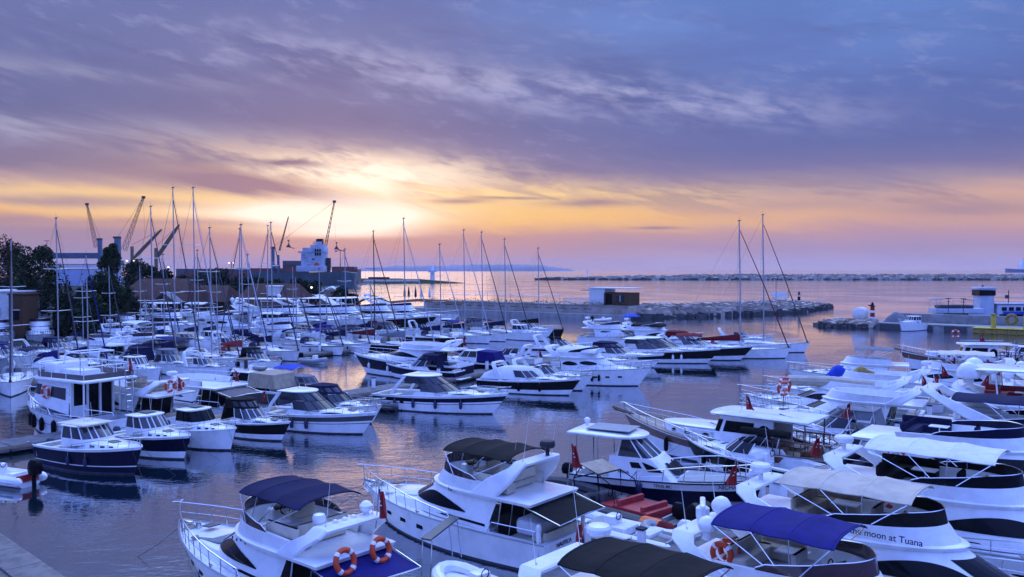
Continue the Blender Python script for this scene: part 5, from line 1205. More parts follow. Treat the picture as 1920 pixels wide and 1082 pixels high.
# ---- right-hand jetty with light, tank and service boats
ja, jb = G(1575, 612), G(1925, 633)
def jetty():
    a = Vector((ja.x+.2, ja.y, 0)); b = Vector((jb.x+30, jb.y-14, 0)); d = (b-a); L = d.length; d.normalize(); n_ = Vector((-d.y, d.x, 0)); rz = math.atan2(d.y, d.x)
    t = thing('jetty', 'old concrete jetty with a pale parapet on the right', 'jetty', (a+b)/2, rz)
    q = MB(); q.box((0,3.5,.1),(L,7,1.5),'concrete'); q.box((0,3.5,.92),(L+.1,7.2,.14),'concrete',bev=.04); q.build('deck', t)
    q = MB(); q.box((L*.06,6.0,1.8),(L*.88,.9,1.7),'concrete',bev=.06); q.build('parapet', t)
    for i in range(8): q = MB(); q.box((-L/2+9+i*5.5,-.12,.35),(3.6,.25,.8),'darkgrey'); q.build('recess_shade_panel', t)  # dark panels on the face, their colour standing in for the shade of recesses
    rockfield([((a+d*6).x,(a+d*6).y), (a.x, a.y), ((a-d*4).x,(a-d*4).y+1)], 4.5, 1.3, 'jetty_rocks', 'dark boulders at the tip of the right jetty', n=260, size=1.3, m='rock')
    W = lambda x, y, z: (a+b)/2+d*(x-L/2)+n_*y+Vector((0,0,z))
    k = thing('storage_tank', 'round white tank lying on the jetty tip beside the light', 'tank', W(2.6,3.2,.98), rz); q = MB(); q.lathe((0,-1.2,1.35), [(.02,-.1),(.9,0),(1.3,.25),(1.35,.6),(1.35,2.2),(1.2,2.5),(.02,2.7)], 'offwhite', 18, axis='y'); q.box((0,0,.15),(2.2,2,.5),'concrete'); q.build('shell', k)
    k = thing('harbour_light', 'red and white banded harbour light on the right jetty', 'beacon', W(4.9,3.0,.98), rz); q = MB(); q.lathe((0,0,0),[(.7,0),(.62,.9)],'white',12); q.build('base', k); q = MB(); q.lathe((0,0,.9),[(.42,0),(.42,.8)],'red',12); q.lathe((0,0,1.7),[(.41,0),(.41,.45)],'white',12); q.lathe((0,0,2.15),[(.40,0),(.38,.8)],'red',12); q.build('tower', k); q = MB(); q.lathe((0,0,2.95),[(.62,0),(.62,.12),(.26,.14),(.26,.55),(.03,.8)],'black',12); q.box((-.5,0,3.1),(.5,.3,.2),'black'); q.build('lantern', k)
    for x, lb_ in ((17.5,'thin lamp post on the jetty parapet, left one'),(20,'lamp post with double head on the jetty parapet')):
        k = thing('lamp_post', lb_, 'lamp', W(x,6.0,2.6), rz, 'lamp posts on the right jetty'); q = MB(); q.tube([(0,0,0),(0,0,3)], .07, 'mastdark', 5); q.box((0,0,3),(.9,.2,.15),'mastdark'); q.box((0,0,2.4),(.5,.15,.1),'mastdark'); q.build('post', k)
    k = thing('tarpaulin_heap', 'grey heap under a tarpaulin on the jetty next to the light', 'tarpaulin', W(9,4.0,.98), rz); q = MB(); q.grid(lambda u, v: ((u-.5)*4.2,(v-.5)*2.2,1.9*math.sin(PI*u)**.7*math.sin(PI*v)**.6+.08*math.sin(u*17)), 14, 8, 'greycanvas'); q.build('cover', k)
    k = thing('work_barge', 'yellow-green work barge with two tall bollard posts alongside the right jetty', 'barge', W(30,-2.2,0), rz); q = MB(); q.box((0,0,.35),(13,3.2,1.0),'ochre',bev=.2); q.box((0,0,.95),(13.2,3.4,.12),'yellow'); q.build('hull', k)
    for x in (-3.6, 1.2): q = MB(); q.box((x,0,2.0),(.7,.7,2.2),'yellow',bev=.12); q.lathe((x,0,3.1),[(.45,0),(.45,.2),(.2,.35)],'ochre',8); q.build('mooring_post', k)
    q = MB(); q.torus((-1.0,.6,2.5),.75,.28,'ochre',UPY,16,8); q.build('tyre', k); q = MB(); q.box((3.8,0,1.5),(2.6,1.8,1.0),'ochre',bev=.1); q.build('equipment_box', k)
    return W, rz
JW, JRZ = jetty()
# ------------------------------------------------------------------ the fleet
GA = 'motorboats berthed on the right side of the left pontoon'; GB = 'motorboats berthed on the left side of the left pontoon'
GL = 'large motor yachts along the far bank'; GC = 'small craft in the crowded left basin'; GS = 'sailing yachts moored along the pontoons'
GR = 'boats on the left side of the right pontoon'; GQ = 'yachts on the right side of the right pontoon'; GM = 'motorboats in the middle group'
# --- left pontoon, right side (bows to the right and towards us)
t, H = pilot(252, 890, -29, 'navy-hulled pilothouse boat with four clear windscreen panes, nearest at the left pontoon', L=7.6, B=2.9, hs=1.1, hb=1.5, stripe='full', fend=(-1,-.05,.12), solar=False, group=GA)
q = MB(); q.box((-.9,0,H.z(.5)+1.24),(2.4,1.9,.03),'cream'); q.tube([(-2.2,.9,2.75),(-2.4,.9,2.95),(.2,.9,2.95),(.3,.9,2.75)],.02,'steel',4); q.tube([(-2.2,-.9,2.75),(-2.4,-.9,2.95),(.2,-.9,2.95),(.3,-.9,2.75)],.02,'steel',4); q.build('roof_rack', t)
pilot(345, 862, -33, 'white cabin cruiser with large slanted single windscreen and dark boot stripe', L=6.8, B=2.6, hs=1.0, hb=1.4, stripe='dark', fend=(1,0), group=GA)
pilot(432, 845, -33, 'white boat with wraparound dark smoked wheelhouse windows and roof hatch', L=6.4, B=2.6, hs=.95, hb=1.35, tint='glass', frame='black', fend=(-1,.05), group=GA)
cruiser(530, 828, -33, 'black-hulled cruiser with dark canvas wheelhouse top and three small canopy windows', L=7.0, stripe='dark', sill='black', top='canvas', topm='charcoal', tint='paleglass', group=GA)
cruiser(684, 815, -26, 'white sport cruiser with black-framed hardtop windows and two blue fenders', L=9.8, stripe='band', sill='darkgrey', top='hard', frame='charcoal', fend=(-1,-.10,.02), flagx=True, group=GA)
cruiser(700, 795, -28, 'white cruiser with navy canvas camper top behind the black-framed hardtop', L=8.0, top='canvas', topm='navycanvas', frame='charcoal', group=GA)
cruiser(640, 768, -28, 'small open boat with pale clear-window cockpit tent beside the pontoon', L=6.8, top='canvas', topm='greycanvas', group=GA, rails=False)
cruiser(928, 777, -24, 'white sport cruiser with navy hull band, four fenders and grey sun pad', L=11.2, stripe='band', sill='navy', top='hard', frame='navy', fend=(-1,-.30,-.15,.02,.20), pad='greycanvas', group=GA)
cruiser(1070, 742, -26, 'black-hulled cruiser with white foredeck and round fenders', L=9.6, stripe='dark', sill='black', top='arch', covered='whitecanvas', fend=(-1,-.25,-.05,.15), fm='black', group=GA)
cruiser(1095, 733, -26, 'white open cruiser squeezed between the black hull and the big flybridge cruiser', L=9.0, top='arch', pad='beige', group=GA)
flybridge(1196, 724, -24, 'white cruiser with oval saloon windows and a white windscreen cover', L=11.0, B=3.7, win='oval', bow_cover='whitecanvas', archk='low', bim=None, tubm='white', screen='charcoal', domes=(), fend=(-1,.02,.08), fm='black', flagx=False, pad=None, seats=False, group=GA, cover='whitecanvas', hs=1.25, hb=1.75)
cruiser(1228, 690, -26, 'white cruiser with navy soft top left of the arched-window cruiser', L=10.5, stripe='band', top='canvas', topm='navycanvas', group=GA)
cruiser(1292, 682, -25, 'white cruiser with arched navy side panel and pale hull, two white fenders at its bow', L=11.5, stripe='dark', sill='black', top='hard', frame='charcoal', group=GA, fend=(-1,.26,.34), fm='white')
cruiser(1330, 682, -24, 'larger white cruiser with tinted wraparound screen and black hull band', L=13.5, stripe='dark', sill='black', top='hard', frame='charcoal', group=GA)
cruiser(1392, 676, -22, 'long low white cruiser with black band, pointing at the two sailing yachts', L=13.5, stripe='dark', sill='black', top='arch', pad='beige', group=GA)
cruiser(1110, 672, -26, 'white cruiser with blue sail bag, furthest left of the middle group', L=10.0, stripe='band', top='arch', covered=None, group=GM)
flybridge(1215, 650, -24, 'white flybridge cruiser with twin side windows at the centre of the middle group', L=11.5, win='slant', archk='low', bim=None, flagx=False, group=GM)
flybridge(1300, 655, -24, 'white cruiser carrying a black enclosed canvas wheelhouse', L=12.0, win='arc', archk='low', bim=None, cover='charcoal', flagx=False, group=GM)
cruiser(1180, 700, -26, 'white cruiser with tan rolled awning, half hidden in the middle group', L=9.5, top='arch', group=GM, pad='tan')
cruiser(1240, 648, -24, 'white hardtop cruiser at the back of the middle group', L=10.0, top='hard', frame='charcoal', group=GM)
cruiser(1355, 662, -22, 'white cruiser with burgundy cockpit tent', L=11, top='canvas', topm='burgundy', group=GM)
for px_, py_, lb_ in ((1236, 640, 'small open dinghy motoring between the breakwater and the middle group'),):
    pass
rib(G(1130, 603), 20, 'white dinghy with an outboard lying off the rocky end of the mole', L=4.2, B=1.8, tubem='offwhite', seats=('grey',))
rib(G(1175, 594), 5, 'long grey inflatable against the foot of the mole rocks', L=7.0, B=2.2, tubem='grey', seats=('grey',))
rib(G(1105, 588), 5, 'row of small pale skiff hulls by the mole steps, the left one', L=4.5, B=1.7, tubem='offwhite', seats=None, console=False)
t = thing('beach_parasol', 'blue parasol canopy seen over the water in front of the breakwater', 'parasol', G(1182, 612)); q = MB(); q.tube([(0,0,-.2),(0,0,2.3)],.04,'steel',5); q.build('pole', t); q = MB(); q.lathe((0,0,1.9),[(1.9,0),(1.85,.1),(1.0,.42),(.05,.6)],'royal',12); q.build('canopy', t)
# two big sailing yachts at the end
sailboat(1472, 672, -12, 'large sailing yacht with burgundy furled sail cover, left of its twin', L=14.5, mast=17.0, cover='burgundy', spray='burgundy', bim='burgundy', stay='burgundy', group=GS)
sailboat(1508, 661, -12, 'large sailing yacht at the far right end of the group with a bare boom', L=14.0, mast=18.2, cover=None, spray='greycanvas', stay='mastdark', group=GS)
cruiser(1440, 652, -14, 'low white cruiser between the burgundy sailing yacht and the rest', L=9, top='arch', group=GM)
# --- left pontoon, left side (bows away to the left, sterns towards us)
def trawler():
    L = 9.8; c = berth(66, 800, 150, L, rake=.06); t = thing('trawler_yacht', 'tall old white trawler yacht with railed upper deck and black fenders', 'yacht', c, R(150), GB)
    H = Hull(L, 3.9, 1.25, 2.0, rake=.06, p=2.6, sheer=1.6, tr=.9); H.build(t, [(.5,'white'),(.54,'grey'),(1,'white')], cock=-L*.26, sole=.9, rail='grey')
    q = MB(); a = ring(-L*.22, L*.26, 1.65, 1.6, 2.2, s0=.72, p=3.5); b = ring(-L*.22, L*.20, 1.55, 3.75, 3.75, s0=.72, p=3.5); q.loft([a, b], 'white', closed=False); q.build('deckhouse', t, ang=40)
    q = MB()
    for sg in (1,-1): patch(q, a, b, .05, .30, lambda f: .42, lambda f: .78, 'paleglass', sg); patch(q, a, b, .50, .72, lambda f: .40, lambda f: .80, 'paleglass', sg); patch(q, a, b, .80, .99, lambda f: .46, lambda f: .84, 'glass', sg)
    q.build('window', t)
    q = MB(); q.add([(-L*.225,1.45,.9),(-L*.225,-1.45,.9),(-L*.225,-1.4,3.6),(-L*.225,1.4,3.6)],[(0,1,2,3)],'glass'); q.build('aft_door', t)
    q = MB()
    for y in (-1.45,-.5,.4,1.45): q.box((-L*.23,y,2.25),(.12,.14,2.8),'white')
    q.box((-L*.232,.9,1.5),(.1,1.0,1.3),'white'); q.build('door_frame', t)
    r_ = ring(-L*.42, L*.22, 1.85, 3.75, 3.75, s0=.75, p=3.5); roof(t, r_, .14, .02, 'white', .01, 'upper_deck')
    q = MB()
    for sg in (1,-1):
        for x in (-L*.40, -L*.26): q.tube([(x, sg*1.75, 1.5), (x, sg*1.75, 3.75)], .06, 'white', 5)
    q.build('deck_post', t)
    q = MB(); o = ring(-L*.41, L*.19, 1.80, 3.95, 3.95, s0=.72, p=3.5, n=10); up = [p+Vector((0,0,.62)) for p in o]; q.loft([o, [p+Vector((0,0,.34)) for p in o]], 'taupe', closed=True); q.build('rail_cloth', t)
    q = MB(); q.tube([p+Vector((0,0,.85)) for p in o], .03, 'white', 4, closed=True)
    for p in o[::2]: q.tube([p, p+Vector((0,0,.85))], .03, 'white', 4)
    q.build('upper_rail', t)
    q = MB(); q.tube([(-L*.10,1.2,4.8),(-L*.13,1.2,5.6),(-L*.28,1.2,5.6),(-L*.28,1.2,4.0)],.05,'white',5); q.tube([(-L*.10,-1.2,4.8),(-L*.13,-1.2,5.6),(-L*.28,-1.2,5.6),(-L*.28,-1.2,4.0)],.05,'white',5); q.tube([(-L*.13,1.2,5.6),(-L*.13,-1.2,5.6)],.05,'white',5); q.tube([(-L*.28,1.2,5.6),(-L*.28,-1.2,5.6)],.05,'white',5); q.build('sun_frame', t)
    q = MB(); seat(q,(L*.06,0,4.35),(1.2,2.4,.9),'white'); q.box((-L*.10,0,4.15),(2.2,1.5,.5),'white',bev=.1); q.build('upper_helm', t)
    q = MB()
    for sg in (.25,-.25): q.tube([(-L*.44,-1.3+sg,.9),(-L*.42,-1.3+sg,4.7)],.035,'steel',4)
    for k in range(9): q.tube([(-L*.44+k*.03,-1.55,1.1+k*.4),(-L*.44+k*.03,-1.05,1.1+k*.4)],.03,'steel',4)
    q.build('ladder', t)
    H.guard(t, -L*.02, h=.8, n=8, r=.025); H.fender(t, (-L*.10, L*.05, L*.18, L*.25), 1, 'black', .16, .9); H.fender(t, (-L*.05,), -1, 'black', .16, .9)
    flag(t, (-L*.40, -1.2, 4.0), 1.2)
    lifebuoy(c + Matrix.Rotation(R(150), 3, 'Z') @ Vector((L*.02, 1.74, 2.95)), 'lifebuoy on the side wall of the old white trawler yacht', Matrix.Rotation(R(150), 3, 'Z') @ UPY, .36)
trawler()
t, H, I = flybridge(345, 812, 152, 'flybridge yacht with two lifebuoys on its arch, beside the old trawler', L=12.5, end='stern', archk='low', bim=None, tubm='tan', screen=None, group=GB, win='arc', domes=('disc',), cover=None)
for i, y in enumerate((.45, -.35)):
    p = t.location + Matrix.Rotation(t.rotation_euler.z, 3, 'Z') @ Vector((-12.5*.435, y, I['zr']+.62)); lifebuoy(p, ['left lifebuoy on the arch of the flybridge yacht beside the trawler','right lifebuoy on the arch of the flybridge yacht beside the trawler'][i], Matrix.Rotation(t.rotation_euler.z, 3, 'Z') @ UPX, .34)
flybridge(450, 792, 152, 'flybridge yacht with a taupe awning rolled over its cockpit', L=12.0, end='stern', archk=None, bim=None, tubm='white', screen=None, group=GB, win='arc', domes=(), awning='taupe', seats=False)
t, H = pilot(548, 768, 152, 'yacht with a tan cockpit tent and a black radar mast on its white roof', L=11.0, B=3.9, hs=1.5, hb=2.0, end='stern', curtain='tan', tint='glass', group=GB, solar=False, stripe='dark', col='darkgrey')
q = MB(); q.lathe((-.6,0,H.z(.5)+1.25),[(.16,0),(.14,.7),(.75,.75),(.78,.85),(.1,.95)],'darkgrey',10); q.box((-2.2,.1,H.z(.5)+1.42),(1.2,.7,.3),'grey',bev=.12); q.build('radar_mast', t)
rib(G(250, 822), 150, 'tender with pale covers on the platform between the trawler and its neighbour', L=3.4, B=1.6, tubem='offwhite', inner='whitecanvas')
t, H = cruiser(590, 752, 152, 'open cockpit cruiser with steel roll frame and small royal blue bimini', L=8.5, end='stern', top='none', group=GB, flagx=True); bimini(t, -2.8, -.6, 1.2, 2.9, 'royal', base=(-1.8, 1.25, 1.1), camber=.12)
rib(G(700, 765), 152, 'black roll-bar inflatable tied to the pontoon behind the navy canvas cruiser', L=5.0, B=2.0, seats=('grey','grey'))
# navy and white flybridge, side on
t, H, I = flybridge(688, 700, 155, 'navy and white flybridge yacht lying side on at mid picture', L=13.5, B=4.2, stripe='dark', archk='low', bim=None, tubm='white', screen=None, win='arc', domes=('disc',), fend=(1,-.22,.10,.30), fm='white', pad=None, group=GB, hs=1.4, hb=2.1, seats=False)
cruiser(862, 716, 155, 'cruiser with a navy cockpit tent next to the navy and white flybridge yacht', L=8.5, end='stern', top='canvas', topm='navycanvas', stripe='dark', group=GB)
pilot(945, 700, 155, 'boat with a bright blue and white wheelhouse tent', L=9.0, B=3.2, end='stern', curtain='bluecanvas', canvas_top='whitecanvas', group=GB, stripe='dark')
cruiser(1010, 690, 152, 'small cruiser with a red stern locker beyond the blue-tented boat', L=8, end='stern', top='arch', group=GB, flagx=True)
rib(G(1000, 705), 150, 'small grey dinghy between the blue-tented boat and the black hull', L=3.4, B=1.6, tubem='grey', seats=('grey',))
rib(G(2, 905), 158, 'small inflatable with black outboard cropped by the left edge', L=4.2, B=1.9, tubem='white', inner='red', seats=('white',), ms=1.25)
# --- sailing yachts (bow waterline px, py ; masthead y ; heading)
def mtop(px, py, ytop, head, L, mx=.08):
    c = berth(px, py, head, L, rake=.05); d = (c + Vector((math.cos(R(head)), math.sin(R(head)), 0))*L*mx).y; return CAM_H + (505-ytop)*d/FPX
SAIL = [ # px, py, ytop, head, L, sail cover, sprayhood, stay, label
(150,718,410,-38,12.0,'bluecanvas','navycanvas','mastdark','sailing yacht with royal blue sprayhood, leftmost large mast'),
(200,706,478,-38,10.5,'navycanvas','navycanvas','bluecanvas','sailing yacht with a bright blue furled jib left of the tan-tented yacht'),
(330,697,388,-38,12.5,'navycanvas','greycanvas','mastdark','white sailing yacht with pale bow under the mast left of the two tallest'),
(374,694,353,-38,13.0,'navycanvas',None,'mastdark','green-striped old sailing yacht carrying the left one of the two tallest masts'),
(412,690,353,-38,13.0,'whitecanvas','whitecanvas','alu','sailing yacht carrying the right one of the two tallest masts'),
(446,694,428,-38,13.5,'whitecanvas','whitecanvas','mastdark','plumb-bowed modern sailing yacht with white sprayhood and small hull window'),
(500,690,422,-38,12.0,'red','burgundy','alu','dark-hulled sailing yacht with bright red sail cover'),
(556,678,418,-38,12.5,'navycanvas','navycanvas','mastdark','white sailing yacht with smooth high bow and a dinghy at its side'),
(640,667,505,-38,11.0,'whitecanvas','navycanvas','mastdark','sailing yacht with dark sheer stripe and two blue fenders'),
(690,663,468,-38,11.5,'navycanvas','navycanvas','mastdark','sailing yacht with blue fender just right of the striped one'),
(748,661,434,-38,12.5,'burgundy','greycanvas','burgundy','sailing yacht with burgundy furled jib and red outboard cover'),
(812,667,410,-38,13.5,'greycanvas','taupe','alu','black-hulled sailing yacht in the middle of the row'),
(868,650,459,-38,11.5,'navycanvas','navycanvas','alu','white sailing yacht directly right of the black-hulled one'),
(916,645,432,-38,12.5,'navycanvas','greycanvas','alu','white sailing yacht with a small dark hull port, second right of the black hull'),
(947,641,436,-38,12.0,'greycanvas','taupe','mastdark','third white sailing yacht right of the black hull'),
(990,638,449,-38,12.0,'navycanvas','navycanvas','mastdark','rightmost white-hulled sailing yacht of the long middle row'),
(1052,632,466,-38,12.0,'charcoal','greycanvas','mastdark','dark-hulled sailing yacht at the right end of the long middle row'),
(20,745,450,-62,11.0,'whitecanvas','greycanvas','mastdark','sailing boat at the left edge with its bow towards the camera'),
(640,640,545,-38,9.0,'bluecanvas','bluecanvas','mastdark','short sailing boat with blue covers behind the striped yacht'),
(300,668,560,-38,9.0,'navycanvas','navycanvas','mastdark','short sailing boat in the crowded basin right of the lifebuoy yacht'),
(338,660,478,-38,10.5,'navycanvas','greycanvas','mastdark','slim sailing yacht whose mast stands right behind the tallest one'),
(415,655,430,142,11.5,'navycanvas','navycanvas','mastdark','sailing yacht stern towards us between the twin masts'),
(470,640,424,142,11.5,'red','red','alu','sailing yacht with red awning stern towards us'),
]
for i, (px, py, yt, hd, L, cv, sp, sy, lb_) in enumerate(SAIL):
    dark = 'dark-hulled' in lb_ or 'black-hulled' in lb_
    sailboat(px, py, hd, lb_, L=L, mast=mtop(px, py, yt, hd, L), cover=cv, spray=sp, stay=sy, hullm='black' if dark else 'white', mastm='alu' if sy != 'burgundy' else 'mastdark',
             fend=(-1,.05,.22) if i in (8,9) else (), stripe='navy' if i == 8 else 'ochre' if i == 3 else None, bim=['navycanvas',None,None,'greycanvas','bluecanvas'][i % 5])
pilot(1022, 640, -38, 'white pilothouse cruiser among the sailing yachts near the mole', L=9.0, B=3.0, group=GM)
cruiser(1030, 632, -30, 'pale grey-blue cruiser next to the dark-hulled yacht by the mole', L=9.0, top='arch', group=GM)
# --- large yachts along the far bank (bow right)
FB = [ # px, py, head, L, stripe, win, arch, bim, hardtop, domes, label
(838,618,-14,20,None,'arc','tall',None,None,('dome','dome'),'large white express yacht with raked arch, rightmost of the far bank row'),
(796,622,-14,21,'black','band','low',None,'white',('dome',),'large yacht with charcoal hull second from the right on the far bank'),
(742,628,-14,22,'black','arc','low',None,'white',('dome','disc'),'large yacht with black hull and white hardtop in the far bank row'),
(700,630,-14,22,None,'band','tall',None,None,('dome',),'big white yacht with flared bow and dark wraparound saloon band'),
(640,634,-14,23,None,'band','low',None,'white',('dome','dome'),'three-decked white yacht with two domes on its hardtop'),
(588,630,-14,18,None,'arc','tall',None,None,('dome','dome','bar'),'white yacht with a tall twin-dome radar mast over the red flag'),
(535,632,-24,14,None,'oval','low',None,None,(),'white yacht wrapped in a white winter cover, front of the far row'),
(478,634,-26,14,None,'oval','low',None,None,(),'second white yacht with covered windscreen left of the wrapped one'),
(440,630,-30,15,None,'arc','low','whitecanvas',None,('disc',),'white yacht with pale bimini among the left masts'),
(372,638,-38,18,None,'band','low',None,'white',('dome','dome'),'tall pilothouse yacht with two white domes on a mast and white roof'),
(395,626,-30,15,None,'arc','low','greycanvas',None,('disc',),'white yacht half hidden behind the twin-dome pilothouse yacht'),
(258,640,-52,15,None,'arc','low',None,None,('disc',),'white yacht with curved side window right of the big wraparound-screen one'),
(208,642,-62,17,None,'band','tall',None,None,('dome',),'big white yacht with wraparound dark screen seen from the bow quarter'),
(140,645,-58,14,None,'arc','low',None,'white',('disc',),'white yacht with cream hardtop seen from the bow quarter'),
(80,655,-58,14,None,'oval','low',None,None,(),'white yacht with covered windscreen and steel sun frame at the left'),
(10,655,-55,13,None,'oval','low',None,None,(),'white yacht cropped by the left edge of the picture'),
]
for (px, py, hd, L, sp, win, ak, bm_, ht, dm, lb_) in FB:
    cvr = 'cover' in lb_
    flybridge(px, py, hd, lb_, L=L, B=L*.27, stripe=sp, win=win, archk=ak, bim=bm_, hardtop=ht, domes=dm, hs=1.35*(L/13)**.8, hb=2.0*(L/13)**.8, pad='greycanvas' if not cvr else None, bow_cover='whitecanvas' if cvr else None, seats=False, flagx=False, group=GL, screen='tint' if ak != 'tall' else 'navy', ports=3)
# --- crowded left basin
CR = [ # kind, px, py, head, L, opts, label
('c',112,682,-20,9,dict(top='arch',stripe='band',sill='burgundy'),'open white speedboat with thin red sheer line on the left'),
('c',60,690,-20,9,dict(top='canvas',topm='bluecanvas'),'cruiser under a royal blue sun canopy at the left'),
('p',10,700,-40,9,dict(),'pilothouse boat with white rail cropped by the left edge'),
('c',150,676,-30,9,dict(top='canvas',topm='navycanvas'),'cruiser with navy canopy in front of the far yachts on the left'),
('f',240,690,150,12,dict(end='stern',win='oval',archk='low',bim=None,flagx=False),'cream-sided yacht stern on, with two dark door openings'),
('f',318,684,-38,12,dict(win='arc',archk='low',bim='whitecanvas',flagx=False),'flybridge yacht with white sun roof and lifebuoys on its rail'),
('c',180,712,-15,8,dict(top='none',covered='whitecanvas'),'low white boat under a smooth white cover in front of the masts'),
('c',245,722,-15,8,dict(top='none',pad='beige'),'low white open boat with pinkish covers beside the wrapped one'),
('r',206,700,150,4.2,dict(tubem='grey'),'upright pale grey inflatable near the left masts'),
('c',296,700,150,9,dict(end='stern',top='canvas',topm='navycanvas'),'cruiser stern on with navy canopy and cluttered cockpit'),
('c',350,672,-30,9,dict(top='hard',frame='navy'),'white hardtop boat behind the old sailing yacht'),
('c',398,665,-30,9,dict(top='canvas',topm='beige'),'boat with cream canopy between the tallest masts'),
('p',440,655,-30,8,dict(),'white wheelhouse boat beside the red sail cover'),
('c',470,664,-30,8.5,dict(top='arch'),'white open boat in front of the red awning'),
('f',590,650,-20,12,dict(win='slant',archk='low',bim='whitecanvas',flagx=True),'white yacht with long pale awning and flags behind the smooth-bowed sailboat'),
('c',660,645,-30,9,dict(top='canvas',topm='bluecanvas'),'cruiser with blue canopy behind the blue-fendered sailing yacht'),
('c',706,645,-30,9,dict(top='canvas',topm='navycanvas'),'cruiser with small square canopy windows left of the burgundy jib'),
('c',770,636,-30,9,dict(top='canvas',topm='taupe'),'cruiser with taupe tent behind the black-hulled sailing yacht'),
('c',830,632,-25,8,dict(top='arch'),'small open cruiser in the shadow of the far dark yacht'),
('c',880,628,-25,8,dict(top='hard',frame='charcoal'),'small white hardtop cruiser beneath the mole wall'),
('c',930,624,-25,8,dict(top='canvas',topm='taupe'),'cruiser with brown canopy beneath the mole wall'),
('r',590,682,-30,3.6,dict(tubem='grey'),'little grey dinghy under the bow of the smooth-bowed yacht'),
('r',470,702,-40,4.2,dict(tubem='whitecanvas'),'round white inflatable slung at the black sailing yacht bow'),
('f',270,662,-40,12,dict(win='slant',archk='low',bim='navycanvas',flagx=False),'white flybridge boat with navy canopy behind the lifebuoy yacht'),
('c',362,705,-36,8,dict(top='canvas',topm='greycanvas'),'grey-canopied cruiser nosed in between the two tall-masted yachts'),
('p',296,718,-36,7.5,dict(),'small wheelhouse boat in front of the tallest masts'),
('c',424,712,-36,8,dict(top='arch',pad='beige'),'open white cruiser below the plumb-bowed yacht'),
('c',520,700,-36,7.5,dict(top='canvas',topm='charcoal'),'small dark-canopied boat behind the tan-tented yacht'),
('s',232,668,-38,9,dict(ytop=500),'small sailing boat whose thin mast stands before the tall conifer'),
('s',585,655,-38,9,dict(ytop=520),'small sailing boat between the smooth-bowed and the striped yachts'),
('s',182,664,-38,10,dict(ytop=515),'sailing yacht with a thin mast rising beside the pale warehouse gap'),
('s',292,660,-38,10,dict(ytop=498),'sailing yacht with a thin mast in front of the restaurant roof'),
('s',402,652,-38,10.5,dict(ytop=470),'sailing yacht whose slim mast stands left of the twin-masted pair'),
('s',436,650,-38,10,dict(ytop=505),'sailing yacht with the short mast right of the twin-masted pair'),
('s',500,660,-38,10.5,dict(ytop=478),'sailing yacht with a thin mast before the pale water tank'),
('s',580,642,-38,10,dict(ytop=500),'sailing yacht with a thin mast in line with the cargo ship bridge'),
('s',725,642,-38,9,dict(ytop=530),'small sailing boat behind the red outboard cover'),
('c',500,655,-30,8.5,dict(top='canvas',topm='bluecanvas'),'royal blue canopied cruiser in the thick of the middle masts'),
('f',350,655,-30,12,dict(win='arc',archk='low',bim='greycanvas',flagx=False),'grey-topped flybridge yacht behind the slim sailing yacht'),
('c',555,645,-25,9,dict(top='hard',frame='charcoal'),'hardtop cruiser under the wrapped white yacht'),
('c',615,640,-25,8,dict(top='canvas',topm='beige'),'cream-topped cruiser beneath the three-decked yacht'),
('c',680,636,-25,8,dict(top='arch'),'open cruiser beneath the flared-bow yacht'),
('c',740,632,-25,8,dict(top='canvas',topm='burgundy'),'cruiser with dark red canopy under the black yacht hull'),
('c',20,728,150,9,dict(end='stern',top='canvas',topm='greycanvas'),'cruiser with grey canopy at the left edge behind the trawler'),
]
for (k, px, py, hd, L, op, lb_) in CR:
    if k == 's': yt = op['ytop']; sailboat(px, py, hd, lb_, L=L, mast=mtop(px, py, yt, hd, L), spray='greycanvas')
    elif k == 'c': cruiser(px, py, hd, lb_, L=L, group=GC, **op)
    elif k == 'p': pilot(px, py, hd, lb_, L=L, B=L*.33, group=GC, **op)
    elif k == 'f': flybridge(px, py, hd, lb_, L=L, group=GC, seats=False, **op)
    else: rib(G(px, py), hd, lb_, L=L, B=1.8, group=GC, **op)
# ------------------------------------------------------------------ foreground yachts
def W2(t, p): return t.location + Matrix.Rotation(t.rotation_euler.z, 3, 'Z') @ Vector(p)
ROT = lambda t: Matrix.Rotation(t.rotation_euler.z, 3, 'Z')
HL = 11.0
t, H, I = flybridge(0, 0, 140, 'white flybridge yacht with navy bimini and blue cockpit awning at the front left', L=HL, B=3.7, hs=1.10, hb=1.45, sh=1.30, loc=(-8.4,28.7,0), win='arc', archk='low', bim='navycanvas', bimz=1.72, awning='bluecanvas', domes=(), tubm='cream', screen='tint', group=GR, flagx=False)
F1 = t; zr = I['zr']
for i, y in enumerate((.75, -.62)): lifebuoy(W2(t, (-HL*.475, y, zr+.10)), ['left orange lifebuoy over the blue awning of the front left yacht','right orange lifebuoy over the blue awning of the front left yacht'][i], ROT(t) @ Matrix.Rotation(.30, 3, 'Y') @ UPX, .33)
radome(t, (-HL*.40, -.75, zr+1.12), .21, 'white', 'dome'); radome(t, (-HL*.37, .8, zr+1.02), .20, 'white', 'disc'); flag(t, (-HL*.43, -.85, zr+.6), 1.35, lean=(-.12,0), drop=.9, w=.42)
q = MB()
for y in (.45, .1, -.25): q.ball((-HL*.40, y, zr+1.02), .10, 'white', 8); q.tube([(-HL*.40, y, zr+.8), (-HL*.40, y, zr+1.0)], .03, 'steel', 4)
q.build('horn', t)
s0, s1, s2, s3 = I['s']; a_ = at(s2, .40, 1)
for i in range(9): q = MB(); q.box((a_.x+.5-.13*i, a_.y+.10+.006*i, a_.z+.13+.03*math.sin(i*2.0)), (.07,.012,.09+.03*math.sin(i*3.1)), 'text', rx=.2); q.build('emblem_stroke', t) if i % 2 == 0 else None
NL = 11.2
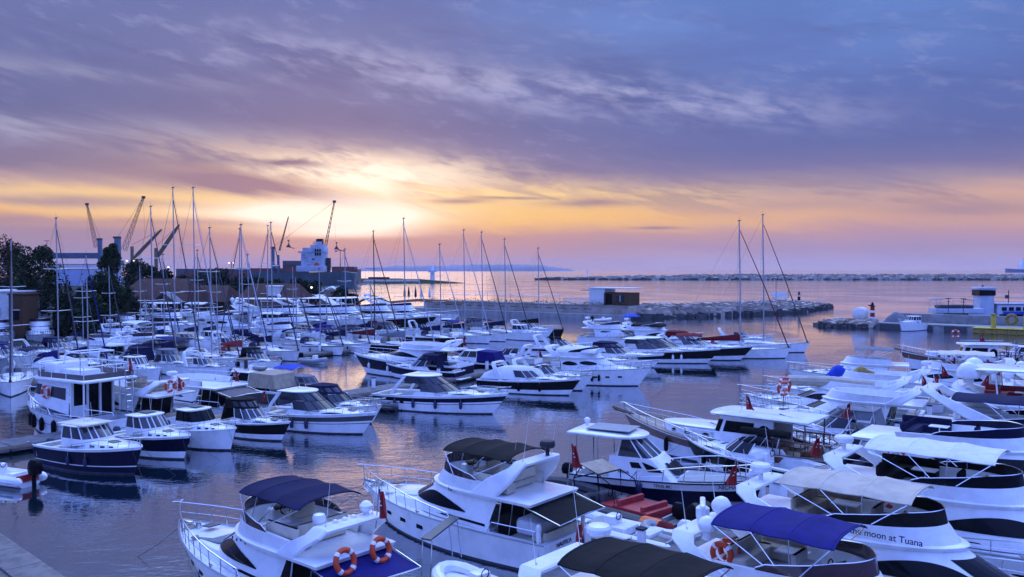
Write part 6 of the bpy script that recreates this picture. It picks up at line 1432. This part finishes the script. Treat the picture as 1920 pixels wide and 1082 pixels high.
t, H, I = flybridge(0, 0, 142, 'white flybridge yacht with charcoal bimini and black cockpit awning, lettered on its side', L=NL, B=3.75, hs=1.12, hb=1.5, sh=1.35, loc=(-2.3,34.8,0), win='arc', archk='sail', bim='charcoal', bimz=1.72, awning='charcoal', domes=(), tubm='cream', screen='tint', pad='deck', group=GR, flagx=False)
F2 = t; zr = I['zr']; radome(t, (-NL*.38, -.5, zr+1.72), .30, 'rubber', 'disc'); flag(t, (-NL*.44, -.9, zr+.3), 1.7, lean=(-.10,0), drop=.9, w=.5); antenna(t, (-NL*.28, .2, zr+1.0), 1.0)
s0, s1, s2, s3 = I['s']; p = at(s2, .27, 1)
for (i, (ch, mt)) in enumerate(zip('NAUTICA', ('text','red','text','grey','text','text','text'))):
    text(t, ch, (p.x+.56-.155*i, p.y+.085, p.z+.16), textrot((-1,0,0),(0,0,1)), .23, mt)
text(t, 'NAUTICA', (-NL/2-.02, 0.35, .98), textrot((0,-1,0),(0,0,1)), .22); text(t, 'IL MNT', (-NL/2-.02, 0.35, .74), textrot((0,-1,0),(0,0,1)), .15)
q = MB(); q.box((-NL/2-.01, -.85, .85), (.05,.30,.42), 'glass', bev=.02); q.build('transom_hatch', t)
q = MB(); q.box((-NL*.39, .25, 1.38), (1.15, 1.5, .70), 'whitecanvas', bev=.18); q.build('cockpit_table_cover', t)
for sg in (1,-1):
    q = MB(); q.tube([(-NL*.47,sg*1.45,1.1),(-NL*.47,sg*1.45,1.62)],.09,'white',8); q.lathe((-NL*.47,sg*1.45,1.6),[(.10,0),(.12,.06),(.10,.2),(.03,.25)],'white',8); q.build('davit_post', t)
# nearest yacht at the bottom edge with the black canopy
t, H, I = flybridge(0, 0, -41, 'nearest yacht, mostly below the picture, under a large black canopy with a white radome', L=11.5, B=3.9, hs=1.12, hb=1.5, sh=1.35, loc=(4.8,19.2,0), archk='low', bim='charcoal', bimz=1.62, domes=(), group=GQ, flagx=False, screen='tint', seats=False)
radome(t, (-4.4, 1.35, I['zr']+1.3), .34, 'white', 'disc'); flag(t, (-4.9, 1.5, I['zr']+.3), 1.2, lean=(-.2,.1), drop=.9, w=.5)
# blue canopy yacht
t, H, I = flybridge(0, 0, -41, 'yacht under a big royal blue canopy with white radar arch at the lower right', L=11.5, B=3.8, hs=1.12, hb=1.5, sh=1.40, loc=(9.2,22.0,0), archk='low', bim='bluecanvas', bimz=1.72, domes=('bar',), group=GQ, flagx=False, screen='tint', tubm='cream')
zr = I['zr']; radome(t, (-4.6, .95, zr+1.15), .30, 'white', 'dome'); radome(t, (-4.0, -1.05, zr+1.15), .27, 'white', 'dome')
for i in range(2): lifebuoy(W2(t, (-3.6, -.95+i*.45, zr+.55)), ['red ring buoy left of the helm under the royal blue canopy','red ring buoy right of the helm under the royal blue canopy'][i], ROT(t) @ UPY, .28)
# beige canopy yacht with lettering on the coaming
t, H, I = flybridge(0, 0, -40, 'white yacht with a long beige canopy over a dark-screened flybridge, name lettered along its side', L=13.5, B=4.0, hs=1.2, hb=1.6, sh=1.35, loc=(12.9,26.0,0), archk='low', bim='beige', bimz=1.62, domes=('disc',), group=GQ, flagx=True, screen='charcoal', tubm='tan')
zr = I['zr']; s0, s1, s2, s3 = I['s']
text(t, 'the moon at Tuana', (-.9, -I['wS']*1.02, zr+.34), textrot((1,0,0),(0,.12,1)), .27)
lifebuoy(W2(t, (-1.6, 1.45, zr+.75)), 'red ring buoy standing under the beige canopy', ROT(t) @ Matrix.Rotation(R(20), 3, 'Z') @ UPY, .30)
# white canopy yacht with black side windows
t, H, I = flybridge(0, 0, -40, 'white yacht with white sailcloth canopy and long black side windows', L=14.0, B=4.2, hs=1.35, hb=1.8, sh=1.4, loc=(17.4,29.6,0), archk='low', bim='whitecanvas', bimz=1.75, domes=('disc',), group=GQ, flagx=True, screen='glass', tubm='charcoal', win='arc')
# open flybridge yacht
t, H, I = flybridge(0, 0, -38, 'large white yacht with a long open flybridge and dark curved windscreen', L=15.0, B=4.5, hs=1.4, hb=1.9, sh=1.3, loc=(22.6,38.2,0), archk=None, bim=None, domes=(), group=GQ, flagx=True, screen='navy', tubm='navycanvas', win='band')
lifebuoy(W2(t, (-4.5, -2.05, I['zr']-.25)), 'lifebuoy on the side of the open flybridge yacht', ROT(t) @ UPY, .34)
# navy canopy with raked arch
t, H, I = flybridge(0, 0, -36, 'white yacht with a navy canopy and a big raked white arch', L=15.0, B=4.4, hs=1.3, hb=1.8, sh=1.25, loc=(27.4,42.2,0), archk='tall', bim='navycanvas', bimz=1.75, domes=(), group=GQ, flagx=False, screen='navy', tubm='white', win='band')
# hardtop yacht with big domes
t, H, I = flybridge(0, 0, -34, 'large yacht with white hardtop, two big white domes and rolled navy covers', L=17.0, B=4.8, hs=1.5, hb=2.0, sh=1.4, loc=(32.5,46.8,0), archk='low', bim=None, hardtop='white', domes=(), group=GQ, flagx=True, screen='navy', tubm='redseat', win='band')
radome(t, (-6.4, 1.4, I['zr']+1.45), .62, 'white', 'dome'); radome(t, (-6.4, -1.5, I['zr']+1.45), .62, 'white', 'dome')
q = MB(); q.tube([(-1.5,-2.3,I['zr']+.75),(1.5,-2.35,I['zr']+.85),(4.0,-1.9,I['zr']+.7)], .36, 'navycanvas', 10); q.build('rolled_cover', t)
flybridge(0, 0, -32, 'yacht with a green and beige canopy beyond the domed yacht on the right', L=14.0, loc=(37.5,53.0,0), archk='low', bim='greencanvas', bimz=1.7, domes=('dome',), group=GQ, flagx=True, win='oval', seats=False)
flybridge(0, 0, -32, 'white yacht with single dome behind the green canopy', L=14.0, loc=(42.0,59.0,0), archk='low', bim='whitecanvas', bimz=1.7, domes=('dome','disc'), group=GQ, flagx=True, win='oval', seats=False)
cruiser(0, 0, -30, 'small white cruiser under a grey tent at the right edge', L=9.0, loc=(47,67,0), top='canvas', topm='greycanvas', group=GQ)
cruiser(0, 0, -30, 'white cruiser near the royal blue tent boat at the right edge', L=9.0, loc=(52,74,0), top='hard', group=GQ, flagx=True)
# --- left side of the right pontoon, from near to far
rib((-1.0,28.0,0), 132, 'inflatable with red and white seats and a black outboard between the two front yachts', L=4.6, B=2.0, tubem='white', inner='white', seats=('redseat','redseat'), ms=1.1, group=GR)
t = thing('gangway', 'steel-railed boarding plank reaching from the quarter of the lettered yacht to the water', 'gangway', (-2.6,31.0,0), R(60), None); q = MB(); q.box((0,0,1.55),(1.9,.42,.06),'darkgrey',ry=-.18); q.build('plank', t)
for y in (.2,-.2):
    for p_, r_ in (((-.85,y,1.4),(-.95,y,-.1)),((.75,y,1.72),(1.05,y,.2))): q = MB(); q.tube([p_, r_],.025,'steel',4); q.build('support', t)
rib((4.2,34.6,0), 140, 'white sport tender with grey cushions and a white wrapped outboard', L=5.8, B=2.2, tubem='white', inner='grey', seats=('whitecanvas','whitecanvas','grey'), motor='white', ms=1.2, group=GR)
t = rib((4.3,38.2,0), 132, 'big black inflatable with red cushions and twin outboards', L=8.8, B=2.9, r=.30, tubem='tube', inner='darkgrey', seats=('redseat','redseat'), motors=2, ms=1.45, tilt=.35, group=GR, console=True)
q = MB()
for sg in (1,-1):
    q.tube([(-.2,sg*.75,.4),(-.1,sg*.75,1.9),(.9,sg*.7,2.15)],.03,'black',5); q.tube([(1.2,sg*.8,.4),(1.35,sg*.78,1.5),(.9,sg*.7,2.15)],.03,'black',5); q.tube([(-1.2,sg*.8,.5),(-.9,sg*.8,1.6),(-.1,sg*.75,1.9)],.03,'black',5)
for x, z in ((-.1,1.9),(.9,2.15),(1.35,1.5)): q.tube([(x,.75,z),(x,-.75,z)],.03,'black',5)
q.build('roll_frame', t)
q = MB(); q.box((.45,0,2.06),(1.15,1.5,.05),'tan',ry=-.24,bev=.02); q.build('canopy', t)
q = MB(); seat(q,(-2.0,0,.66),(2.0,1.75,.26),'redseat'); q.build('sun_cushion', t)
q = MB(); seat(q,(-1.35,0,.80),(.22,1.7,.5),'redseat'); seat(q,(-2.65,0,.80),(.22,1.7,.4),'redseat'); q.build('backrest', t)
q = MB(); q.lathe((-3.9,1.15,.45),[(.33,0),(.34,.5),(.33,.9)],'brightorange',10,axis='x'); q.build('buoyancy_sleeve', t)
q = MB(); q.lathe((-4.6,1.15,.45),[(.05,-.2),(.3,.2),(.32,.7)],'burgundy',10,axis='x'); q.build('tube_end', t)
t = rib((5.0,37.3,0), 140, 'black roll-framed speed inflatable crowded beside the red cushions', L=4.6, B=1.9, seats=('darkgrey',), group=GR)
t = thing('kayak', 'pale blue paddle board lying by the red-ended inflatable', 'paddle board', W2(rib((6.2,33.7,0), 132, 'small grey tender at the pontoon by the paddle board', L=2.6, B=1.4, tubem='grey', seats=None, console=False, motor=None), (0,1.3,.15)), R(150)); q = MB(); q.loft([[(-1.5+3*f, y*.36*max(.05,math.sin(PI*min(.98,f+.02)))**.6, z+.12*abs(2*f-1)**3) for y, z in ((-1,0),(-.7,.09),(.7,.09),(1,0),(.7,-.07),(-.7,-.07))] for f in [i/10 for i in range(11)]],'paleblue',cap0=True,cap1=True); q.build('board', t)
def nicha():
    L = 9.2; t = thing('pilot_cruiser', 'navy-hulled cruiser with white hard canopy and grey foredeck, lettered NICHA', 'motorboat', (7.4,40.2,0), R(-27), GR)
    H = Hull(L, 3.0, 1.05, 1.45, rake=.07, p=2.7, sheer=1.5, x0=.5); H.build(t, [(.30,'navy'),(.72,'navy'),(.74,'white'),(1,'white')], cock=-L*.28, sole=.5, rail='navy')
    q = MB(); a = ring(-L*.28, L*.10, 1.15, 1.05, 1.2, s0=.8, p=4); b = ring(-L*.28, -L*.03, 1.05, 2.15, 2.15, s0=.8, p=4); q.loft([a, b], 'white', closed=False); q.loft([b, shrink(b,.05,.05)], 'white'); q.build('cabin', t, ang=30)
    q = MB()
    for sg in (1,-1): patch(q, a, b, .46, .72, lambda f: .42, lambda f: .42+.42*(1-f)**.5, 'glass', sg); patch(q, a, b, .26, .40, lambda f: .55, lambda f: .80, 'glass', sg)
    for s_, e_, sg in ((.90,.955,1),(.90,.955,-1)): patch(q, a, b, s_, e_, lambda f: .25, lambda f: .75, 'glass', sg, n=4)
    q.build('window', t)
    q = MB(); fx = [at(a, 1)*.80+at(b, 1)*.20, at(a, 1)*.3+at(b, 1)*.7]
    for y0, y1 in ((-.75,-.3),(-.22,.22),(.3,.75)): q.add([fx[0]+Vector((.03,y0,.02)), fx[0]+Vector((.03,y1,.02)), fx[1]+Vector((.03,y1,.02)), fx[1]+Vector((.03,y0,.02))],[(0,1,2,3)],'glass')
    q.build('front_window', t)
    q = MB(); c0 = ring(-L*.24, -L*.05, .98, 2.15, 2.15, s0=.8, p=4); c1 = ring(-L*.22, -L*.16, .85, 3.0, 3.0, s0=.8, p=4); q.loft([c0, c1], 'paleglass', closed=False); q.build('clear_screen', t)
    mullions(t, c0, c1, (.0,.5,.85,1.0), 'white', .035)
    r_ = ring(-L*.50, -L*.11, 1.25, 3.05, 2.98, s0=.6, p=2.4); roof(t, r_, .12, .03, 'white', .10, 'hardtop'); q = MB(); q.box((-L*.30,0,3.30),(2.2,1.7,.04),'grey',bev=.01); q.build('solar_panel', t)
    q = MB()
    for sg in (1,-1):
        for x in (-L*.46,-L*.34): q.tube([(x,sg*1.15,1.0),(x,sg*1.1,3.05)],.03,'steel',4)
    q.build('roof_post', t)
    q = MB(); q.grid(lambda u, v: (L*.08+L*.34*u, (H.hd(H.u(L*.08+L*.34*u))-.38)*(2*v-1), H.z(H.u(L*.08+L*.34*u))+.09), 10, 6, 'grey'); q.build('foredeck_mat', t)
    H.guard(t, -L*.12, h=.85, n=6, r=.022); text(t, 'NICHA', (L*.33, -H.hd(.83)-.06, H.z(.83)-.10), textrot((.90,.42,0),(0,0,1)), .26); text(t, 'NICHA', (-L*.20, -1.13, 1.45), textrot((1,0,0),(0,0,1)), .18); text(t, 'TEKAL MC', (L*.02, -H.hd(.52)-.03, H.z(.52)-.12), textrot((1,.06,0),(0,0,1)), .18)
    radome(t, (-L*.47, .5, 3.35), .16, 'white', 'dome'); outboard(t, (-L/2-.2, -.8, .8), .9, 'black'); H.fender(t, (-L*.1,), -1, 'fenderblue', .16, .55, drop=.9); q = MB(); q.lathe((L*.43,0,1.5),[(.22,0),(.26,.2),(.2,.42),(.03,.5)],'white',10); q.build('anchor_winch', t)
nicha()
cruiser(0, 0, 128, 'white cruiser with wide black hull band, pointing away beside the wooden-sided yacht', L=8.8, B=2.9, loc=(12.6,45.2,0), stripe='dark', sill='black', top='none', fend=(1,-.22,.05,.25), fm='black', group=GR)
rib((12.9,41.5,0), 150, 'long navy inflatable moored under the bow of the NICHA boat', L=5.5, B=2.1, tubem='navy', seats=('grey',), motor='white', group=GR)
def gulet(loc, head, L, label, awn=None, people=False, hullw='wood', group=GR, black=True, name='wooden_motor_yacht'):
    t = thing(name, label, 'yacht', loc, R(head), group); B = L*.30
    H = Hull(L, B, 1.15, 2.1, rake=.10, p=2.2, sheer=2.6, dip=.10, tr=.80); H.build(t, [(.52,'white'),(.58,'white'),(.92,hullw),(1,'white')], cock=-L*.24, sole=.75, rail='wood', deck='teakdeck', cockm='teakdeck')
    zz = H.z(.5); a = ring(-L*.06, L*.30, B*.32, zz, zz+.25, s0=.4, p=2.6); b = ring(-L*.06, L*.28, B*.30, zz+.75, zz+.72, s0=.4, p=2.6); q = MB(); q.loft([a,b],'white',closed=False); q.build('forward_cabin', t, ang=40); roof(t, b, .08, .03, 'white', .06, 'cabin_roof')
    q = MB()
    for sg in (1,-1):
        for s_ in (.18,.36,.54): patch(q, a, b, s_-.035, s_+.035, lambda f: .45-.18*math.sin(PI*f)**.5, lambda f: .45+.20*math.sin(PI*f)**.5, 'glass', sg, n=6)
    q.build('porthole', t)
    c0 = ring(-L*.26, L*.04, B*.36, zz-.1, zz-.1, s0=.8, p=4); c1 = ring(-L*.26, -L*.01, B*.34, zz+1.65, zz+1.62, s0=.8, p=4); q = MB(); q.loft([c0,c1],'white',closed=False); q.build('wheelhouse', t, ang=40)
    q = MB()
    for sg in (1,-1): patch(q, c0, c1, .20, .60, lambda f: .50, lambda f: .86, 'glass', sg); patch(q, c0, c1, .66, .84, lambda f: .48, lambda f: .88-.0*f, 'glass', sg); patch(q, c0, c1, .02, .16, lambda f: .42-.15*math.sin(PI*f)**.5, lambda f: .6+.22*math.sin(PI*f)**.5, 'glass', sg); patch(q, c0, c1, .93, 1.0, lambda f: .50, lambda f: .86, 'glass', sg, n=3)
    q.build('window', t)
    r_ = ring(-L*.40, L*.03, B*.40, zz+1.66, zz+1.66, s0=.85, p=4); roof(t, r_, .12, .02, 'white', .05, 'wheelhouse_roof')
    q = MB(); q.tube([Vector((v.x, v.y*1.02, v.z+.05)) for v in r_], .04, 'wood', 4, closed=True); q.build('roof_trim', t)
    q = MB()
    for sg in (1,-1): q.tube([(-L*.39,sg*B*.36,1.2),(-L*.39,sg*B*.37,zz+1.66)],.04,'wood',5); q.tube([(-L*.02,sg*B*.36,zz+2.0),(-L*.36,sg*B*.36,zz+2.0)],.015,'steel',4)
    q.build('roof_post', t)
    q = MB(); zb_ = H.z(.15)
    for sg in (1,-1):
        q.tube([(-L*.24,sg*B*.44,zb_+.75),(-L*.49,sg*B*.40,zb_+.80)],.05,'wood',5)
        for i in range(10): x = -L*.24-L*.25*i/9; y = sg*B*(.44-.04*i/9); q.tube([(x,y,zb_+.02),(x,y,zb_+.78)],.03,'wood',4)
    q.tube([(-L*.49,B*.40,zb_+.8),(-L*.49,-B*.40,zb_+.8)],.05,'wood',5); q.build('balustrade', t)
    if black: q = MB(); q.tube([(-L*.14,B*.46,zz+1.05),(-L*.24,B*.47,zz+1.1),(-L*.34,B*.46,zz+1.05)],.20,'charcoal',8); q.build('rolled_awning', t)
    q = MB(); q.tube([(L*.46,0,2.05),(L*.56,0,2.35)],.10,'wood',6); q.box((L*.50,0,2.15),(1.2,.4,.08),'wood',ry=-.15); q.build('bowsprit', t)
    H.guard(t, -L*.05, h=.62, n=9, r=.022); H.fender(t, (L*.22,), 1, 'black', .13, .8); flag(t, (-L*.1, .8, zz+1.8), 1.1)
    q = MB(); q.box((-L*.38,0,1.1),(.6,B*.5,.5),'wood',bev=.05); q.box((-L*.30,0,1.35),(1.3,.8,.06),'wood',bev=.02); q.build('cockpit_furniture', t)
    if awn: q = MB(); q.grid(lambda u, v: (-L*.40-2.2*u, B*.40*(2*v-1), zz+1.62-.15*u+.1*(1-(2*v-1)**2)), 6, 6, awn, thick=.03); q.build('awning', t)
    return t
gulet((12.2,48.9,0), 141, 13.4, 'white motor yacht with varnished wooden topside band and bowsprit')
t = cruiser(0, 0, 140, 'black-hulled workboat with white wheelhouse and brown engine cover by the pontoon', L=7.0, loc=(19.0,47.6,0), stripe='full', sill='black', top='none', group=GR, covered=None, pad='wood')[0]
cruiser(0, 0, 145, 'white sports boat with clear cockpit tent just beyond the wooden-banded yacht', L=9.5, loc=(19.8,52.2,0), top='canvas', topm='greycanvas', group=GR, flagx=True)
flybridge(0, 0, 148, 'white yacht with a framed clear cockpit enclosure and red ensigns', L=12.0, loc=(21.5,56.3,0), archk='low', bim=None, screen=None, domes=(), group=GR, win='slant', seats=False)
t, H, I = flybridge(0, 0, 150, 'white yacht carrying a long rolled beige cover and two ring buoys', L=12.5, loc=(22.6,61.0,0), archk='low', bim=None, screen=None, domes=(), group=GR, win='arc', cover=None, pad='beige', seats=False)
q = MB(); q.tube([(-3.2,.6,I['zr']+.4),(-.5,.75,I['zr']+.55),(2.6,.5,I['zr']+.42)], .38, 'beige', 10); q.build('rolled_cover', t)
for i, (x, y) in enumerate(((18.2,57.0),(19.0,59.2))):
    lifebuoy((x, y, 3.0), ['red ring buoy, left of the pair on a roof rail at the right','dark ring buoy, right of the pair on a roof rail'][i], Matrix.Rotation(R(15), 3, 'Z') @ UPY, .42)
t = thing('buoy_rack', 'white rail frame that carries the pair of ring buoys', 'rack', (18.6,58.1,0), R(70)); q = MB(); q.tube([(-1.6,0,.3),(-1.6,0,2.62),(1.6,0,2.62),(1.6,0,.3)],.04,'steel',4); q.build('frame', t)
t, H, I = flybridge(0, 0, 152, 'white sport yacht with grey raked windscreen and blue and yellow bundles on its roof', L=13.0, loc=(26.4,66.4,0), archk='low', bim=None, screen=None, domes=('disc',), group=GR, win='oval', bow_cover='greycanvas', seats=False)
for (x, mm, lb_) in ((.8,'royal','royal blue bundle on the roof of the grey-screened yacht'),(-.9,'ochre','yellow and black bundle on the roof of the grey-screened yacht')):
    k = thing('gear_bundle', lb_, 'bundle', W2(t, (x, 0, I['zr']+.1)), R(152)); q = MB(); q.grid(lambda u, v: ((u-.5)*1.9,(v-.5)*1.1,.75*(math.sin(PI*u)*math.sin(PI*v))**.5+.1*math.sin(u*9+v*5)), 10, 8, mm); q.build('cover', k)
flybridge(0, 0, 154, 'yacht with a long cream awning and red cushions on the right', L=13.5, loc=(36.0,72.5,0), archk='low', bim='cream', bimz=1.6, screen=None, domes=(), group=GR, tubm='redseat', win='oval', awning='greycanvas')
flybridge(0, 0, 156, 'boat with a flat grey awning seen against the open water', L=11.0, loc=(31.0,78.0,0), archk=None, bim='greycanvas', bimz=1.6, screen=None, domes=(), group=GR, win='slant', seats=False, flagx=False)
rib((42.0,76.0,0), 150, 'cream inflatable with outboard near the far right pontoon', L=4.4, B=2.0, tubem='offwhite', seats=('grey',))
t = gulet((48.8,92.5,0), 168, 12.6, 'white wooden-banded cabin boat with people sitting in its cockpit', awn='whitecanvas', people=True, black=False, name='wooden_cabin_boat')
lifebuoy(W2(t, (0.6,0,4.0)), 'ring buoy standing on the roof of the boat with the people', ROT(t) @ UPY, .38)
person(W2(t, (-4.4,.7,1.30)), 'person in a blue top sitting in the cockpit of the wooden-banded cabin boat', R(250), 'clothblue')
person(W2(t, (-5.6,.5,1.30)), 'person in dark clothes leaning at the stern of the cabin boat', R(150), 'clothdark')
person(W2(t, (-3.4,-.3,1.30)), 'person in dark clothes reclining amidships beside the blue-topped one', R(120), 'clothdark')
t = pilot(0, 0, 165, 'small boat with a royal blue canvas wheelhouse at the right edge', L=7.0, loc=(57.5,97.0,0), curtain='royal', canvas_top='royal', group=GR)[0]
# people, baskets and clutter on the right pontoon
for i, (x, y, lb_, mm) in enumerate(((10.6,38.9,'white power pedestal bin on the pontoon below the NICHA bow','white'),(11.8,37.6,'white panelled locker beside the red ensign on the pontoon','white'),(17.0,45.0,'pale grey service cabinet at the pontoon bend','offwhite'),(19.6,46.8,'tall grey locker near the black workboat','offwhite'))):
    k = thing('dock_locker', lb_, 'locker', (x, y, .55), R(45), 'lockers on the right pontoon'); q = MB(); q.box((0,0,.5),(.6,.6,1.0),mm,bev=.05); q.build('body', k); q = MB(); q.box((0,0,1.04),(.68,.68,.08),'grey',bev=.03); q.build('lid', k)
# moored service vessels at the right jetty
pilot(0, 0, -142, 'small white boat with three square windows moored at the right jetty', L=7.8, B=3.0, loc=tuple(JW(13.5,-3.4,0).xy)+(0,), hs=1.2, hb=1.7, tint='glass')
def ferry(loc, head, label, kind):
    t = thing('tour_boat' if kind else 'service_ship', label, 'ship', loc, head); t.scale = (.72,.72,.72); q = MB()
    if kind:
        H = Hull(16, 5, 1.6, 2.4, rake=.08); H.build(t, [(.5,'shipwhite'),(1,'shipwhite')]); q.box((-1,0,2.6),(11,4.4,2.2),'shipwhite',bev=.1); q.box((-1.5,0,4.2),(12.5,4.8,1.3),'shipwhite',bev=.1); q.build('deckhouse', t)
        q = MB(); q.box((-2.5,-2.25,2.7),(6.4,.1,1.7),'glass'); q.box((2.6,-2.25,2.6),(.9,.1,.8),'glass'); q.build('window', t)
        q = MB(); q.grid(lambda u, v: (-8+10.5*u, 2.3*(2*v-1), 7.0+.5*math.sin(PI*u)), 8, 4, 'greycanvas', thick=.05); q.build('awning', t)
        q = MB()
        for x in (-7.6,-4.5,-1.2,2.0):
            for sg in (1,-1): q.tube([(x,sg*2.2,4.6),(x,sg*2.2,7.0)],.06,'steel',4)
        q.box((-2,0,5.3),(9,3.6,.8),'darkgrey',bev=.2); q.build('awning_post', t); antenna(t, (-1,0,7.3), 3.0)
    else:
        H = Hull(18, 6, 1.8, 2.8, rake=.08); H.build(t, [(.5,'navy'),(1,'navy')]); q.box((2.5,0,3.6),(9,5,3.6),'shipwhite',bev=.1); q.box((2.5,0,5.7),(10,5.4,.3),'shipwhite',bev=.05); q.box((-4.6,0,5.2),(3.8,4.2,6.4),'shipwhite',bev=.15); q.build('deckhouse', t)
        q = MB(); q.box((-4.6,0,8.7),(4.4,4.6,1.5),'glass',bev=.1); q.build('bridge_window', t); q = MB(); q.box((-4.6,0,9.9),(4.8,5,.8),'shipwhite',bev=.2); q.build('bridge_roof', t)
        q = MB()
        for i in range(4): q.box((-.2+i*1.9,-2.55,4.3),(1.3,.1,1.0),'glass')
        q.build('window', t); q = MB(); q.box((2.5,-2.9,3.2),(6,.5,.8),'royal',bev=.1); q.build('blue_awning', t); q = MB(); q.box((2.5,-2.6,2.2),(8,.2,1.2),'black'); q.build('opening_shade_panel', t)  # the black panel paints the shade of an opening low in the side
        q = MB(); q.tube([(2.2,0,5.8),(2.2,0,9.4)],.12,'mastdark',5); q.box((1.8,0,7.6),(1,.6,1.0),'mastdark',bev=.1); q.build('mast', t); flag(t, (-4.4,0,10.2), 1.0, mark=False)
ferry((87,165,0), -.03, 'double-decked white tour boat with an awning behind the right jetty', True)
ferry((98.5,172,0), -.05, 'white service ship with a tall dark-windowed bridge behind the right jetty', False)
# distant freighter at the right edge
c = GD(1925, 503, 3000); t = thing('freighter', 'distant grey-blue freighter on the horizon at the right edge', 'ship', (c.x, 3000, 0)); q = MB(); q.loft([[(-70,-8,-1),(-76,-1,14),(-76,1,14),(-70,8,-1)],[(-30,-14,-1),(-30,-14,11),(-30,14,11),(-30,14,-1)],[(120,-14,-1),(120,-14,11),(120,14,11),(120,14,-1)]],'shipblue',cap0=True,cap1=True); q.build('hull', t); q = MB(); q.box((-2,0,20),(46,20,18),'white'); q.box((-10,0,34),(22,18,12),'white'); q.box((-6,0,44),(8,10,12),'paleblue'); q.build('superstructure', t)
q = MB(); q.tube([(-6,0,48),(-6,0,60)],1.0,'mastdark',5); q.build('mast', t)
# ------------------------------------------------------------------ evening haze over the sea
hm_ = bpy.data.materials.new('haze'); hm_.use_nodes = True; nt = hm_.node_tree; nt.nodes.clear()
vo = nt.nodes.new('ShaderNodeVolumePrincipled'); vo.inputs['Color'].default_value = (0.80,0.80,0.92,1); vo.inputs['Density'].default_value = 0.00007; vo.inputs['Anisotropy'].default_value = 0.2
oo = nt.nodes.new('ShaderNodeOutputMaterial'); nt.links.new(vo.outputs[0], oo.inputs['Volume']); M['haze'] = hm_
hz = MB(); hz.box((0,0,58.0), (20400,20400,122.0), 'haze'); tag(hz.build('haze', smooth_=False), 'thin evening haze over the harbour and the open sea', 'haze', kind='stuff')
